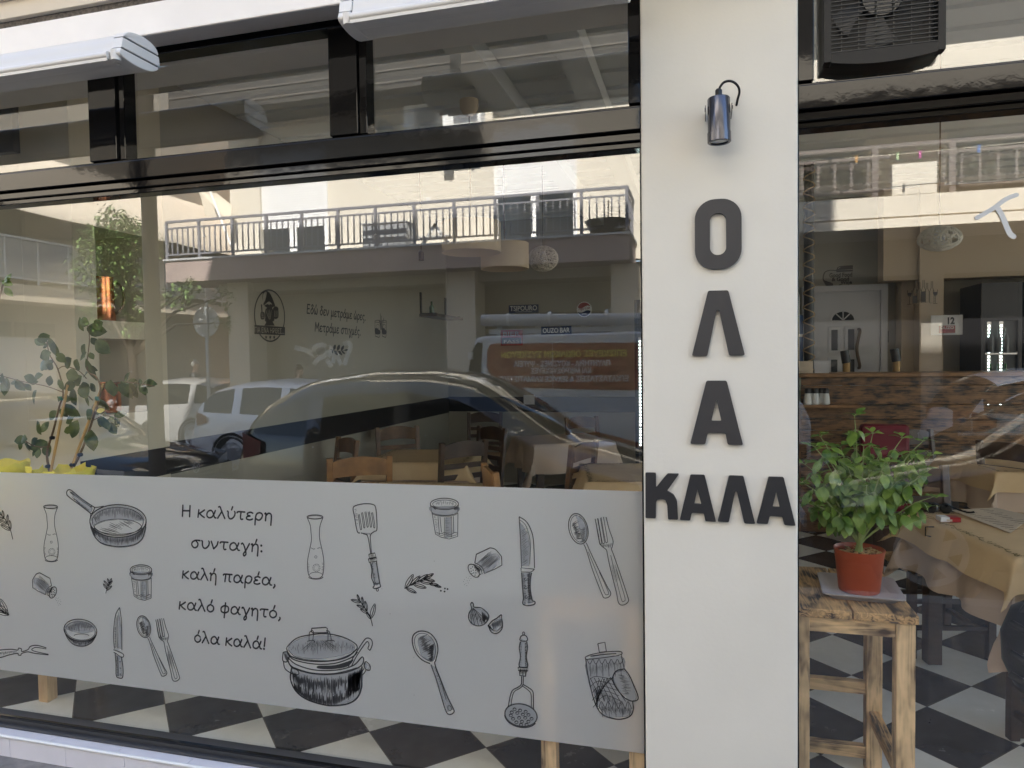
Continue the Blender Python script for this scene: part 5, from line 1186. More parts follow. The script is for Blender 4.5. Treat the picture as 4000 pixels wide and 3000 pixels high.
mat("led", (.75,.95,.9), .5, emit=1.6)
mat("fridge_black", (.012,.012,.014), .35)
mat("fridge_inner", (.10,.11,.11), .5)
mat("bottle_green", (.03,.10,.03), .15)
mat("salt_white", (.7,.7,.68), .4)
mat("rope", (.42,.30,.17), .9)
mat("menu_paper", (.66,.55,.42), .32, coat=.25)
mat("menu_ink", (.05,.04,.035), .6)
mat("pack_red", (.34,.02,.025), .3)
mat("leather_black", (.013,.013,.014), .38, bump=.15, bscale=120)
mat("steel", (.5,.5,.5), .25, metal=1)
mat("teal_board", (.27,.30,.24), .7, var=.3, vscale=6)
def leaf_material(name, a, b_):
    m = bpy.data.materials.new(name); m.use_nodes = True; n = m.node_tree; b = n.nodes["Principled BSDF"]
    tc = n.nodes.new("ShaderNodeTexCoord"); t = n.nodes.new("ShaderNodeTexNoise"); t.inputs["Scale"].default_value = 22
    n.links.new(tc.outputs["Object"], t.inputs["Vector"]); r = n.nodes.new("ShaderNodeValToRGB"); r.color_ramp.elements[0].color = (*a, 1); r.color_ramp.elements[1].color = (*b_, 1)
    r.color_ramp.elements[0].position = .35; r.color_ramp.elements[1].position = .65
    n.links.new(t.outputs["Fac"], r.inputs[0]); n.links.new(r.outputs[0], b.inputs["Base Color"]); b.inputs["Roughness"].default_value = .42
    tl = n.nodes.new("ShaderNodeBsdfTranslucent"); n.links.new(r.outputs[0], tl.inputs[0]); mx = n.nodes.new("ShaderNodeMixShader"); mx.inputs[0].default_value = .3
    n.links.new(b.outputs[0], mx.inputs[1]); n.links.new(tl.outputs[0], mx.inputs[2]); n.links.new(mx.outputs[0], n.nodes["Material Output"].inputs[0]); MATS[name] = m
leaf_material("basil_leaf", (.09,.18,.022), (.26,.37,.065))
leaf_material("vine_leaf", (.045,.075,.022), (.12,.15,.042))
def tile_material():
    m = bpy.data.materials.new("checker_tile"); m.use_nodes = True; n = m.node_tree; b = n.nodes["Principled BSDF"]; b.inputs["Roughness"].default_value = .22
    geo = n.nodes.new("ShaderNodeNewGeometry"); sp = n.nodes.new("ShaderNodeSeparateXYZ"); n.links.new(geo.outputs["Position"], sp.inputs[0])
    def math_(op, a, b_=None):
        k = n.nodes.new("ShaderNodeMath"); k.operation = op
        for i, v in enumerate((a, b_)):
            if v is None: continue
            if isinstance(v, (int, float)): k.inputs[i].default_value = v
            else: n.links.new(v, k.inputs[i])
        return k.outputs[0]
    X, Y = math_('SUBTRACT', sp.outputs[0], -2.973+.264), math_('SUBTRACT', sp.outputs[1], 2.71)
    A_ = math_('ADD', math_('DIVIDE', math_('ADD', X, Y), .5275), 100.5); B_ = math_('ADD', math_('DIVIDE', math_('SUBTRACT', X, Y), .5275), 100.5)
    fa, fb = math_('FLOOR', A_), math_('FLOOR', B_); par = math_('MODULO', math_('ADD', fa, fb), 2)
    def edge(v): k = math_('FRACT', v); return math_('MINIMUM', k, math_('SUBTRACT', 1, k))
    gr = math_('LESS_THAN', math_('MINIMUM', edge(A_), edge(B_)), .006)
    ns = n.nodes.new("ShaderNodeTexNoise"); ns.inputs["Scale"].default_value = 3; ns.inputs["Detail"].default_value = 8; ns.inputs["Roughness"].default_value = .7; n.links.new(geo.outputs["Position"], ns.inputs["Vector"])
    def ramp(c0, c1): r = n.nodes.new("ShaderNodeValToRGB"); r.color_ramp.elements[0].color = (*c0,1); r.color_ramp.elements[1].color = (*c1,1); r.color_ramp.elements[0].position = .35; r.color_ramp.elements[1].position = .65; n.links.new(ns.outputs["Fac"], r.inputs[0]); return r.outputs[0]
    mx = n.nodes.new("ShaderNodeMix"); mx.data_type = 'RGBA'; n.links.new(par, mx.inputs[0]); n.links.new(ramp((.032,.031,.033), (.048,.046,.048)), mx.inputs[6]); n.links.new(ramp((.72,.71,.65), (.84,.83,.78)), mx.inputs[7])
    m2 = n.nodes.new("ShaderNodeMix"); m2.data_type = 'RGBA'; n.links.new(gr, m2.inputs[0]); n.links.new(mx.outputs[2], m2.inputs[6]); m2.inputs[7].default_value = (.12,.10,.08,1)
    n.links.new(m2.outputs[2], b.inputs["Base Color"]); rr = n.nodes.new("ShaderNodeMapRange"); rr.inputs["To Min"].default_value = .16; rr.inputs["To Max"].default_value = .34; n.links.new(ns.outputs["Fac"], rr.inputs["Value"]); n.links.new(rr.outputs[0], b.inputs["Roughness"]); MATS["checker_tile"] = m
tile_material()
struct("floor", MB().box(-4.3, 9, 2.431, 8.9, -.3, 0), "checker_tile")
CEZ = 3.38
mb = MB(); mb.box(-4.3, 9, 2.6, 8.9, CEZ, CEZ+.15)
for k in range(22): mb.box(-3.2, 9, 2.72+k*.28, 2.76+k*.28, CEZ-.022, CEZ+.01)
struct("ceiling", mb, "ceiling_white")
XS, YBK = -3.2, 8.75
def wall(name, label, mb, m): return tag(mb.build(name, m), label, "wall")
bm1 = []
for q in (c2(1520, 60), c2(840, 160)):
    x = atz(q, CEZ-.12).x; bm1.append(x); tag(MB().box(x-.08, x+.08, 2.72, 8.74, CEZ-.14, CEZ-.0225).build("ceiling_beam", "ceiling_white"), "white ceiling beam inside, the one %s" % ("carrying the bowl shaped lamp mount" if len(bm1) == 2 else "closer to the pillar"), "beam")
wall("header_wall", "inside wall strip above the shop window frames", MB().box(-4.3, 9, 2.60, 2.66, 2.94, CEZ), "room_wall")
# side wall with the black stripe, back wall
t = tag(MB().box(-3.5, XS-.03, 3.66, YBK, 0, CEZ).build("side_wall", "room_wall"), "beige inner side wall with a black stripe and the gnome sign", "wall")
def bandz(x_, q): d = ray(*q); return CZ + d.z*(x_/d.x)
zt, zb = bandz(XS-.03, c3(1100,1372)), bandz(XS-.03, c4(0,1318))
MB().box(XS-.0299, XS-.026, 3.662, YBK-.002, zb, zt).build("stripe", "stripe_black", t)
t = tag(MB().box(-3.5, 5.0, YBK+.001, 8.95, 0, CEZ).build("back_wall", "room_wall"), "beige back wall of the taverna with tin signs and a black stripe", "wall")
zt2, zb2 = at(c4(1500,1027), YBK).z, at(c4(1500,1120), YBK).z
MB().box(XS-.025, -.6, YBK-.003, YBK+.0005, zb2, zt2).build("stripe", "stripe_black", t)
bw = thing("added_back_window", "added unseen back window frame, its opening lets daylight into the room", "window", (7, 8.85, 0))  # added window opening, out of view, to let fill light into the room
for x in (5.02, 6.3, 7.6, 8.9): MB().box(x, x+.07, 8.8, 8.9, 0, CEZ-.001).build("mullion", "white_metal", bw)
MB().box(5.0905, 8.8995, 8.81, 8.89, .0, .08).build("bottom_rail", "white_metal", bw)
# niche wall next to the glass
Y0, Y1 = 3.0, 3.655
ny = [atx(c3(655,700), XS).y, atx(c3(940,700), XS).y]; nz = [atx(c3(700,1195), XS).z, atx(c3(940,708), XS).z, atx(c3(935,598), XS).z, 2.36]
mb = MB(); mb.box(-4.3, XS-.34, Y0, Y1, 0, CEZ); mb.box(XS-.339, XS, Y0, ny[0]-.02, 0, CEZ); mb.box(XS-.339, XS, ny[1], Y1, 0, CEZ)
for a, b in ((0, nz[0]), (nz[1], nz[2]), (nz[3], CEZ)): mb.box(XS-.339, XS-.0005, ny[0]-.0195, ny[1]-.0005, a, b)
t = tag(mb.build("niche_wall", "room_light"), "pale niche wall beside the glass holding two copper pots", "wall")
zst = bandz(XS, c3(525,1497)); MB().box(XS+.0005, XS+.003, Y0, Y1, zst-.17, zst).build("stripe", "stripe_black", t)
def copper(q0, q1, label, handle):
    a, b = atx(c3(*q0), XS-.15), atx(c3(*q1), XS-.15); return a, b
p = Vector((XS-.16, (ny[0]+ny[1])/2+.02, 0))
t = thing("copper_pot", "tall copper pitcher standing in the upper niche behind the leaves", "pot", (p.x, p.y, nz[2])); z = nz[2]
MB().lathe([(0,z+.002),(.062,z+.002),(.066,z+.01),(.062,z+.12),(.058,z+.25),(.060,z+.262),(.056,z+.262),(.054,z+.1),(0,z+.02)], (p.x, p.y, 0), 32).build("body", "copper", t, smooth=True)
MB().tube(cat_rom([(p.x+.05, p.y+.04, z+.24), (p.x+.07, p.y+.075, z+.2), (p.x+.07, p.y+.075, z+.1), (p.x+.05, p.y+.04, z+.05)], 5), .007, 8).build("handle", "bronze", t, smooth=True)
t = thing("copper_pot", "short copper pot standing in the lower niche", "pot", (p.x, p.y, nz[0])); z = nz[0]
MB().lathe([(0,z+.002),(.075,z+.002),(.078,z+.01),(.078,z+.17),(.083,z+.176),(.076,z+.178),(.074,z+.02),(0,z+.015)], (p.x+.02, p.y-.02, 0), 36).build("body", "copper", t, smooth=True)
MB().tube([(p.x+.09, p.y+.03, z+.15), (p.x+.13, p.y+.09, z+.155)], .008, 8).build("handle", "bronze", t, smooth=True)

a, b = at(c1(98,660), 2.85), at(c1(98,990), 2.85); t = thing("wall_television", "black screen edge hanging inside at the window's far top corner", "television", (a.x-.3, 2.85, b.z))
MB().box(a.x-.75, a.x, 2.83, 2.87, b.z, a.z).build("screen", "fridge_black", t, bevel=.004); MB().box(a.x-.5, a.x-.35, 2.871, 2.999, (a.z+b.z)/2-.05, (a.z+b.z)/2+.05).build("wall_mount", "black_metal", t)
# things on the side wall
XW = XS-.03
def sw(q, x_=XW+.006): return atx(q, x_)
class WDraw(Draw):
    def __init__(s, name, cr, m, parent, x=XW+.004, w=5):
        s.name, s.cr, s.w, s.mb, s.m, s.parent = name, cr, w, MB(), m, parent; s.normal = Vector((1,0,0)); s.pt = lambda a: atx(s.cr(*a), x)
t = thing("gnome_sign", "black cut metal oval sign of a bearded gnome raising a beer", "sign", tuple(sw(c12(460,470))))
d = WDraw("oval_frame", c12, "stripe_black", t, w=17); d.line(ell(470,470,180,308,0,360,60,-3), 17, smooth=False); d.done()
d = WDraw("banner", c12, "stripe_black", t); d.fill([(290,582),(655,607),(655,706),(290,690)], smooth=False); bn = d.done()
a, b = sw(c12(296,670), XW+.010), sw(c12(646,684), XW+.010); mb = MB(); L_ = b-a
text_into(mb, "ΓΙΑ ΕΝΑ ΗΡΘΕΣ...", lambda u, v: Vector((XW+.0085, a.y+u, a.z+(u/L_.y)*L_.z*.3+v)), width=L_.y, height=abs(sw(c12(470,615)).z-sw(c12(470,676)).z)); mb.build("lettering", "room_wall", bn)
d = WDraw("gnome_cutout", c12, "stripe_black", t)
d.fill([(398,320),(415,290),(430,240),(435,190),(410,190),(390,230),(388,290),(383,240),(395,190),(425,172),(465,190),(495,240),(520,300),(536,350),(520,358),(465,300),(405,345)]); d.fill([(408,350),(440,375),(420,400),(415,480),(440,530),(520,535),(522,450),(512,400),(500,375),(530,352),(465,330)])
d.fill([(412,500),(522,500),(522,535),(505,540),(532,590),(408,590),(432,545),(415,535)], smooth=False); d.fill([(362,440),(372,425),(405,430),(412,470),(405,510),(372,515),(360,480)]); d.fill([(366,335),(380,335),(386,425),(372,428)], smooth=False)
d.fill([(512,400),(520,370),(545,358),(570,372),(576,400),(572,495),(520,500)]); d.done()
d = WDraw("beard_gap", c12, "room_wall", t, x=XW+.009, w=6)
for q in ([(430,400),(440,450),(462,515)], [(450,395),(456,450),(468,520)], [(470,395),(472,450),(474,520)], [(490,400),(486,450),(478,515)]): d.line(q, 7, taper=True)
for q in ((372,450),(374,470),(378,490)): d.line([q, (q[0]+22, q[1]+2)], 4)
for q in (532, 548, 562): d.line([(q,410),(q-2,485)], 6)
d.fill(ell(465,333,9,9,n=10)[:-1], smooth=False); d.done()
d = WDraw("star", c12, "stripe_black", t, w=8)
for cx in (428, 478, 526):
    d.fill([(cx+19*math.cos(R(-90+36*k))*(1 if k % 2 == 0 else .42), 728+24*math.sin(R(-90+36*k))*(1 if k % 2 == 0 else .42)) for k in range(10)], smooth=False); d.line([(cx,705),(cx,760)], 7)
d.done()
mb = MB(); pen = .0115
for s_, qa, qb in (("Εδώ δεν μετράμε ώρες.", (920,440), (1622,528)), ("Μετράμε στιγμές.", (1016,655), (1562,706))):
    a, b = sw(c12(*qa), XW+.003), sw(c12(*qb), XW+.003); D_ = b-a
    handwrite(mb, s_, lambda u, v, a=a, D_=D_: Vector((XW+.003, a.y+u, a.z+u/D_.y*D_.z+v)), D_.y, .050, pen, shear=.1)
tag(mb.build("wall_lettering", "stripe_black"), "black handwritten Greek phrase in two lines on the beige side wall", "wall lettering")
t = thing("tumbler_decal", "black wall decal of two tumblers with straws beside the handwritten phrase", "wall decal", tuple(sw(c12(1800,620))))
d = WDraw("tumbler", c12, "stripe_black", t, w=9)
for x0, x1 in ((1735,1800),(1818,1875)):
    d.line([(x0,530),(x0+3,700),(x0+25,722),(x1-8,716),(x1,545)], 9); d.line(ell((x0+x1)/2,538,(x1-x0)/2,12,0,360,20), 6, smooth=False); d.fill([(x0+4,620),(x1-4,650),(x1-6,690),(x0+8,690)]); d.line(ell((x0+x1)/2,600,18,26,0,360,14), 5, smooth=False)
d.done()
d = WDraw("straw", c12, "stripe_black", t, w=10)
for q in ([(1800,445),(1806,640)], [(1812,470),(1812,640)], [(1838,500),(1822,640)], [(1785,520),(1800,600)]): d.line(q, 10)
d.done()
t = thing("leaf_decal", "small black leafy twig decal under the handwritten phrase", "wall decal", tuple(sw(c12(1300,880))))
d = WDraw("stalk", c12, "stripe_black", t, w=6); d.line([(1195,870),(1260,893),(1330,895),(1370,882)], 6); d.done()
d = WDraw("leaf", c12, "stripe_black", t)
for x, y, a_, l in ((1240,886,-75,72),(1285,890,-72,76),(1330,892,-65,72),(1365,886,-8,48),(1245,890,50,72),(1295,894,48,70),(1335,894,42,55),(1222,884,80,40)):
    ca, sa = math.cos(R(a_)), math.sin(R(a_)); T = lambda u, v: (x+u*l*ca-v*l*sa, y+u*l*sa+v*l*ca); d.fill([T(0,0),T(.35,.2),T(.7,.18),T(1,0),T(.7,-.18),T(.35,-.2)])
d.done()
t = thing("wall_shelf", "small dark shelf on black iron brackets near the room corner", "shelf", tuple(sw(c4(780,535))))
ya, yb = sw(c4(695,530)).y, sw(c4(868,530)).y; zs = sw(c4(780,535)).z; ztp = sw(c4(690,380)).z
MB().box(XW, XW+.22, ya, yb, zs-.02, zs+.015).build("board", "chair_dark", t)
for y in (ya+.02, yb-.10): MB().box(XW, XW+.012, y, y+.045, zs+.016, ztp).box(XW+.0122, XW+.2, y+.005, y+.04, zs+.0152, zs+.025).build("bracket", "black_satin", t)
MB().lathe([(0,zs+.016),(.03,zs+.016),(.03,zs+.1),(.012,zs+.13),(.012,zs+.17),(0,zs+.17)], (XW+.1, ya+.15, 0), 14).build("bottle", "bottle_green", t)
# tin signs on the back wall
YF = YBK-.012
def plate(name, label, cr, q, m, texts, th=.012, bevel=.0):
    P = [at(cr(*a), YF) for a in q]; x0, x1 = min(a.x for a in P), max(a.x for a in P); z0, z1 = min(a.z for a in P), max(a.z for a in P)
    t = thing(name, label, "sign", ((x0+x1)/2, YF, (z0+z1)/2)); MB().box(x0, x1, YF, YF+th-.001, z0, z1).build("plate", m, t, bevel=.003)
    MB().prism([(x0+.012,z0+.012),(x1-.012,z0+.012),(x1-.012,z1-.012),(x0+.012,z1-.012)], lambda u, v, d: Vector((u,d,v)), YF-.002, YF-.0005).build("face", m, t)
    mb = MB()
    for s_, fx0, fx1, fz, fh in texts: text_into(mb, s_, lambda u, v: Vector((x0+(x1-x0)*fx0+u, YF-.004, z0+(z1-z0)*fz+v)), width=(x1-x0)*(fx1-fx0), height=(z1-z0)*fh, bold=.01)
    return t, mb, (x0, x1, z0, z1)
t, mb, _ = plate("tin_sign", "dark rectangular TSIPOURO sign on the back wall", c4, ((1243,462),(1428,507)), "sign_blue", [("TSIPOURO", .05, .95, .30, .58), ("Traditional Greek Spirit", .22, .78, .12, .10)]); mb.build("lettering", "enamel_white", t)
t, mb, _ = plate("tin_sign", "grey OUZO BAR sign below the round bottle cap sign", c4, ((1443,594),(1632,640)), "sign_blue", [("OUZO BAR", .06, .94, .22, .58)]); mb.build("lettering", "enamel_white", t)
t, mb, e = plate("tin_sign", "squarish red and blue beer sign low on the back wall", c4, ((1193,615),(1330,709)), "sign_red", [("BIER", .12, .88, .62, .25), ("FASS", .15, .85, .16, .2)]); MB().box(e[0]+.015, e[1]-.015, YF-.0035, YF-.0022, e[2]+.015, (e[2]+e[3])/2).build("blue_field", "sign_blue", t); mb.build("lettering", "pipe_grey", t)
a = at(c4(1710,487), YF); rr = (at(c4(1757,487), YF).x-at(c4(1662,487), YF).x)/2
t = thing("bottle_cap_sign", "round red white and blue bottle cap sign on the back wall", "sign", tuple(a))
n_ = 42; MB().prism([(a.x+(rr if k % 2 else rr*.95)*math.cos(2*math.pi*k/n_), a.z+(rr if k % 2 else rr*.95)*math.sin(2*math.pi*k/n_)) for k in range(n_)], lambda u, v, d: Vector((u,d,v)), YF, YF+.011).build("cap", "enamel_white", t)
wav = lambda s_: [(a.x+rr*.86*x, a.z+rr*(.16*math.sin(3*x)+s_)) for x in [-.95+1.9*k/16 for k in range(17)]]
arc = lambda a0, a1: [(a.x+rr*.88*math.cos(R(a0+(a1-a0)*k/20)), a.z+rr*.88*math.sin(R(a0+(a1-a0)*k/20))) for k in range(21)]
MB().poly(wav(.30)+arc(20,160), lambda u, v: Vector((u, YF-.002, v))).build("red_field", "sign_red", t); MB().poly(wav(-.28)+arc(-25,-155), lambda u, v: Vector((u, YF-.002, v))).build("blue_field", "sign_blue", t)
mb = MB(); text_into(mb, "Pepsi·Cola", lambda u, v: Vector((a.x-rr*.72+u, YF-.0035, a.z-rr*.12+u*.12+v)), width=rr*1.44, height=rr*.34, shear=.3, bold=.01); mb.build("lettering", "sign_red", t)
mb = MB(); text_into(mb, "DRINK", lambda u, v: Vector((a.x-rr*.3+u, YF-.0035, a.z-rr*.66+v)), width=rr*.6, height=rr*.17); mb.build("slogan", "enamel_white", t)
a = at(c4(1370,1045), YBK-.004); tag(MB().box(a.x-.07, a.x+.07, YBK-.018, YBK-.0035, a.z-.06, a.z+.06).box(a.x-.02, a.x+.02, YBK-.022, YBK-.0181, a.z-.02, a.z+.02).build("wall_socket", "enamel_white"), "square white socket plate on the black stripe of the back wall", "socket")

# ------------------------------------------------------------ lamps
def drum(q0, q1, Y, label, mount):
    a, b = at(q0, Y), at(q1, Y); r_ = (b.x-a.x)/2; cx = (a.x+b.x)/2; zb_ = a.z; h = .19
    t = thing("pendant_lamp", label, "lamp", (cx, Y, zb_), "drum lamps over the tables")
    MB().lathe([(r_*.985,zb_),(r_,zb_),(r_,zb_+h),(r_*.985,zb_+h)], (cx, Y, 0), 40).build("lamp_shade", "drum_shade", t, smooth=True)
    MB().tube([(cx, Y, zb_+h-.01), (cx, Y, CEZ-.14)], .005, 6).build("cord", "bronze", t)
    MB().lathe([(0,zb_+.05),(.03,zb_+.06),(.035,zb_+.09),(.02,zb_+.13),(.02,zb_+.19),(0,zb_+.19)], (cx, Y, 0), 14).build("bulb", "enamel_white", t, smooth=True)
    MB().lathe([(.06,CEZ-.15),(.058,CEZ-.2),(.04,CEZ-.235),(.012,CEZ-.25),(0,CEZ-.25)], (cx, Y, 0), 20).build("ceiling_cup", "drum_shade", t, smooth=True)
    mb = MB()
    for k in range(3): mb.beam((cx, Y, zb_+h*.8), (cx+r_*.99*math.cos(k*2.09), Y+r_*.99*math.sin(k*2.09), zb_+h*.8), .004, .004)
    mb.build("spider", "bronze", t)
drum(c4(842,148), c4(1190,148), 4.25, "wide drum lamp with cream shade hanging nearer the glass", True); drum(c4(1078,246), c4(1365,246), 5.1, "cream drum lamp hanging lower behind the wide one", False)
def wicker(q, Y, r_, sq, label, m="wicker"):
    c = at(q, Y); t = thing("wicker_lamp", label, "lamp", tuple(c)); mb = MB(); rnd = random.Random(int(c.x*1000))
    for k in range(46):
        ax_ = Vector((rnd.gauss(0,1), rnd.gauss(0,1), rnd.gauss(0,.8))).normalized(); u = ax_.orthogonal().normalized(); v = ax_.cross(u); off = rnd.uniform(-.35,.35)
        pts = []
        for i in range(15): th = 2*math.pi*i/14*rnd.choice((1,1,.92)); p = (u*math.cos(th)+v*math.sin(th))*math.sqrt(1-off*off)+ax_*off; pts.append(c+Vector((p.x*r_, p.y*r_, p.z*r_*sq)))
        mb.tube(pts, .0032, 5, False)
    mb.build("lamp_shade", m, t); MB().tube([c+Vector((0,0,r_*sq*.9)), Vector((c.x, c.y, CEZ))], .004, 6).build("cord", "bronze", t)
    MB().lathe([(0,-.05),(.03,-.03),(.03,.02),(.015,.06),(0,.07)], tuple(c), 12).build("bulb", "enamel_white", t, smooth=True)
wicker(c4(1457,175), 5.9, (at(c4(1547,175),5.9).x-at(c4(1367,175),5.9).x)/2, .85, "woven wicker ball lamp hanging beside the cream drum lamps")
wicker(c15(1400,1185), 4.6, (at(c15(1612,1185),4.6).x-at(c15(1190,1185),4.6).x)/2, .62, "flattened woven wicker lamp seen through the smaller window")
MB_ = at(c2(680,300), 5.0); t = thing("lamp_cord", "thin bare cord hanging from the ceiling behind the long window", "cord", (MB_.x, 5.0, CEZ)); MB().tube([(MB_.x, 5.0, CEZ), (MB_.x, 5.0, 2.4)], .004, 6).build("wire", "bronze", t); MB().lathe([(0,2.36),(.02,2.36),(.02,2.42),(.006,2.44)], (MB_.x,5.0,0), 12).build("socket", "bronze", t)

# ------------------------------------------------------------ chairs, tables, cloths
CHH = .95
def make_chair(wm):
    t = thing("taverna_chair", "x", "chair", (0,0,0), "wooden taverna chairs with rush seats")
    def lean(z): return -.20-.06*max(0, z-.45)/.5
    for sx in (-1, 1):
        MB().beam((sx*.19, -.21, 0), (sx*.195, -.20, .46), .042, .042).beam((sx*.195, -.20, .455), (sx*.20, lean(CHH), CHH), .042, .036).build("rear_post", wm, t, bevel=.004)
        MB().beam((sx*.20, .19, 0), (sx*.20, .19, .455), .04, .04).build("leg", wm, t, bevel=.004)
    top = MB(); n = 10; vs = []
    for i in range(n+1):
        x = -.18+.36*i/n; u = (x/.18)**2; zt_, zb_ = CHH-.025+.03*(1-u), CHH-.135+.012*(1-u); yb = lean(CHH)-.02*(1-u)
        vs += [(x, yb-.011, zb_), (x, yb-.011, zt_), (x, yb+.011, zt_), (x, yb+.011, zb_)]
    top.add(vs, [(4*i+j, 4*i+(j+1)%4, 4*i+4+(j+1)%4, 4*i+4+j) for i in range(n) for j in range(4)]+[(0,1,2,3),(4*n+3,4*n+2,4*n+1,4*n)])
    top.build("top_slat", wm, t)
    for z in (.57, .66, .75): MB().beam((-.18, lean(z), z), (.18, lean(z), z), .018, .042).build("slat", wm, t, bevel=.003)
    MB().box(-.205, .205, -.19, .205, .435, .462).build("seat", "rush", t, bevel=.01)
    for z, ya_ in ((.30, .19), (.16, .19)): MB().beam((-.19, ya_, z), (.19, ya_, z), .022, .022).build("rung", wm, t)
    for sx in (-1, 1):
        for z in (.24, .12): MB().beam((sx*.195, -.2, z), (sx*.2, .185, z), .022, .022).build("rung", wm, t)
    MB().beam((-.18, -.205, .22), (.18, -.205, .22), .022, .022).build("rung", wm, t)
    return t
def make_table():
    t = thing("taverna_table", "x", "table", (0,0,0), "square taverna tables under cloths")
    MB().box(-.42, .42, -.42, .42, .72, .752).build("tabletop", "chair_dark", t, bevel=.004)
    for sx in (-1, 1):
        for sy in (-1, 1): MB().beam((sx*.35, sy*.35, 0), (sx*.35, sy*.35, .719), .07, .07).build("leg", "chair_dark", t, bevel=.004)
    for s_ in (-1, 1): MB().box(-.314, .314, s_*.35-.012, s_*.35+.012, .62, .719).build("apron", "chair_dark", t); MB().box(s_*.35-.012, s_*.35+.012, -.314, .314, .62, .719).build("apron", "chair_dark", t)
    return t
def drape(W_, D_, over, zt, seed, n=40, thick=0, ripple=.035, flat=.0):
    rnd = random.Random(seed); mb = MB(); hx, hy = W_/2, D_/2; ph = [rnd.uniform(0,6) for _ in range(6)]
    for i in range(n+1):
        for j in range(n+1):
            def ax_(k, h):
                t_ = -1+2*k/n; return math.copysign(min(1, abs(t_)*1.0)*(h+over), t_)
            u, v = ax_(i, hx), ax_(j, hy); ex, ey = max(0, abs(u)-hx), max(0, abs(v)-hy); dr = math.hypot(ex, ey); 
            sx, sy = (1 if u > 0 else -1), (1 if v > 0 else -1)
            s_ = max(abs(u)/hx, abs(v)/hy); al = (v if ex >= ey else u)
            fl = .10+flat; wob = ripple*(dr/over)*math.sin(al*14+ph[0]+sx*2+sy) if dr else 0
            x = sx*(min(abs(u), hx)+ex*fl+(wob if ex >= ey else -.25*wob)+(.06*min(ex,ey)/over*4*dr if ex and ey else 0)); y = sy*(min(abs(v), hy)+ey*fl+(wob if ey > ex else -.25*wob)+(.06*min(ex,ey)/over*4*dr if ex and ey else 0))
            z = zt-dr*(1-fl*.4)+(.004 if dr == 0 else .004*math.exp(-dr*60))
            mb.v.append((x, y, z))
    mb.f = [(i*(n+1)+j, (i+1)*(n+1)+j, (i+1)*(n+1)+j+1, i*(n+1)+j+1) for i in range(n) for j in range(n)]
    return mb
cl0 = drape(.86, .86, .30, .757, 3).build("tablecloth", "cloth_tan", None, smooth='all'); tag(cl0, "x", "tablecloth", "tan cloths on the taverna tables")
pc0 = thing("paper_cover", "x", "table cover", (0,0,0), "brown paper covers on the tables")
drape(.868, .868, .15, .7635, 8, n=44, ripple=.012, flat=.25).build("sheet", "paper_brown", pc0, smooth='all')
def border_print(parent, h, z):
    mb = MB(); rnd = random.Random(5); f = lambda u, v: Vector((u, v, z))
    for s_ in range(4):
        for k in range(26):
            a = -h+.03+k*(2*h-.06)/25; o_ = h-.035+rnd.uniform(-.014,.014)
            cx, cy = [(a,o_),(a,-o_),(o_,a),(-o_,a)][s_]; th = rnd.uniform(0,6.28); l = rnd.uniform(.012,.024)
            q = [(cx+l*math.cos(th)*t_-l*.35*math.sin(math.pi*t_)*math.sin(th), cy+l*math.sin(th)*t_+l*.35*math.sin(math.pi*t_)*math.cos(th)) for t_ in (0,.25,.5,.75,1)]
            q2 = [(cx+l*math.cos(th)*t_+l*.35*math.sin(math.pi*t_)*math.sin(th), cy+l*math.sin(th)*t_-l*.35*math.sin(math.pi*t_)*math.cos(th)) for t_ in (0,.25,.5,.75,1)]
            mb.ribbon(q, .0045, f); mb.ribbon(q2, .0045, f)
            if k % 3 == 0: mb.ribbon(ell(cx+.01, cy, .008, .008, n=10), .0022, f)
        st = [(-h+.03+i*(2*h-.06)/30, h-.036+.012*math.sin(i*.9)) for i in range(31)]
        st = [[(a,b),(a,-b),(b,a),(-b,a)][s_] for a, b in st]; mb.ribbon(st, .0035, f)
    return mb.build("border_print", "print_green", parent)
border_print(pc0, .425, .7695)
uch, uch2, uch3, utb, ucl, upc = [], [], [], [], [], []
ch0, ch1, ch2 = make_chair("chair_light"), make_chair("chair_wood"), make_chair("chair_dark"); tb0 = make_table()
def put_table(x, y, rz, lt, lc, lp, paper=True):
    place(tb0, utb, (x, y, 0), R(rz), lt); place(cl0, ucl, (x, y, 0), R(rz), lc)
    if paper: place(pc0, upc, (x, y, 0), R(rz), lp)
def seat_at(proto, used, pa, pb, flip, label):
    """posts of the backrest at pa, pb; flip: -1 seat points away from the glass, 1 towards it"""
    a, b = Vector(pa), Vector(pb); m = (a+b)/2; d = (b-a).normalized(); n_ = Vector((-d.y, d.x)) 
    if n_.y*flip > 0: n_ = -n_
    c = m + n_*.24; rz = math.atan2(n_.y, n_.x)-math.pi/2
    place(proto, used, (c.x, c.y, 0), rz, label)
def pz_(q, h=CHH-.01): v = atz(q, h); return (v.x, v.y)
put_table(-2.32, 5.72, 8, "square table in the middle of the room behind the film, chairs on every side", "tan cloth under the brown paper on the middle table", "printed brown paper on the middle table behind the film")
put_table(-1.72, 4.05, 4, "square table closest behind the frosted film", "tan cloth on the table closest behind the frosted film", "printed brown paper just showing over the frosted film's edge")
put_table(-1.42, 7.25, 30, "square table by the back wall below the tin signs", "tan cloth with a hanging corner below the tin signs", "", False)
put_table(-.42, 5.15, 12, "square table beside the pillar in the long window", "tan cloth on the table beside the pillar", "printed brown paper on the table beside the pillar")
seat_at(ch0, uch, pz_(c10(140,328)), pz_(c10(540,306)), -1, "light wooden chair with its back to the glass, in front of the middle table")
seat_at(ch1, uch2, pz_(c10(458,126)), pz_(c10(725,112)), 1, "wooden chair facing the glass from behind the middle table")
seat_at(ch2, uch3, pz_(c10(868,226)), pz_(c10(1165,200)), -1, "dark chair standing before the middle table's free corner, slats showing")
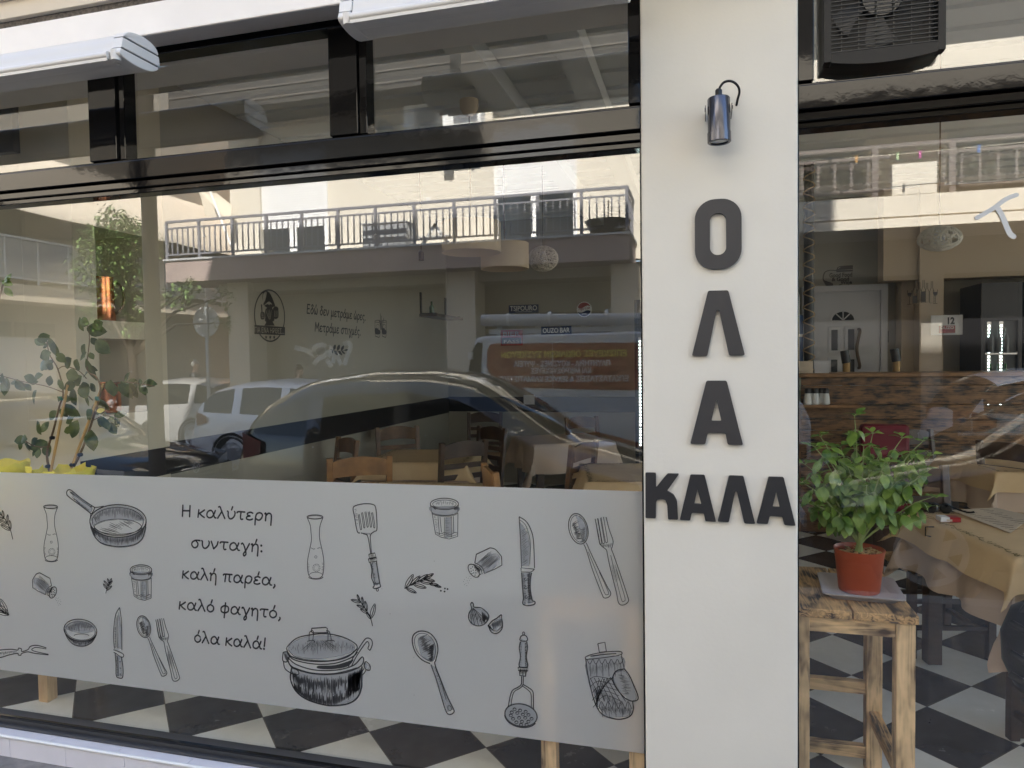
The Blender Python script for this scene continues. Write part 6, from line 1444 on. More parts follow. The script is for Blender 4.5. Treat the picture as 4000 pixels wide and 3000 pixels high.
seat_at(ch1, uch2, pz_(c10(300,208)), pz_(c10(200,186)), 1, "wooden chair turned sideways between the middle table and the side wall")
seat_at(ch2, uch3, pz_(c10(1120,112)), pz_(c10(1285,130)), 1, "dark chair between the middle table and the hanging cloth corner")
seat_at(ch0, uch, pz_(c10(1175,356)), pz_(c10(1255,422)), -1, "light chair seen edge on, just over the frosted film's edge")
seat_at(ch2, uch3, (-2.75,8.25), (-2.42,8.32), 1, "dark chair standing against the back wall's black stripe")
seat_at(ch1, uch2, pz_(c10(1690,60)), pz_(c10(1912,46)), 1, "wooden chair below the round bottle cap sign")
seat_at(ch1, uch2, (-.95,5.2), (-.83,5.55), -1, "wooden chair at the table beside the pillar, rush seat showing")
# right-hand room
TX, TY, TR = 1.56, 3.74, 11
put_table(TX, TY, TR, "square table behind the potted basil, laid with a menu", "tan cloth with a curved hem behind the potted basil", "printed brown paper with a folded corner under the laminated menu")
put_table(2.35, 6.05, 8, "square table at the back before the burnt plank counter", "tan cloth on the back table before the plank counter", "printed brown paper on the back table before the plank counter")
seat_at(ch2, uch3, pz_(c11(445,45)), (2.3,5.62), -1, "dark chair with three slats before the back table")
seat_at(ch2, uch3, (.98,4.48), (1.37,4.56), 1, "dark chair behind the table with the menu, partly hidden by basil leaves")
seat_at(ch2, uch3, (.40,3.36), (.36,3.76), 1, "dark chair behind the burnt wood stool, legs showing through it")
seat_at(ch2, uch3, (1.62,6.5), (1.9,6.72), 1, "dark chair close to the plank counter beside the red cushion")
seat_at(ch2, uch3, (1.32,2.86), (1.72,2.94), -1, "dark chair carrying the black handbag")

# small things on the menu table
def ontab(q, dz=0): return atz(q, .772+dz)
P = [ontab(c11(*q)) for q in ((240,610),(600,590),(900,660),(720,796))]
t = thing("menu_card", "laminated menu card with a bright glare on the brown paper", "menu", tuple(P[0])); MB().prism([(p.x, p.y) for p in P], lambda u, v, d: Vector((u, v, d)), .7725, .7745).build("card", "menu_paper", t)
mb = MB(); A0, AX, AY = P[0], (P[3]-P[0]), (P[1]-P[0]); rnd = random.Random(3)
for k in range(14):
    for col in (0, 1):
        l = rnd.uniform(.12,.3); u0, v0 = .06+k*.064, .12+col*.45
        a, b = A0+AX*u0+AY*v0, A0+AX*u0+AY*(v0+l); mb.ribbon([(a.x,a.y),(b.x,b.y)], .006, lambda u, v: Vector((u, v, .7752)))
mb.build("menu_print", "menu_ink", t)
a = ontab(c11(228,705)); t = thing("cigarette_pack", "small red and white cigarette pack beside the sunglasses", "cigarette pack", tuple(a)); mt = Matrix.Translation((a.x, a.y+.02, .7735)) @ Matrix.Rotation(R(6), 4, 'Z')
MB().box(-.045, .045, -.028, .028, 0, .023, mt).build("box", "pack_red", t, bevel=.001); MB().box(-.0455, -.005, -.0285, .0285, .0015, .0235, mt).build("warning_label", "enamel_white", t); MB().box(-.020, .006, -.0290, -.0286, .004, .014, mt).build("bar_code", "menu_paper", t)
a = ontab(c11(160,640)); t = thing("sunglasses", "black sunglasses lying folded on the brown paper", "sunglasses", tuple(a))
for sx in (-.035, .035): MB().lathe([(0,-.003),(.026,-.001),(.03,.004),(.026,.007),(0,.008)], (a.x+sx, a.y+.04, .795), 20, 'y').build("lens", "car_glass", t, smooth=True)
MB().tube(cat_rom([(a.x-.068, a.y+.04, .80), (a.x-.03, a.y+.035, .822), (a.x, a.y+.036, .81), (a.x+.03, a.y+.035, .822), (a.x+.068, a.y+.04, .80), (a.x+.12, a.y+.01, .785), (a.x+.15, a.y+.0, .79)], 5), .005, 8).build("frame", "black_satin", t, smooth=True)
a = atz(c11(45,770), .76); t = thing("cloth_clip", "black metal clip holding the paper at the table edge", "clip", tuple(a)); MB().tube([(a.x+.03, a.y+.006, .776), (a.x-.008, a.y-.003, .776), (a.x-.008, a.y-.003, .735), (a.x+.016, a.y+.002, .730)], .003, 6).build("wire", "black_satin", t)
# handbag
c = at(c9(1700,850), 2.96); t = thing("handbag", "black leather bag with zips hanging on a chair at the picture's edge", "bag", tuple(c))
MB().lathe([(.02,-.17),(.09,-.16),(.125,-.08),(.13,.03),(.10,.12),(.06,.15)], (c.x+.04, c.y, c.z), 20).build("body", "leather_black", t, smooth=True)
for dz in (.09, -.02, -.1): MB().tube(cat_rom([(c.x-.085, c.y-.06, c.z+dz), (c.x-.02, c.y-.135, c.z+dz-.02), (c.x+.08, c.y-.135, c.z+dz-.01)], 5), .014, 8).build("flap", "leather_black", t, smooth=True)
for dz in (.0, -.09): MB().lathe([(.008,-.002),(.012,0),(.008,.002)], (c.x-.06, c.y-.125, c.z+dz), 12, 'y').build("zip_pull", "steel", t)
MB().tube(cat_rom([(c.x-.04, c.y-.03, c.z+.12), (c.x+.02, c.y-.02, c.z+.2), (c.x+.12, c.y-.02, c.z+.24), (c.x+.13, c.y, c.z+.14)], 6), .012, 8).build("strap", "leather_black", t, smooth=True)
# ------------------------------------------------------------ burnt wood stools by the glass
def make_stool(w_=.385, d_=.49, h=.767):
    t = thing("wooden_stool", "x", "stool", (0,0,0), "burnt wood stools by the glass")
    g_ = .003
    MB().box(-w_/2, -g_, -d_/2, d_/2, h-.030, h).build("plank", "burnt_y", t, bevel=.003); MB().box(g_, w_/2, -d_/2, d_/2, h-.030, h-.001).build("plank", "burnt_y", t, bevel=.003)
    lx, ly = w_/2-.035, d_/2-.035
    for sx in (-1, 1):
        for sy in (-1, 1): MB().box(sx*lx-.028, sx*lx+.028, sy*ly-.028, sy*ly+.028, 0, h-.031).build("leg", "burnt_z", t, bevel=.003)
    for sy in (-1, 1):
        MB().box(-lx+.0285, lx-.0285, sy*ly-.018, sy*ly+.018, h-.082, h-.0315).build("apron", "burnt_x", t, bevel=.002)
        for z in ((.30, .05) if sy > 0 else (.06,)): MB().box(-lx+.0285, lx-.0285, sy*ly-.018, sy*ly+.018, z, z+.045).build("stretcher", "burnt_x", t, bevel=.002)
    for sx in (-1, 1):
        MB().box(sx*lx-.018, sx*lx+.018, -ly+.0285, ly-.0285, h-.081, h-.032).build("apron", "burnt_y", t, bevel=.002)
        MB().box(sx*lx-.018, sx*lx+.018, -ly+.0285, ly-.0285, .20, .245).build("stretcher", "burnt_y", t, bevel=.002)
    return t
SZ0 = .767; st0 = make_stool(); ust = []
place(st0, ust, (.474, 2.70, 0), 0, "burnt wood stool carrying the terracotta pot of basil")
xl = at(c8(1330,1560), 2.5).x
place(st0, ust, (xl+.158, 2.652, 0), 0, "burnt wood stool blurred behind the frosted film next to the pillar")
q = atz(c7(258,1308), 0); t = thing("plant_bench", "plain raw wood bench under the yellow wrapped plants, one leg below the film", "bench", (q.x, q.y, 0))
MB().box(q.x-1.0, q.x+.06, q.y-.12, q.y+.34, SZ0-.035, SZ0).build("top", "burnt_x", t, bevel=.003)
for dx in (0, -.9):
    for dy in (0, .28): MB().box(q.x+dx-.055, q.x+dx, q.y+dy, q.y+dy+.055, 0, SZ0-.0355).build("leg", "raw_z", t, bevel=.003)
MB().box(q.x-.899, q.x-.056, q.y+.012, q.y+.034, SZ0-.10, SZ0-.036).build("apron", "raw_z", t)

# ------------------------------------------------------------ potted basil on its tray
SZ = .767; pc = Vector((at(c9(590,400), 2.66).x, 2.66, SZ))
t = thing("saucer_tray", "grey plastic tray under the terracotta pot", "tray", tuple(pc))
rr = [(.10, SZ+.001), (.125, SZ+.022)]; mt = Matrix.Rotation(R(-4), 4, 'Z')
def sq(r_, z, n=6):
    o = []
    for sx, sy, a0 in ((1,1,0),(-1,1,90),(-1,-1,180),(1,-1,270)):
        for j in range(n+1): th = R(a0+90*j/n); v = mt @ Vector((sx*(r_-.02)+.02*math.cos(th), (sy*(r_-.02)+.02*math.sin(th)), 0)); o.append((pc.x+v.x, pc.y+v.y, z))
    return o
mb = MB(); L = [sq(.098,SZ+.001), sq(.118,SZ+.020), sq(.126,SZ+.021), sq(.127,SZ+.025), sq(.115,SZ+.025), sq(.094,SZ+.007)]; n = len(L[0])
for l in L: mb.v += l
mb.f = [(i*n+j, i*n+(j+1)%n, (i+1)*n+(j+1)%n, (i+1)*n+j) for i in range(len(L)-1) for j in range(n)]+[tuple(range(n)), tuple((len(L)-1)*n+j for j in range(n))]
mb.build("dish", "tray_grey", t, smooth=True)
zt = at(c9(590,235), 2.66).z; r0 = (at(c9(757,270),2.66).x-at(c9(422,270),2.66).x)/2
t = thing("potted_plant", "bushy green basil in a terracotta coloured plastic pot on the stool", "plant", (pc.x, pc.y, SZ+.008))
zb_ = SZ+.009
MB().lathe([(0,zb_),(r0*.78,zb_),(r0*.80,zb_+.006),(r0*.94,zt-.03),(r0*.945,zt-.028),(r0*.98,zt-.006),(r0,zt),(r0*.97,zt+.001),(r0*.93,zt-.006),(r0*.90,zt-.03)], (pc.x, pc.y, 0), 48).build("pot", "terracotta", t, smooth=True)
MB().lathe([(r0*.915,zt-.022),(r0*.5,zt-.014),(0,zt-.010)], (pc.x, pc.y, 0), 30).build("soil", "soil", t, smooth=True)
mb = MB()
for k in range(90):
    a_, q = random.uniform(0,6.28), r0*.86*math.sqrt(random.random()); c = Vector((pc.x+q*math.cos(a_), pc.y+q*math.sin(a_), zt-.012)); s_ = random.uniform(.004,.012); y_ = random.uniform(0,6.28)
    mb.beam(c-Vector((math.cos(y_),math.sin(y_),.15))*s_, c+Vector((math.cos(y_),math.sin(y_),.4))*s_, s_*.9, .002)
mb.build("bark_chips", "chips", t)
stems, lv = MB(), MB(); root = Vector((pc.x, pc.y, zt-.02)); rnd = random.Random(11)
def blade(mb, c, l, wd_, d, up, droop, fold=.25):
    s_ = d.cross(up); s_ = s_.normalized() if s_.length > 1e-4 else Vector((1,0,0)); u = s_.cross(d).normalized(); vs = []
    for i, (a, wv) in enumerate(((0,.06),(.15,.55),(.35,.95),(.55,1.0),(.75,.75),(.9,.36),(1.0,.02))):
        ctr = c + d*(l*a) - u*(l*droop*a*a)
        vs += [ctr - s_*(wd_*wv*.5) - u*(-fold*wd_*wv*.5*(1-.6*a)), ctr - s_*(wd_*wv*.26) + u*(.10*wd_*wv), ctr, ctr + s_*(wd_*wv*.26) + u*(.10*wd_*wv), ctr + s_*(wd_*wv*.5) - u*(-fold*wd_*wv*.5*(1-.6*a))]
    mb.add(vs, [(5*i+j, 5*i+j+1, 5*i+6+j, 5*i+5+j) for i in range(6) for j in range(4)])
tips = [((560,1035),2.62,1),((340,1170),2.60,.9),((300,1235),2.55,.8),((470,1235),2.68,.9),((400,1330),2.56,.8),((680,1150),2.70,1),((620,1230),2.60,.9),((730,1260),2.64,.8),((870,1180),2.66,1),((820,1300),2.72,.8),((1005,1200),2.68,.9),((960,1290),2.58,1),((1060,1290),2.66,.8),((1055,1380),2.62,.7),((240,1350),2.56,.8),((225,1470),2.55,.7),((330,1420),2.66,.7),((520,1370),2.58,.9),((660,1390),2.60,.8),((760,1340),2.52,.8),((880,1400),2.62,.8),((990,1430),2.60,.8),((960,1360),2.74,.7),((1075,1560),2.64,.8),((1030,1620),2.68,.6),((460,1500),2.60,.7),((550,1570),2.56,.7),((400,1580),2.62,.7),((320,1620),2.58,.7),((640,1490),2.54,.8),((830,1470),2.58,.7),((940,1500),2.66,.6),((250,1600),2.64,.6),((440,1650),2.58,.5),((700,1560),2.72,.6),((560,1180),2.74,.8),((420,1240),2.78,.7),((780,1400),2.78,.7),((580,1440),2.76,.7)]
for (q, Y, sc) in tips:
    tip = at(c6(*q), Y); mid = (root+tip)/2 + Vector((-(tip.x-root.x)*.18, (tip.y-root.y)*.1, .03)); pts = cat_rom([root+Vector((rnd.uniform(-.012,.012), rnd.uniform(-.012,.012), 0)), root*.72+mid*.28+Vector((0,0,.02)), mid*.5+tip*.5, tip], 5)
    stems.tube(pts, [.0042*(1-.75*i/(len(pts)-1)) for i in range(len(pts))], 6)
    for nd in range(3):
        base = pts[-1-nd*3] if nd else tip; yaw0 = rnd.uniform(0, 6.28); cnt = (5, 4, 4)[nd]; size = (.027, .038, .044)[nd]*(.75+.4*sc)
        for k in range(cnt):
            yw = yaw0+k*6.28/cnt+rnd.uniform(-.35,.35); pt_ = (rnd.uniform(.1,.8), rnd.uniform(-.9,0), rnd.uniform(-1.35,-.5))[nd]
            d = Vector((math.cos(yw)*math.cos(pt_), math.sin(yw)*math.cos(pt_), math.sin(pt_))); l = size*rnd.uniform(.65,1.4); c = base + d*l*.22
            if c.y-.02 < 2.425: c.y = 2.445
            if c.y+d.y*l < 2.412: d.y = max(d.y, -.02)
            stems.tube([base, c], [.0014, .001], 5); blade(lv, c, l, l*rnd.uniform(.52,.64), d, Vector((rnd.uniform(-.3,.3), rnd.uniform(-.5,.1), 1)), rnd.uniform(.1,.55))
    for k in range(4):   # bigger drooping leaves further down the stem
        base = pts[rnd.randint(len(pts)//2, len(pts)-4)]; yw = rnd.uniform(0,6.28); d = Vector((math.cos(yw)*.7, math.sin(yw)*.7-.1, -.8)).normalized(); c = base+d*.015
        if c.y < 2.44: c.y = 2.45; d.y = abs(d.y)
        stems.tube([base, c], .0012, 5); blade(lv, c, rnd.uniform(.036,.055), rnd.uniform(.024,.033), d, Vector((rnd.uniform(-.3,.3),-.6,.6)), .3)
stems.build("stem", "basil_stem", t, smooth=True); lv.build("foliage", "basil_leaf", t, smooth='all')

# ------------------------------------------------------------ staked vine in yellow wrapping
YP = 2.62
def vp(q, Y=YP): return at(c3(*q), Y)
base_px = ((325,1575),(470,1570)); c0 = (vp(base_px[0])+vp(base_px[1]))/2; cx0 = c0.x
t = thing("potted_vine", "staked leafy vine in a yellow wrapped pot behind the long window", "plant", (cx0, YP, SZ))
MB().lathe([(0,SZ+.002),(.085,SZ+.002),(.115,SZ+.24),(.118,SZ+.26),(.105,SZ+.26),(.10,SZ+.22),(0,SZ+.22)], (cx0, YP, 0), 30).build("pot", "terracotta", t, smooth=True)
zt = vp((450,1545)).z; mb = MB(); n = 44; rows = []
for r_, z, am in ((.10,SZ+.003,.002),(.11,SZ+.16,.004),(.12,SZ+.25,.006),(.138,zt-.004,.014)):
    rows.append([(cx0+(r_+am*math.sin(k*2.1+z*9))*math.cos(2*math.pi*k/n), YP+(r_+am*math.sin(k*2.1+z*9))*math.sin(2*math.pi*k/n)*.9, z+(.012*math.sin(k*1.27)+.008*math.sin(k*3.1)+(.03 if k in (29,30) else 0) if am > .01 else 0)) for k in range(n)])
for r_ in rows: mb.v += r_
mb.f = [(i*n+j, i*n+(j+1)%n, (i+1)*n+(j+1)%n, (i+1)*n+j) for i in range(3) for j in range(n)]; mb.build("wrapping", "yellow_wrap", t, smooth='all')
st = MB(); S = [[(320,1560),(305,1440),(345,1300),(385,1140),(410,1050),(375,900),(320,800),(300,690)], [(480,1530),(540,1400),(600,1230),(650,1050),(625,950),(565,900),(580,700),(560,590)], [(410,1050),(300,1010),(150,980),(0,940),(-60,930)], [(650,1050),(720,990),(850,985),(1000,1010)], [(330,1400),(230,1400),(140,1350)], [(590,1240),(680,1200),(780,1230)], [(375,900),(420,880),(510,910),(560,960)], [(600,1100),(560,1060),(500,990)]]
for k, s_ in enumerate(S):
    pts = cat_rom([vp(q, YP+.02*math.sin(i+k)) for i, q in enumerate(s_)], 5); st.tube(pts, [.006*(1-.7*i/(len(pts)-1)) if k < 2 else .0022 for i in range(len(pts))], 6)
st.build("stem", "twig", t, smooth=True)
for a, b in (((330,1560),(440,1000)), ((462,1540),(668,995))): MB().tube([vp(a, YP-.01), vp(b, YP-.01)], .006, 8).build("cane", "cane", t, smooth=True)
for q in ((392,1090),(632,1090)): p = vp(q, YP-.012); MB().lathe([(.009,-.009),(.011,-.004),(.011,.006),(.009,.010)], tuple(p), 12).build("plant_tie", "tape_green", t)
for q in ((338,1345),(520,1455),(310,1530),(468,1520)): p = vp(q, YP-.012); MB().lathe([(.009,-.007),(.012,-.003),(.012,.004),(.009,.008)], tuple(p), 12).build("plant_tie", "black_satin", t)
rnd = random.Random(4); lf = MB()
LVS = [(300,690,200,.045),(330,720,-80,.05),(275,730,150,.04),(350,750,-100,.05),(380,810,-50,.04),(310,800,200,.045),(300,870,170,.06),(330,860,210,.05),(430,870,30,.055),(20,950,-100,.05),(40,985,-90,.06),(215,965,160,.04),(230,950,20,.04),(225,1060,-130,.06),(320,990,70,.035),(450,935,-10,.06),(500,890,60,.045),(575,870,-80,.075),(510,960,-150,.055),(540,1010,-60,.06),(470,1000,200,.05),(440,1150,-40,.065),(470,1050,-70,.06),(415,1180,200,.035),(590,1330,-90,.065),(490,1260,-110,.06),(465,1220,210,.04),(560,1060,-100,.06),(650,1110,-60,.05),(610,1030,130,.035),(720,1000,-100,.055),(800,1010,-75,.06),(815,965,60,.035),(850,1010,-80,.055),(880,1000,-100,.045),(915,1020,-40,.035),(960,990,20,.03),(670,1230,-70,.055),(720,1260,-50,.05),(745,1240,0,.03),(155,1355,-170,.045),(210,1380,40,.04),(240,1410,-110,.045),(300,1400,-60,.05),(260,1300,120,.05),(280,1290,60,.04),(560,600,160,.045),(530,630,110,.045),(545,760,-120,.05),(640,735,-40,.06),(590,640,-10,.06),(620,620,20,.045),(655,1150,190,.05),(585,1180,-140,.05),(430,1300,20,.035),(345,1590,-80,.04)]
for x, y, a_, l in LVS:
    d = Vector((math.cos(R(a_)), rnd.uniform(-.5,.3), math.sin(R(a_)))).normalized(); c = vp((x, y), YP+rnd.uniform(-.05,.05)) - d*l*.4; blade(lf, c, l*1.5, l*1.3*rnd.uniform(.72,.9), d, Vector((rnd.uniform(-.4,.4), -1, rnd.uniform(-.2,.5))), rnd.uniform(0,.3), .15)
for s_ in S[:6]:
    P_ = cat_rom(s_, 8)
    for k in range(10):
        q = rnd.choice(P_[len(P_)//3:]); a_ = rnd.uniform(-200, 20); l = rnd.uniform(.035, .06); d = Vector((math.cos(R(a_)), rnd.uniform(-.6,.6), math.sin(R(a_)))).normalized()
        blade(lf, vp(q, YP+rnd.uniform(-.03,.08)) + d*.012, l, l*.72, d, Vector((rnd.uniform(-.6,.6), -1, rnd.uniform(-.2,.8))), rnd.uniform(0,.4), .15)
lf.build("foliage", "vine_leaf", t, smooth='all')
p = vp((660,1170), YP-.04); mb = MB(); blade(mb, p-Vector((.03,0,0)), .045, .022, Vector((1,0,.1)).normalized(), Vector((0,-1,.3)), .1); tag(mb.build("yellow_leaf", "leaf_yellow", t, smooth='all'))
# second wrapped pot cut by the frame
p = vp((40,1560)); t = thing("wrapped_pot", "yellow perforated wrapping of a second pot cut off at the window's far end", "plant pot", (p.x-.04, YP, SZ)); zt2 = vp((60,1508)).z; mb = MB(); rows = []
MB().lathe([(0,SZ+.002),(.08,SZ+.002),(.11,SZ+.24),(.1,SZ+.24),(0,SZ+.2)], (p.x-.04, YP, 0), 24).build("pot", "terracotta", t, smooth=True)
for r_, z in ((.10,SZ+.003),(.112,SZ+.25),(.125,zt2)): rows.append([(p.x-.04+r_*math.cos(2*math.pi*k/36), YP+r_*math.sin(2*math.pi*k/36), z+(.008*math.sin(k*1.1) if z > 1 else 0)) for k in range(36)])
for r_ in rows: mb.v += r_
mb.f = [(i*36+j, i*36+(j+1)%36, (i+1)*36+(j+1)%36, (i+1)*36+j) for i in range(2) for j in range(36)]; mb.build("wrapping", "yellow_wrap", t, smooth='all')
lf = MB(); stx = MB()
for k, q in enumerate(((10,330),(40,345),(60,320),(-10,370),(30,370))): blade(lf, vp(q, YP+.02), .055, .035, Vector((math.cos(k*1.4),.1,math.sin(k*1.4)-.3)).normalized(), Vector((0,-1,.3)), .2)
stx.tube(cat_rom([Vector((p.x-.04, YP, SZ+.2)), Vector((p.x-.12, YP, 1.5)), vp((-40,600)), vp((20,350))], 5), .004, 6); stx.build("stem", "twig", t, smooth=True); lf.build("foliage", "basil_leaf", t, smooth='all')

# ------------------------------------------------------------ plank counter and what stands on it
YC = 6.8; zc = at(c6(800,752), YC).z; x0 = at(c6(213,900), YC).x
t = thing("bar_counter", "counter front of burnt brown planks across the back of the room", "counter", (x0, YC, 0))
edges = [at(c6(900,q), YC).z for q in (782,838,962,1060,1138,1215,1330,1450)]
mb = MB(); z1 = zc
for k, z in enumerate(edges[1:]):
    MB().box(x0, 5.2, YC+.0005*(k%2), YC+.03, max(z,.02)+.003, edges[k]-.001).build("plank", "plank_x", t, bevel=.003)
MB().box(x0, 5.2, YC+.004, YC+.03, 0, edges[-1]-.001).build("plank", "plank_x", t)
MB().box(x0-.6, 5.2, YC-.06, YC+.5, edges[0]+.001, edges[0]+.035).build("countertop", "chair_light", t, bevel=.004)
MB().box(x0-.5, x0-.001, YC-.0, YC+.03, edges[2], edges[0]-.001).build("side_board", "teal_board", t)
a, b = at(c6(205,968), YC-.12), at(c6(600,966), YC-.12); MB().box(a.x, b.x, YC-.16, YC-.001, a.z-.018, a.z+.006).build("shelf", "chair_light", t)
MB().box(x0-.06, x0-.002, YC-.03, YC+.03, 0, edges[2]-.002).build("corner_post", "chair_wood", t)
zsh = a.z+.007
for k, q in enumerate((258,282,308,348,375)): p = at(c6(q,930), YC-.11+.03*(k%2)); s_ = thing("salt_shaker", "glass salt shaker with dark cap in the row on the counter shelf", "salt shaker", (p.x, p.y, zsh), "salt shakers on the counter shelf"); MB().lathe([(0,zsh),(.030,zsh),(.036,zsh+.01),(.030,zsh+.07),(.024,zsh+.1),(0,zsh+.1)], (p.x, p.y, 0), 14).build("jar", "salt_white", s_, smooth=True); MB().lathe([(.026,zsh+.1),(.026,zsh+.135),(.018,zsh+.145),(0,zsh+.145)], (p.x, p.y, 0), 14).build("cap", "leather_black", s_, smooth=True)
for q, m_, l in (((246,730),"menu_paper","cream printed card standing on the counter beside the rope post"),((348,728),"door_white","white folded card standing on the counter before the door")):
    p = at(c6(*q), YC+.1); MBc = MB().box(p.x-.06, p.x+.06, p.y-.002, p.y+.002, edges[0]+.036, p.z+.07, None); o = tag(MBc.build("table_card", m_), l, "card")
for q in ((508,690),(833,680)):
    p = at(c6(*q), YC+.9); s_ = thing("bar_stool", "tall stool behind the counter, only a %s black topped post showing" % ("first" if q[0] < 600 else "second"), "stool", (p.x, p.y, 0))
    s_["label"] = "black capped stool post showing over the counter in front of the white door" if q[0] < 600 else "black capped stool post showing over the counter right of the white door"
    MB().tube([(p.x-.01, p.y, .0), (p.x, p.y, p.z+.0)], .035, 12).build("post", "cane", s_, smooth=True); MB().tube([(p.x, p.y, p.z-.005), (p.x-.02, p.y, p.z+.12)], .042, 12).build("cap", "leather_black", s_, smooth=True)
    MB().box(p.x-.18, p.x+.18, p.y+.04, p.y+.40, .70, .76).build("seat", "leather_black", s_, bevel=.01)
# rope wound post
p = at(c6(265,400), YC+.25); r_ = .045; t = thing("rope_post", "dark post wound with rope crosses between counter and ceiling", "post", (p.x, p.y, edges[0]+.036)); MB().tube([(p.x, p.y, edges[0]+.037), (p.x, p.y, CEZ)], r_, 14).build("shaft", "leather_black", t, smooth=True)
for s_ in (-1, 1): MB().tube([(p.x+(r_+.004)*math.cos(s_*k*.5), p.y+(r_+.004)*math.sin(s_*k*.5), edges[0]+.05+k*.0105) for k in range(178)], .006, 5).build("rope", "rope", t)
# cushion
a, b = at(c6(600,1090), 6.3), at(c6(912,1225), 6.3); t = thing("red_bench", "dark red upholstered bench back against the plank counter", "bench", ((a.x+b.x)/2, 6.3, 0)); MB().box(a.x, b.x, 6.25, 6.38, b.z-.1, a.z).build("backrest", "cushion_red", t, bevel=.03); MB().box(a.x, b.x, 5.95, 6.24, .38, .48).build("seat", "cushion_red", t, bevel=.03); MB().box(a.x+.03, b.x-.03, 5.98, 6.36, 0, .379).build("base", "chair_dark", t)
# back wall features of the right-hand room
YK = YBK-.001
def rect(q0, q1, Y): a, b = at(q0, Y), at(q1, Y); return min(a.x,b.x), max(a.x,b.x), min(a.z,b.z), max(a.z,b.z)
x0, x1, z0, z1 = rect(c6(278,258), c6(700,750), YK)
t = thing("white_door", "white panelled door with an arched glass light and brown handle", "door", ((x0+x1)/2, YK, 0))
MB().box(x0-.03, x1+.03, YK-.05, YK-.0005, 0, z1+.03).build("leaf", "door_white", t)
MB().box(x0-.10, x0-.031, YK-.08, YK-.0005, 0, z1+.10).box(x1+.031, x1+.10, YK-.08, YK-.0005, 0, z1+.10).box(x0-.0305, x1+.0305, YK-.08, YK-.0005, z1+.031, z1+.10).build("frame", "door_white", t)
def arch(xa, xb, zb_, zt_, k=1.0): c_ = (xa+xb)/2; r_ = (xb-xa)/2*k; return [(c_+r_*math.cos(R(a)), zb_+(zt_-zb_)*k*math.sin(R(a))) for a in range(0, 181, 12)]
xa, xb, za, zb_ = rect(c6(408,365), c6(550,416), YK)
MB().prism(arch(xa,xb,za,zb_,1.25), lambda u, v, d: Vector((u,d,v)), YK-.066, YK-.0505).build("arch_moulding", "door_white", t); pa = MB().prism(arch(xa,xb,za,zb_), lambda u, v, d: Vector((u,d,v)), YK-.069, YK-.0665).build("arch_pane", "window_dark", t)
mb = MB()
for a in (50, 90, 130): mb.beam(((xa+xb)/2, YK-.072, za), ((xa+xb)/2+(xb-xa)/2*.98*math.cos(R(a)), YK-.072, za+(zb_-za)*.98*math.sin(R(a))), .012, .005, (0,1,0))
mb.build("glazing_bar", "door_white", pa)
for q0, q1 in ((c6(404,480),c6(444,612)), (c6(511,476),c6(551,608)), (c6(402,672),c6(442,755)), (c6(514,670),c6(552,755))):
    xa, xb, za, zb_ = rect(q0, q1, YK); MB().box(xa-.035, xb+.035, YK-.064, YK-.0505, za-.035, zb_+.035).build("pane_moulding", "door_white", t, bevel=.004); MB().box(xa, xb, YK-.068, YK-.0645, za, zb_).build("pane", "window_dark", t)
p = at(c6(592,600), YK-.09); MB().tube(cat_rom([(p.x, YK-.05, p.z+.22), (p.x, p.y-.02, p.z+.19), (p.x-.03, p.y-.02, p.z), (p.x, p.y-.02, p.z-.19), (p.x, YK-.05, p.z-.22)], 6), .017, 8).build("handle", "bronze", t, smooth=True)
x0, x1, z0, z1 = rect(c6(985,-200), c6(1135,800), 8.3)
tag(MB().box(x0, x1, 8.3, YK-.001, 0, CEZ).build("wall_pillar", "room_brown"), "beige wall pillar between the white door and the drinks fridge", "pillar")
x0, x1, z0, z1 = rect(c6(860,-100), c6(985,800), 8.55); tag(MB().box(x0, x1, 8.5, YK-.002, 0, CEZ).build("wall_pillar", "room_brown"), "shallower beige wall strip behind the bottles decoration", "pillar")
tag(MB().box(1.9, 8, 8.35, 8.60, at(c6(1300,140),8.35).z, CEZ).build("bulkhead", "room_brown"), "beige bulkhead under the ceiling above the drinks fridge", "bulkhead")
x0, x1, z0, z1 = rect(c6(1057,385), c6(1262,510), 8.2)
t = thing("ouzo_sign", "white tin plate with the number 12 over a red OUZO field", "sign", ((x0+x1)/2, 8.2, (z0+z1)/2)); MB().box(x0, x1, 8.2, 8.215, z0, z1).build("plate", "enamel_white", t, bevel=.004)
MB().box(x0+(x1-x0)*.24, x0+(x1-x0)*.76, 8.196, 8.1985, z0+.02, z0+(z1-z0)*.47).build("red_field", "sign_red", t); mb = MB(); text_into(mb, "12", lambda u, v: Vector((x0+(x1-x0)*.52+u, 8.1955, z0+(z1-z0)*.55+v)), width=(x1-x0)*.22, height=(z1-z0)*.32, bold=.05); mb.build("number", "sign_black", t)
mb = MB(); text_into(mb, "OUZO", lambda u, v: Vector((x0+(x1-x0)*.28+u, 8.1945, z0+(z1-z0)*.30+v)), width=(x1-x0)*.44, height=(z1-z0)*.14, bold=.03); mb.build("lettering", "enamel_white", t)
MB().box((x0+x1)/2-.02, (x0+x1)/2+.02, 8.2155, 8.3, (z0+z1)/2-.02, (z0+z1)/2+.02).build("mount", "steel", t)
x0, x1, z0, z1 = rect(c6(702,487), c6(778,560), YK); t = thing("price_list", "small dark framed price list beside the white door", "notice", (x0, YK, z0)); MB().box(x0, x1, YK-.02, YK-.0005, z0, z1).build("frame", "leather_black", t); MB().box(x0+.015, x1-.015, YK-.023, YK-.0205, z0+.015, z1-.015).build("paper", "menu_paper", t)
mb = MB()
for k in range(7):
    for xx in (.28, .72): mb.ribbon([(x0+(x1-x0)*(xx-.08), z0+(z1-z0)*(.2+.09*k)), (x0+(x1-x0)*(xx+.12), z0+(z1-z0)*(.2+.09*k))], .012, lambda u, v: Vector((u, YK-.0245, v)))
mb.build("print", "menu_ink", t)
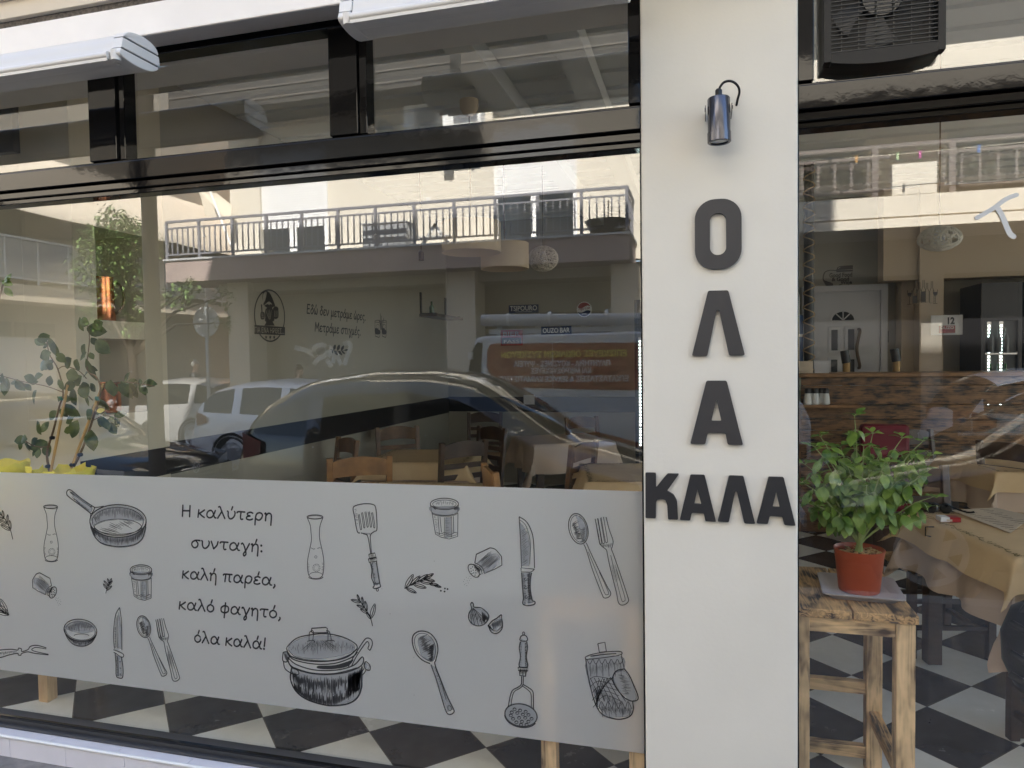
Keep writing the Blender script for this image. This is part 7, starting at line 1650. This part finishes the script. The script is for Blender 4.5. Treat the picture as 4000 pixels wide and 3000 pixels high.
# cut metal wall art
x0, x1, z0, z1 = rect(c6(352,72), c6(552,222), YK); t = thing("wine_wall_art", "cut metal wall art of a tilted wine bottle with lettering above the white door", "wall art", ((x0+x1)/2, YK, (z0+z1)/2)); W_, H_ = x1-x0, z1-z0; f = lambda u, v: Vector((x0+u*W_, YK-.012, z0+v*H_))
mb = MB(); mb.ribbon(cat_rom([(.05,.40),(.02,.55),(.08,.78),(.25,.85),(.45,.84),(.55,.98),(.98,1.0)], 6), .035, f); mb.ribbon([(.45,.80),(.98,.80)], .07, f); mb.poly([(.45,.84),(.98,.86),(.98,1.0),(.6,.97)], f)
mb.poly(cat_rom([(.03,.45),(.16,.40),(.34,.30),(.30,.12),(.20,.10),(.10,.25)], 4, True)[:-1], f); mb.ribbon([(.20,.12),(.14,.0)], .03, f); mb.ribbon([(.05,.0),(.25,.02)], .035, f); mb.build("bottle", "art_grey", t)
mb = MB()
for s_, ua, ub, vb, hh in (("Good Food", .22, .96, .56, .17), ("& Good", .30, .86, .40, .15), ("Wine", .58, .95, .26, .15), ("Good", .52, .86, .12, .14), ("Friends!", .32, .98, -.02, .15)): text_into(mb, s_, lambda u, v, ua=ua, vb=vb: Vector((x0+ua*W_+u, YK-.014, z0+vb*H_+v)), width=(ub-ua)*W_, height=hh*H_, bold=.03)
mb.build("lettering", "art_grey", t)
x0, x1, z0, z1 = rect(c6(905,160), c6(1105,312), 8.28); t = thing("bottle_wall_art", "cut metal wall art of five bottles and two wine glasses", "wall art", ((x0+x1)/2, 8.28, (z0+z1)/2)); W_, H_ = x1-x0, z1-z0; f = lambda u, v: Vector((x0+u*W_, 8.285, z0+v*H_))
def bott(u, wd_, b, h): return [(u-wd_,b),(u-wd_,b+h*.55),(u-wd_*.35,b+h*.70),(u-wd_*.35,b+h),(u+wd_*.35,b+h),(u+wd_*.35,b+h*.70),(u+wd_,b+h*.55),(u+wd_,b)]
for k, (u, b, h, fl) in enumerate(((.24,.05,.93,.38),(.38,.10,.82,0),(.52,.08,.92,1),(.63,.10,.78,0),(.79,.06,.88,0))):
    mb = MB(); P = bott(u, .068, b, h); mb.ribbon(P+[P[0]], .018, f)
    if fl: mb.poly([(u-.06,b+.02),(u-.06,b+h*.5*(1 if fl == 1 else .7)),(u+.06,b+h*.5*(1 if fl == 1 else .7)),(u+.06,b+.02)], f)
    mb.build("bottle", "art_grey", t)
for u in (.07, .90): mb = MB(); P = [(u-.07,.60),(u-.06,.42),(u,.34),(u+.06,.42),(u+.07,.60)]; mb.ribbon(cat_rom(P,4), .016, f); mb.poly([(u-.066,.5),(u-.05,.40),(u,.35),(u+.05,.40),(u+.066,.5)], f); mb.ribbon([(u,.35),(u,.04)], .018, f); mb.ribbon([(u-.07,.03),(u+.07,.03)], .02, f); mb.build("wine_glass", "art_grey", t)
# drinks fridges with lit strips
def fridge(name, x0, x1, y0, zt_, strips, label, zlo=.1):
    t = thing(name, label, "fridge", ((x0+x1)/2, y0, 0)); MB().box(x0, x1, y0+.05, y0+.6, .005, zt_).build("cabinet", "fridge_black", t)
    MB().box(x0, x0+.035, y0, y0+.049, .006, zt_-.001).box(x1-.035, x1, y0, y0+.049, .006, zt_-.001).box(x0+.0355, x1-.0355, y0+.001, y0+.049, zt_-.38, zt_-.002).build("door_frame", "fridge_black", t)
    MB().box(x0+.036, x1-.036, y0+.040, y0+.0495, zlo, zt_-.381).build("back_panel", "fridge_inner", t)
    for s_ in strips:
        mb = MB(); z = zlo+.3
        while z < zt_-.42: mb.box(s_-.007, s_+.007, y0+.028, y0+.034, z, z+.018); z += .034
        MB().box(s_-.018, s_+.018, y0+.0345, y0+.0395, zlo+.2, zt_-.385).build("strip_mount", "steel", t); mb.build("lit_strip", "led", t)
    rnd = random.Random(int(x0*100))
    for z in (.55,.9,1.25,1.6):
        if z > zt_-.6: break
        sh = MB().box(x0+.037, x1-.037, y0+.005, y0+.039, z-.02, z-.005).build("shelf", "steel", t)
        mb = MB(); k = x0+.09
        while k < x1-.09: mb.lathe([(0,z),(.028,z),(.028,z+.13),(.010,z+.19),(.010,z+.24),(0,z+.24)], (k, y0+.012, 0), 8); k += .065
        mb.build("bottle_row", "bottle_green" if int(z*100)%2 else "fridge_inner", sh)
    return t
p = at(c6(1385,175), 8.0); xb = at(c6(1560,175), 8.0).x
f1 = fridge("drinks_fridge", p.x, xb+.12, 8.0, p.z, [at(c6(1441,500),8.0).x, at(c6(1520,500),8.0).x], "tall black drinks fridge with glowing light strips beside the ouzo plate", .4)
fridge("drinks_fridge", xb+.16, xb+1.0, 8.0, p.z+.0, [xb+.9], "wider black drinks fridge standing past the lit one", .4)
p = at(c4(2018,428), 7.2); fridge("drinks_fridge", p.x, p.x+.62, 7.2, p.z, [at(c4(2052,800),7.2).x], "black drinks fridge with one glowing strip beside the pillar in the long window", .4)
x0, x1, z0, z1 = rect(c6(150,385), c6(228,740), 8.2); t = thing("drinks_shelf", "blue panelled shelf rack left of the white door", "rack", (x0, 8.2, 0)); MB().box(x0, x1, 8.2, 8.6, 0, z1).build("panel", "blue_panel", t); MB().box(x1+.001, x1+.03, 8.18, 8.6, 0, z1+.02).build("upright", "enamel_white", t)
for k in range(5): MB().box(x0, x1-.001, 8.16, 8.199, .6+k*.3, .63+k*.3).build("shelf", "enamel_white", t)
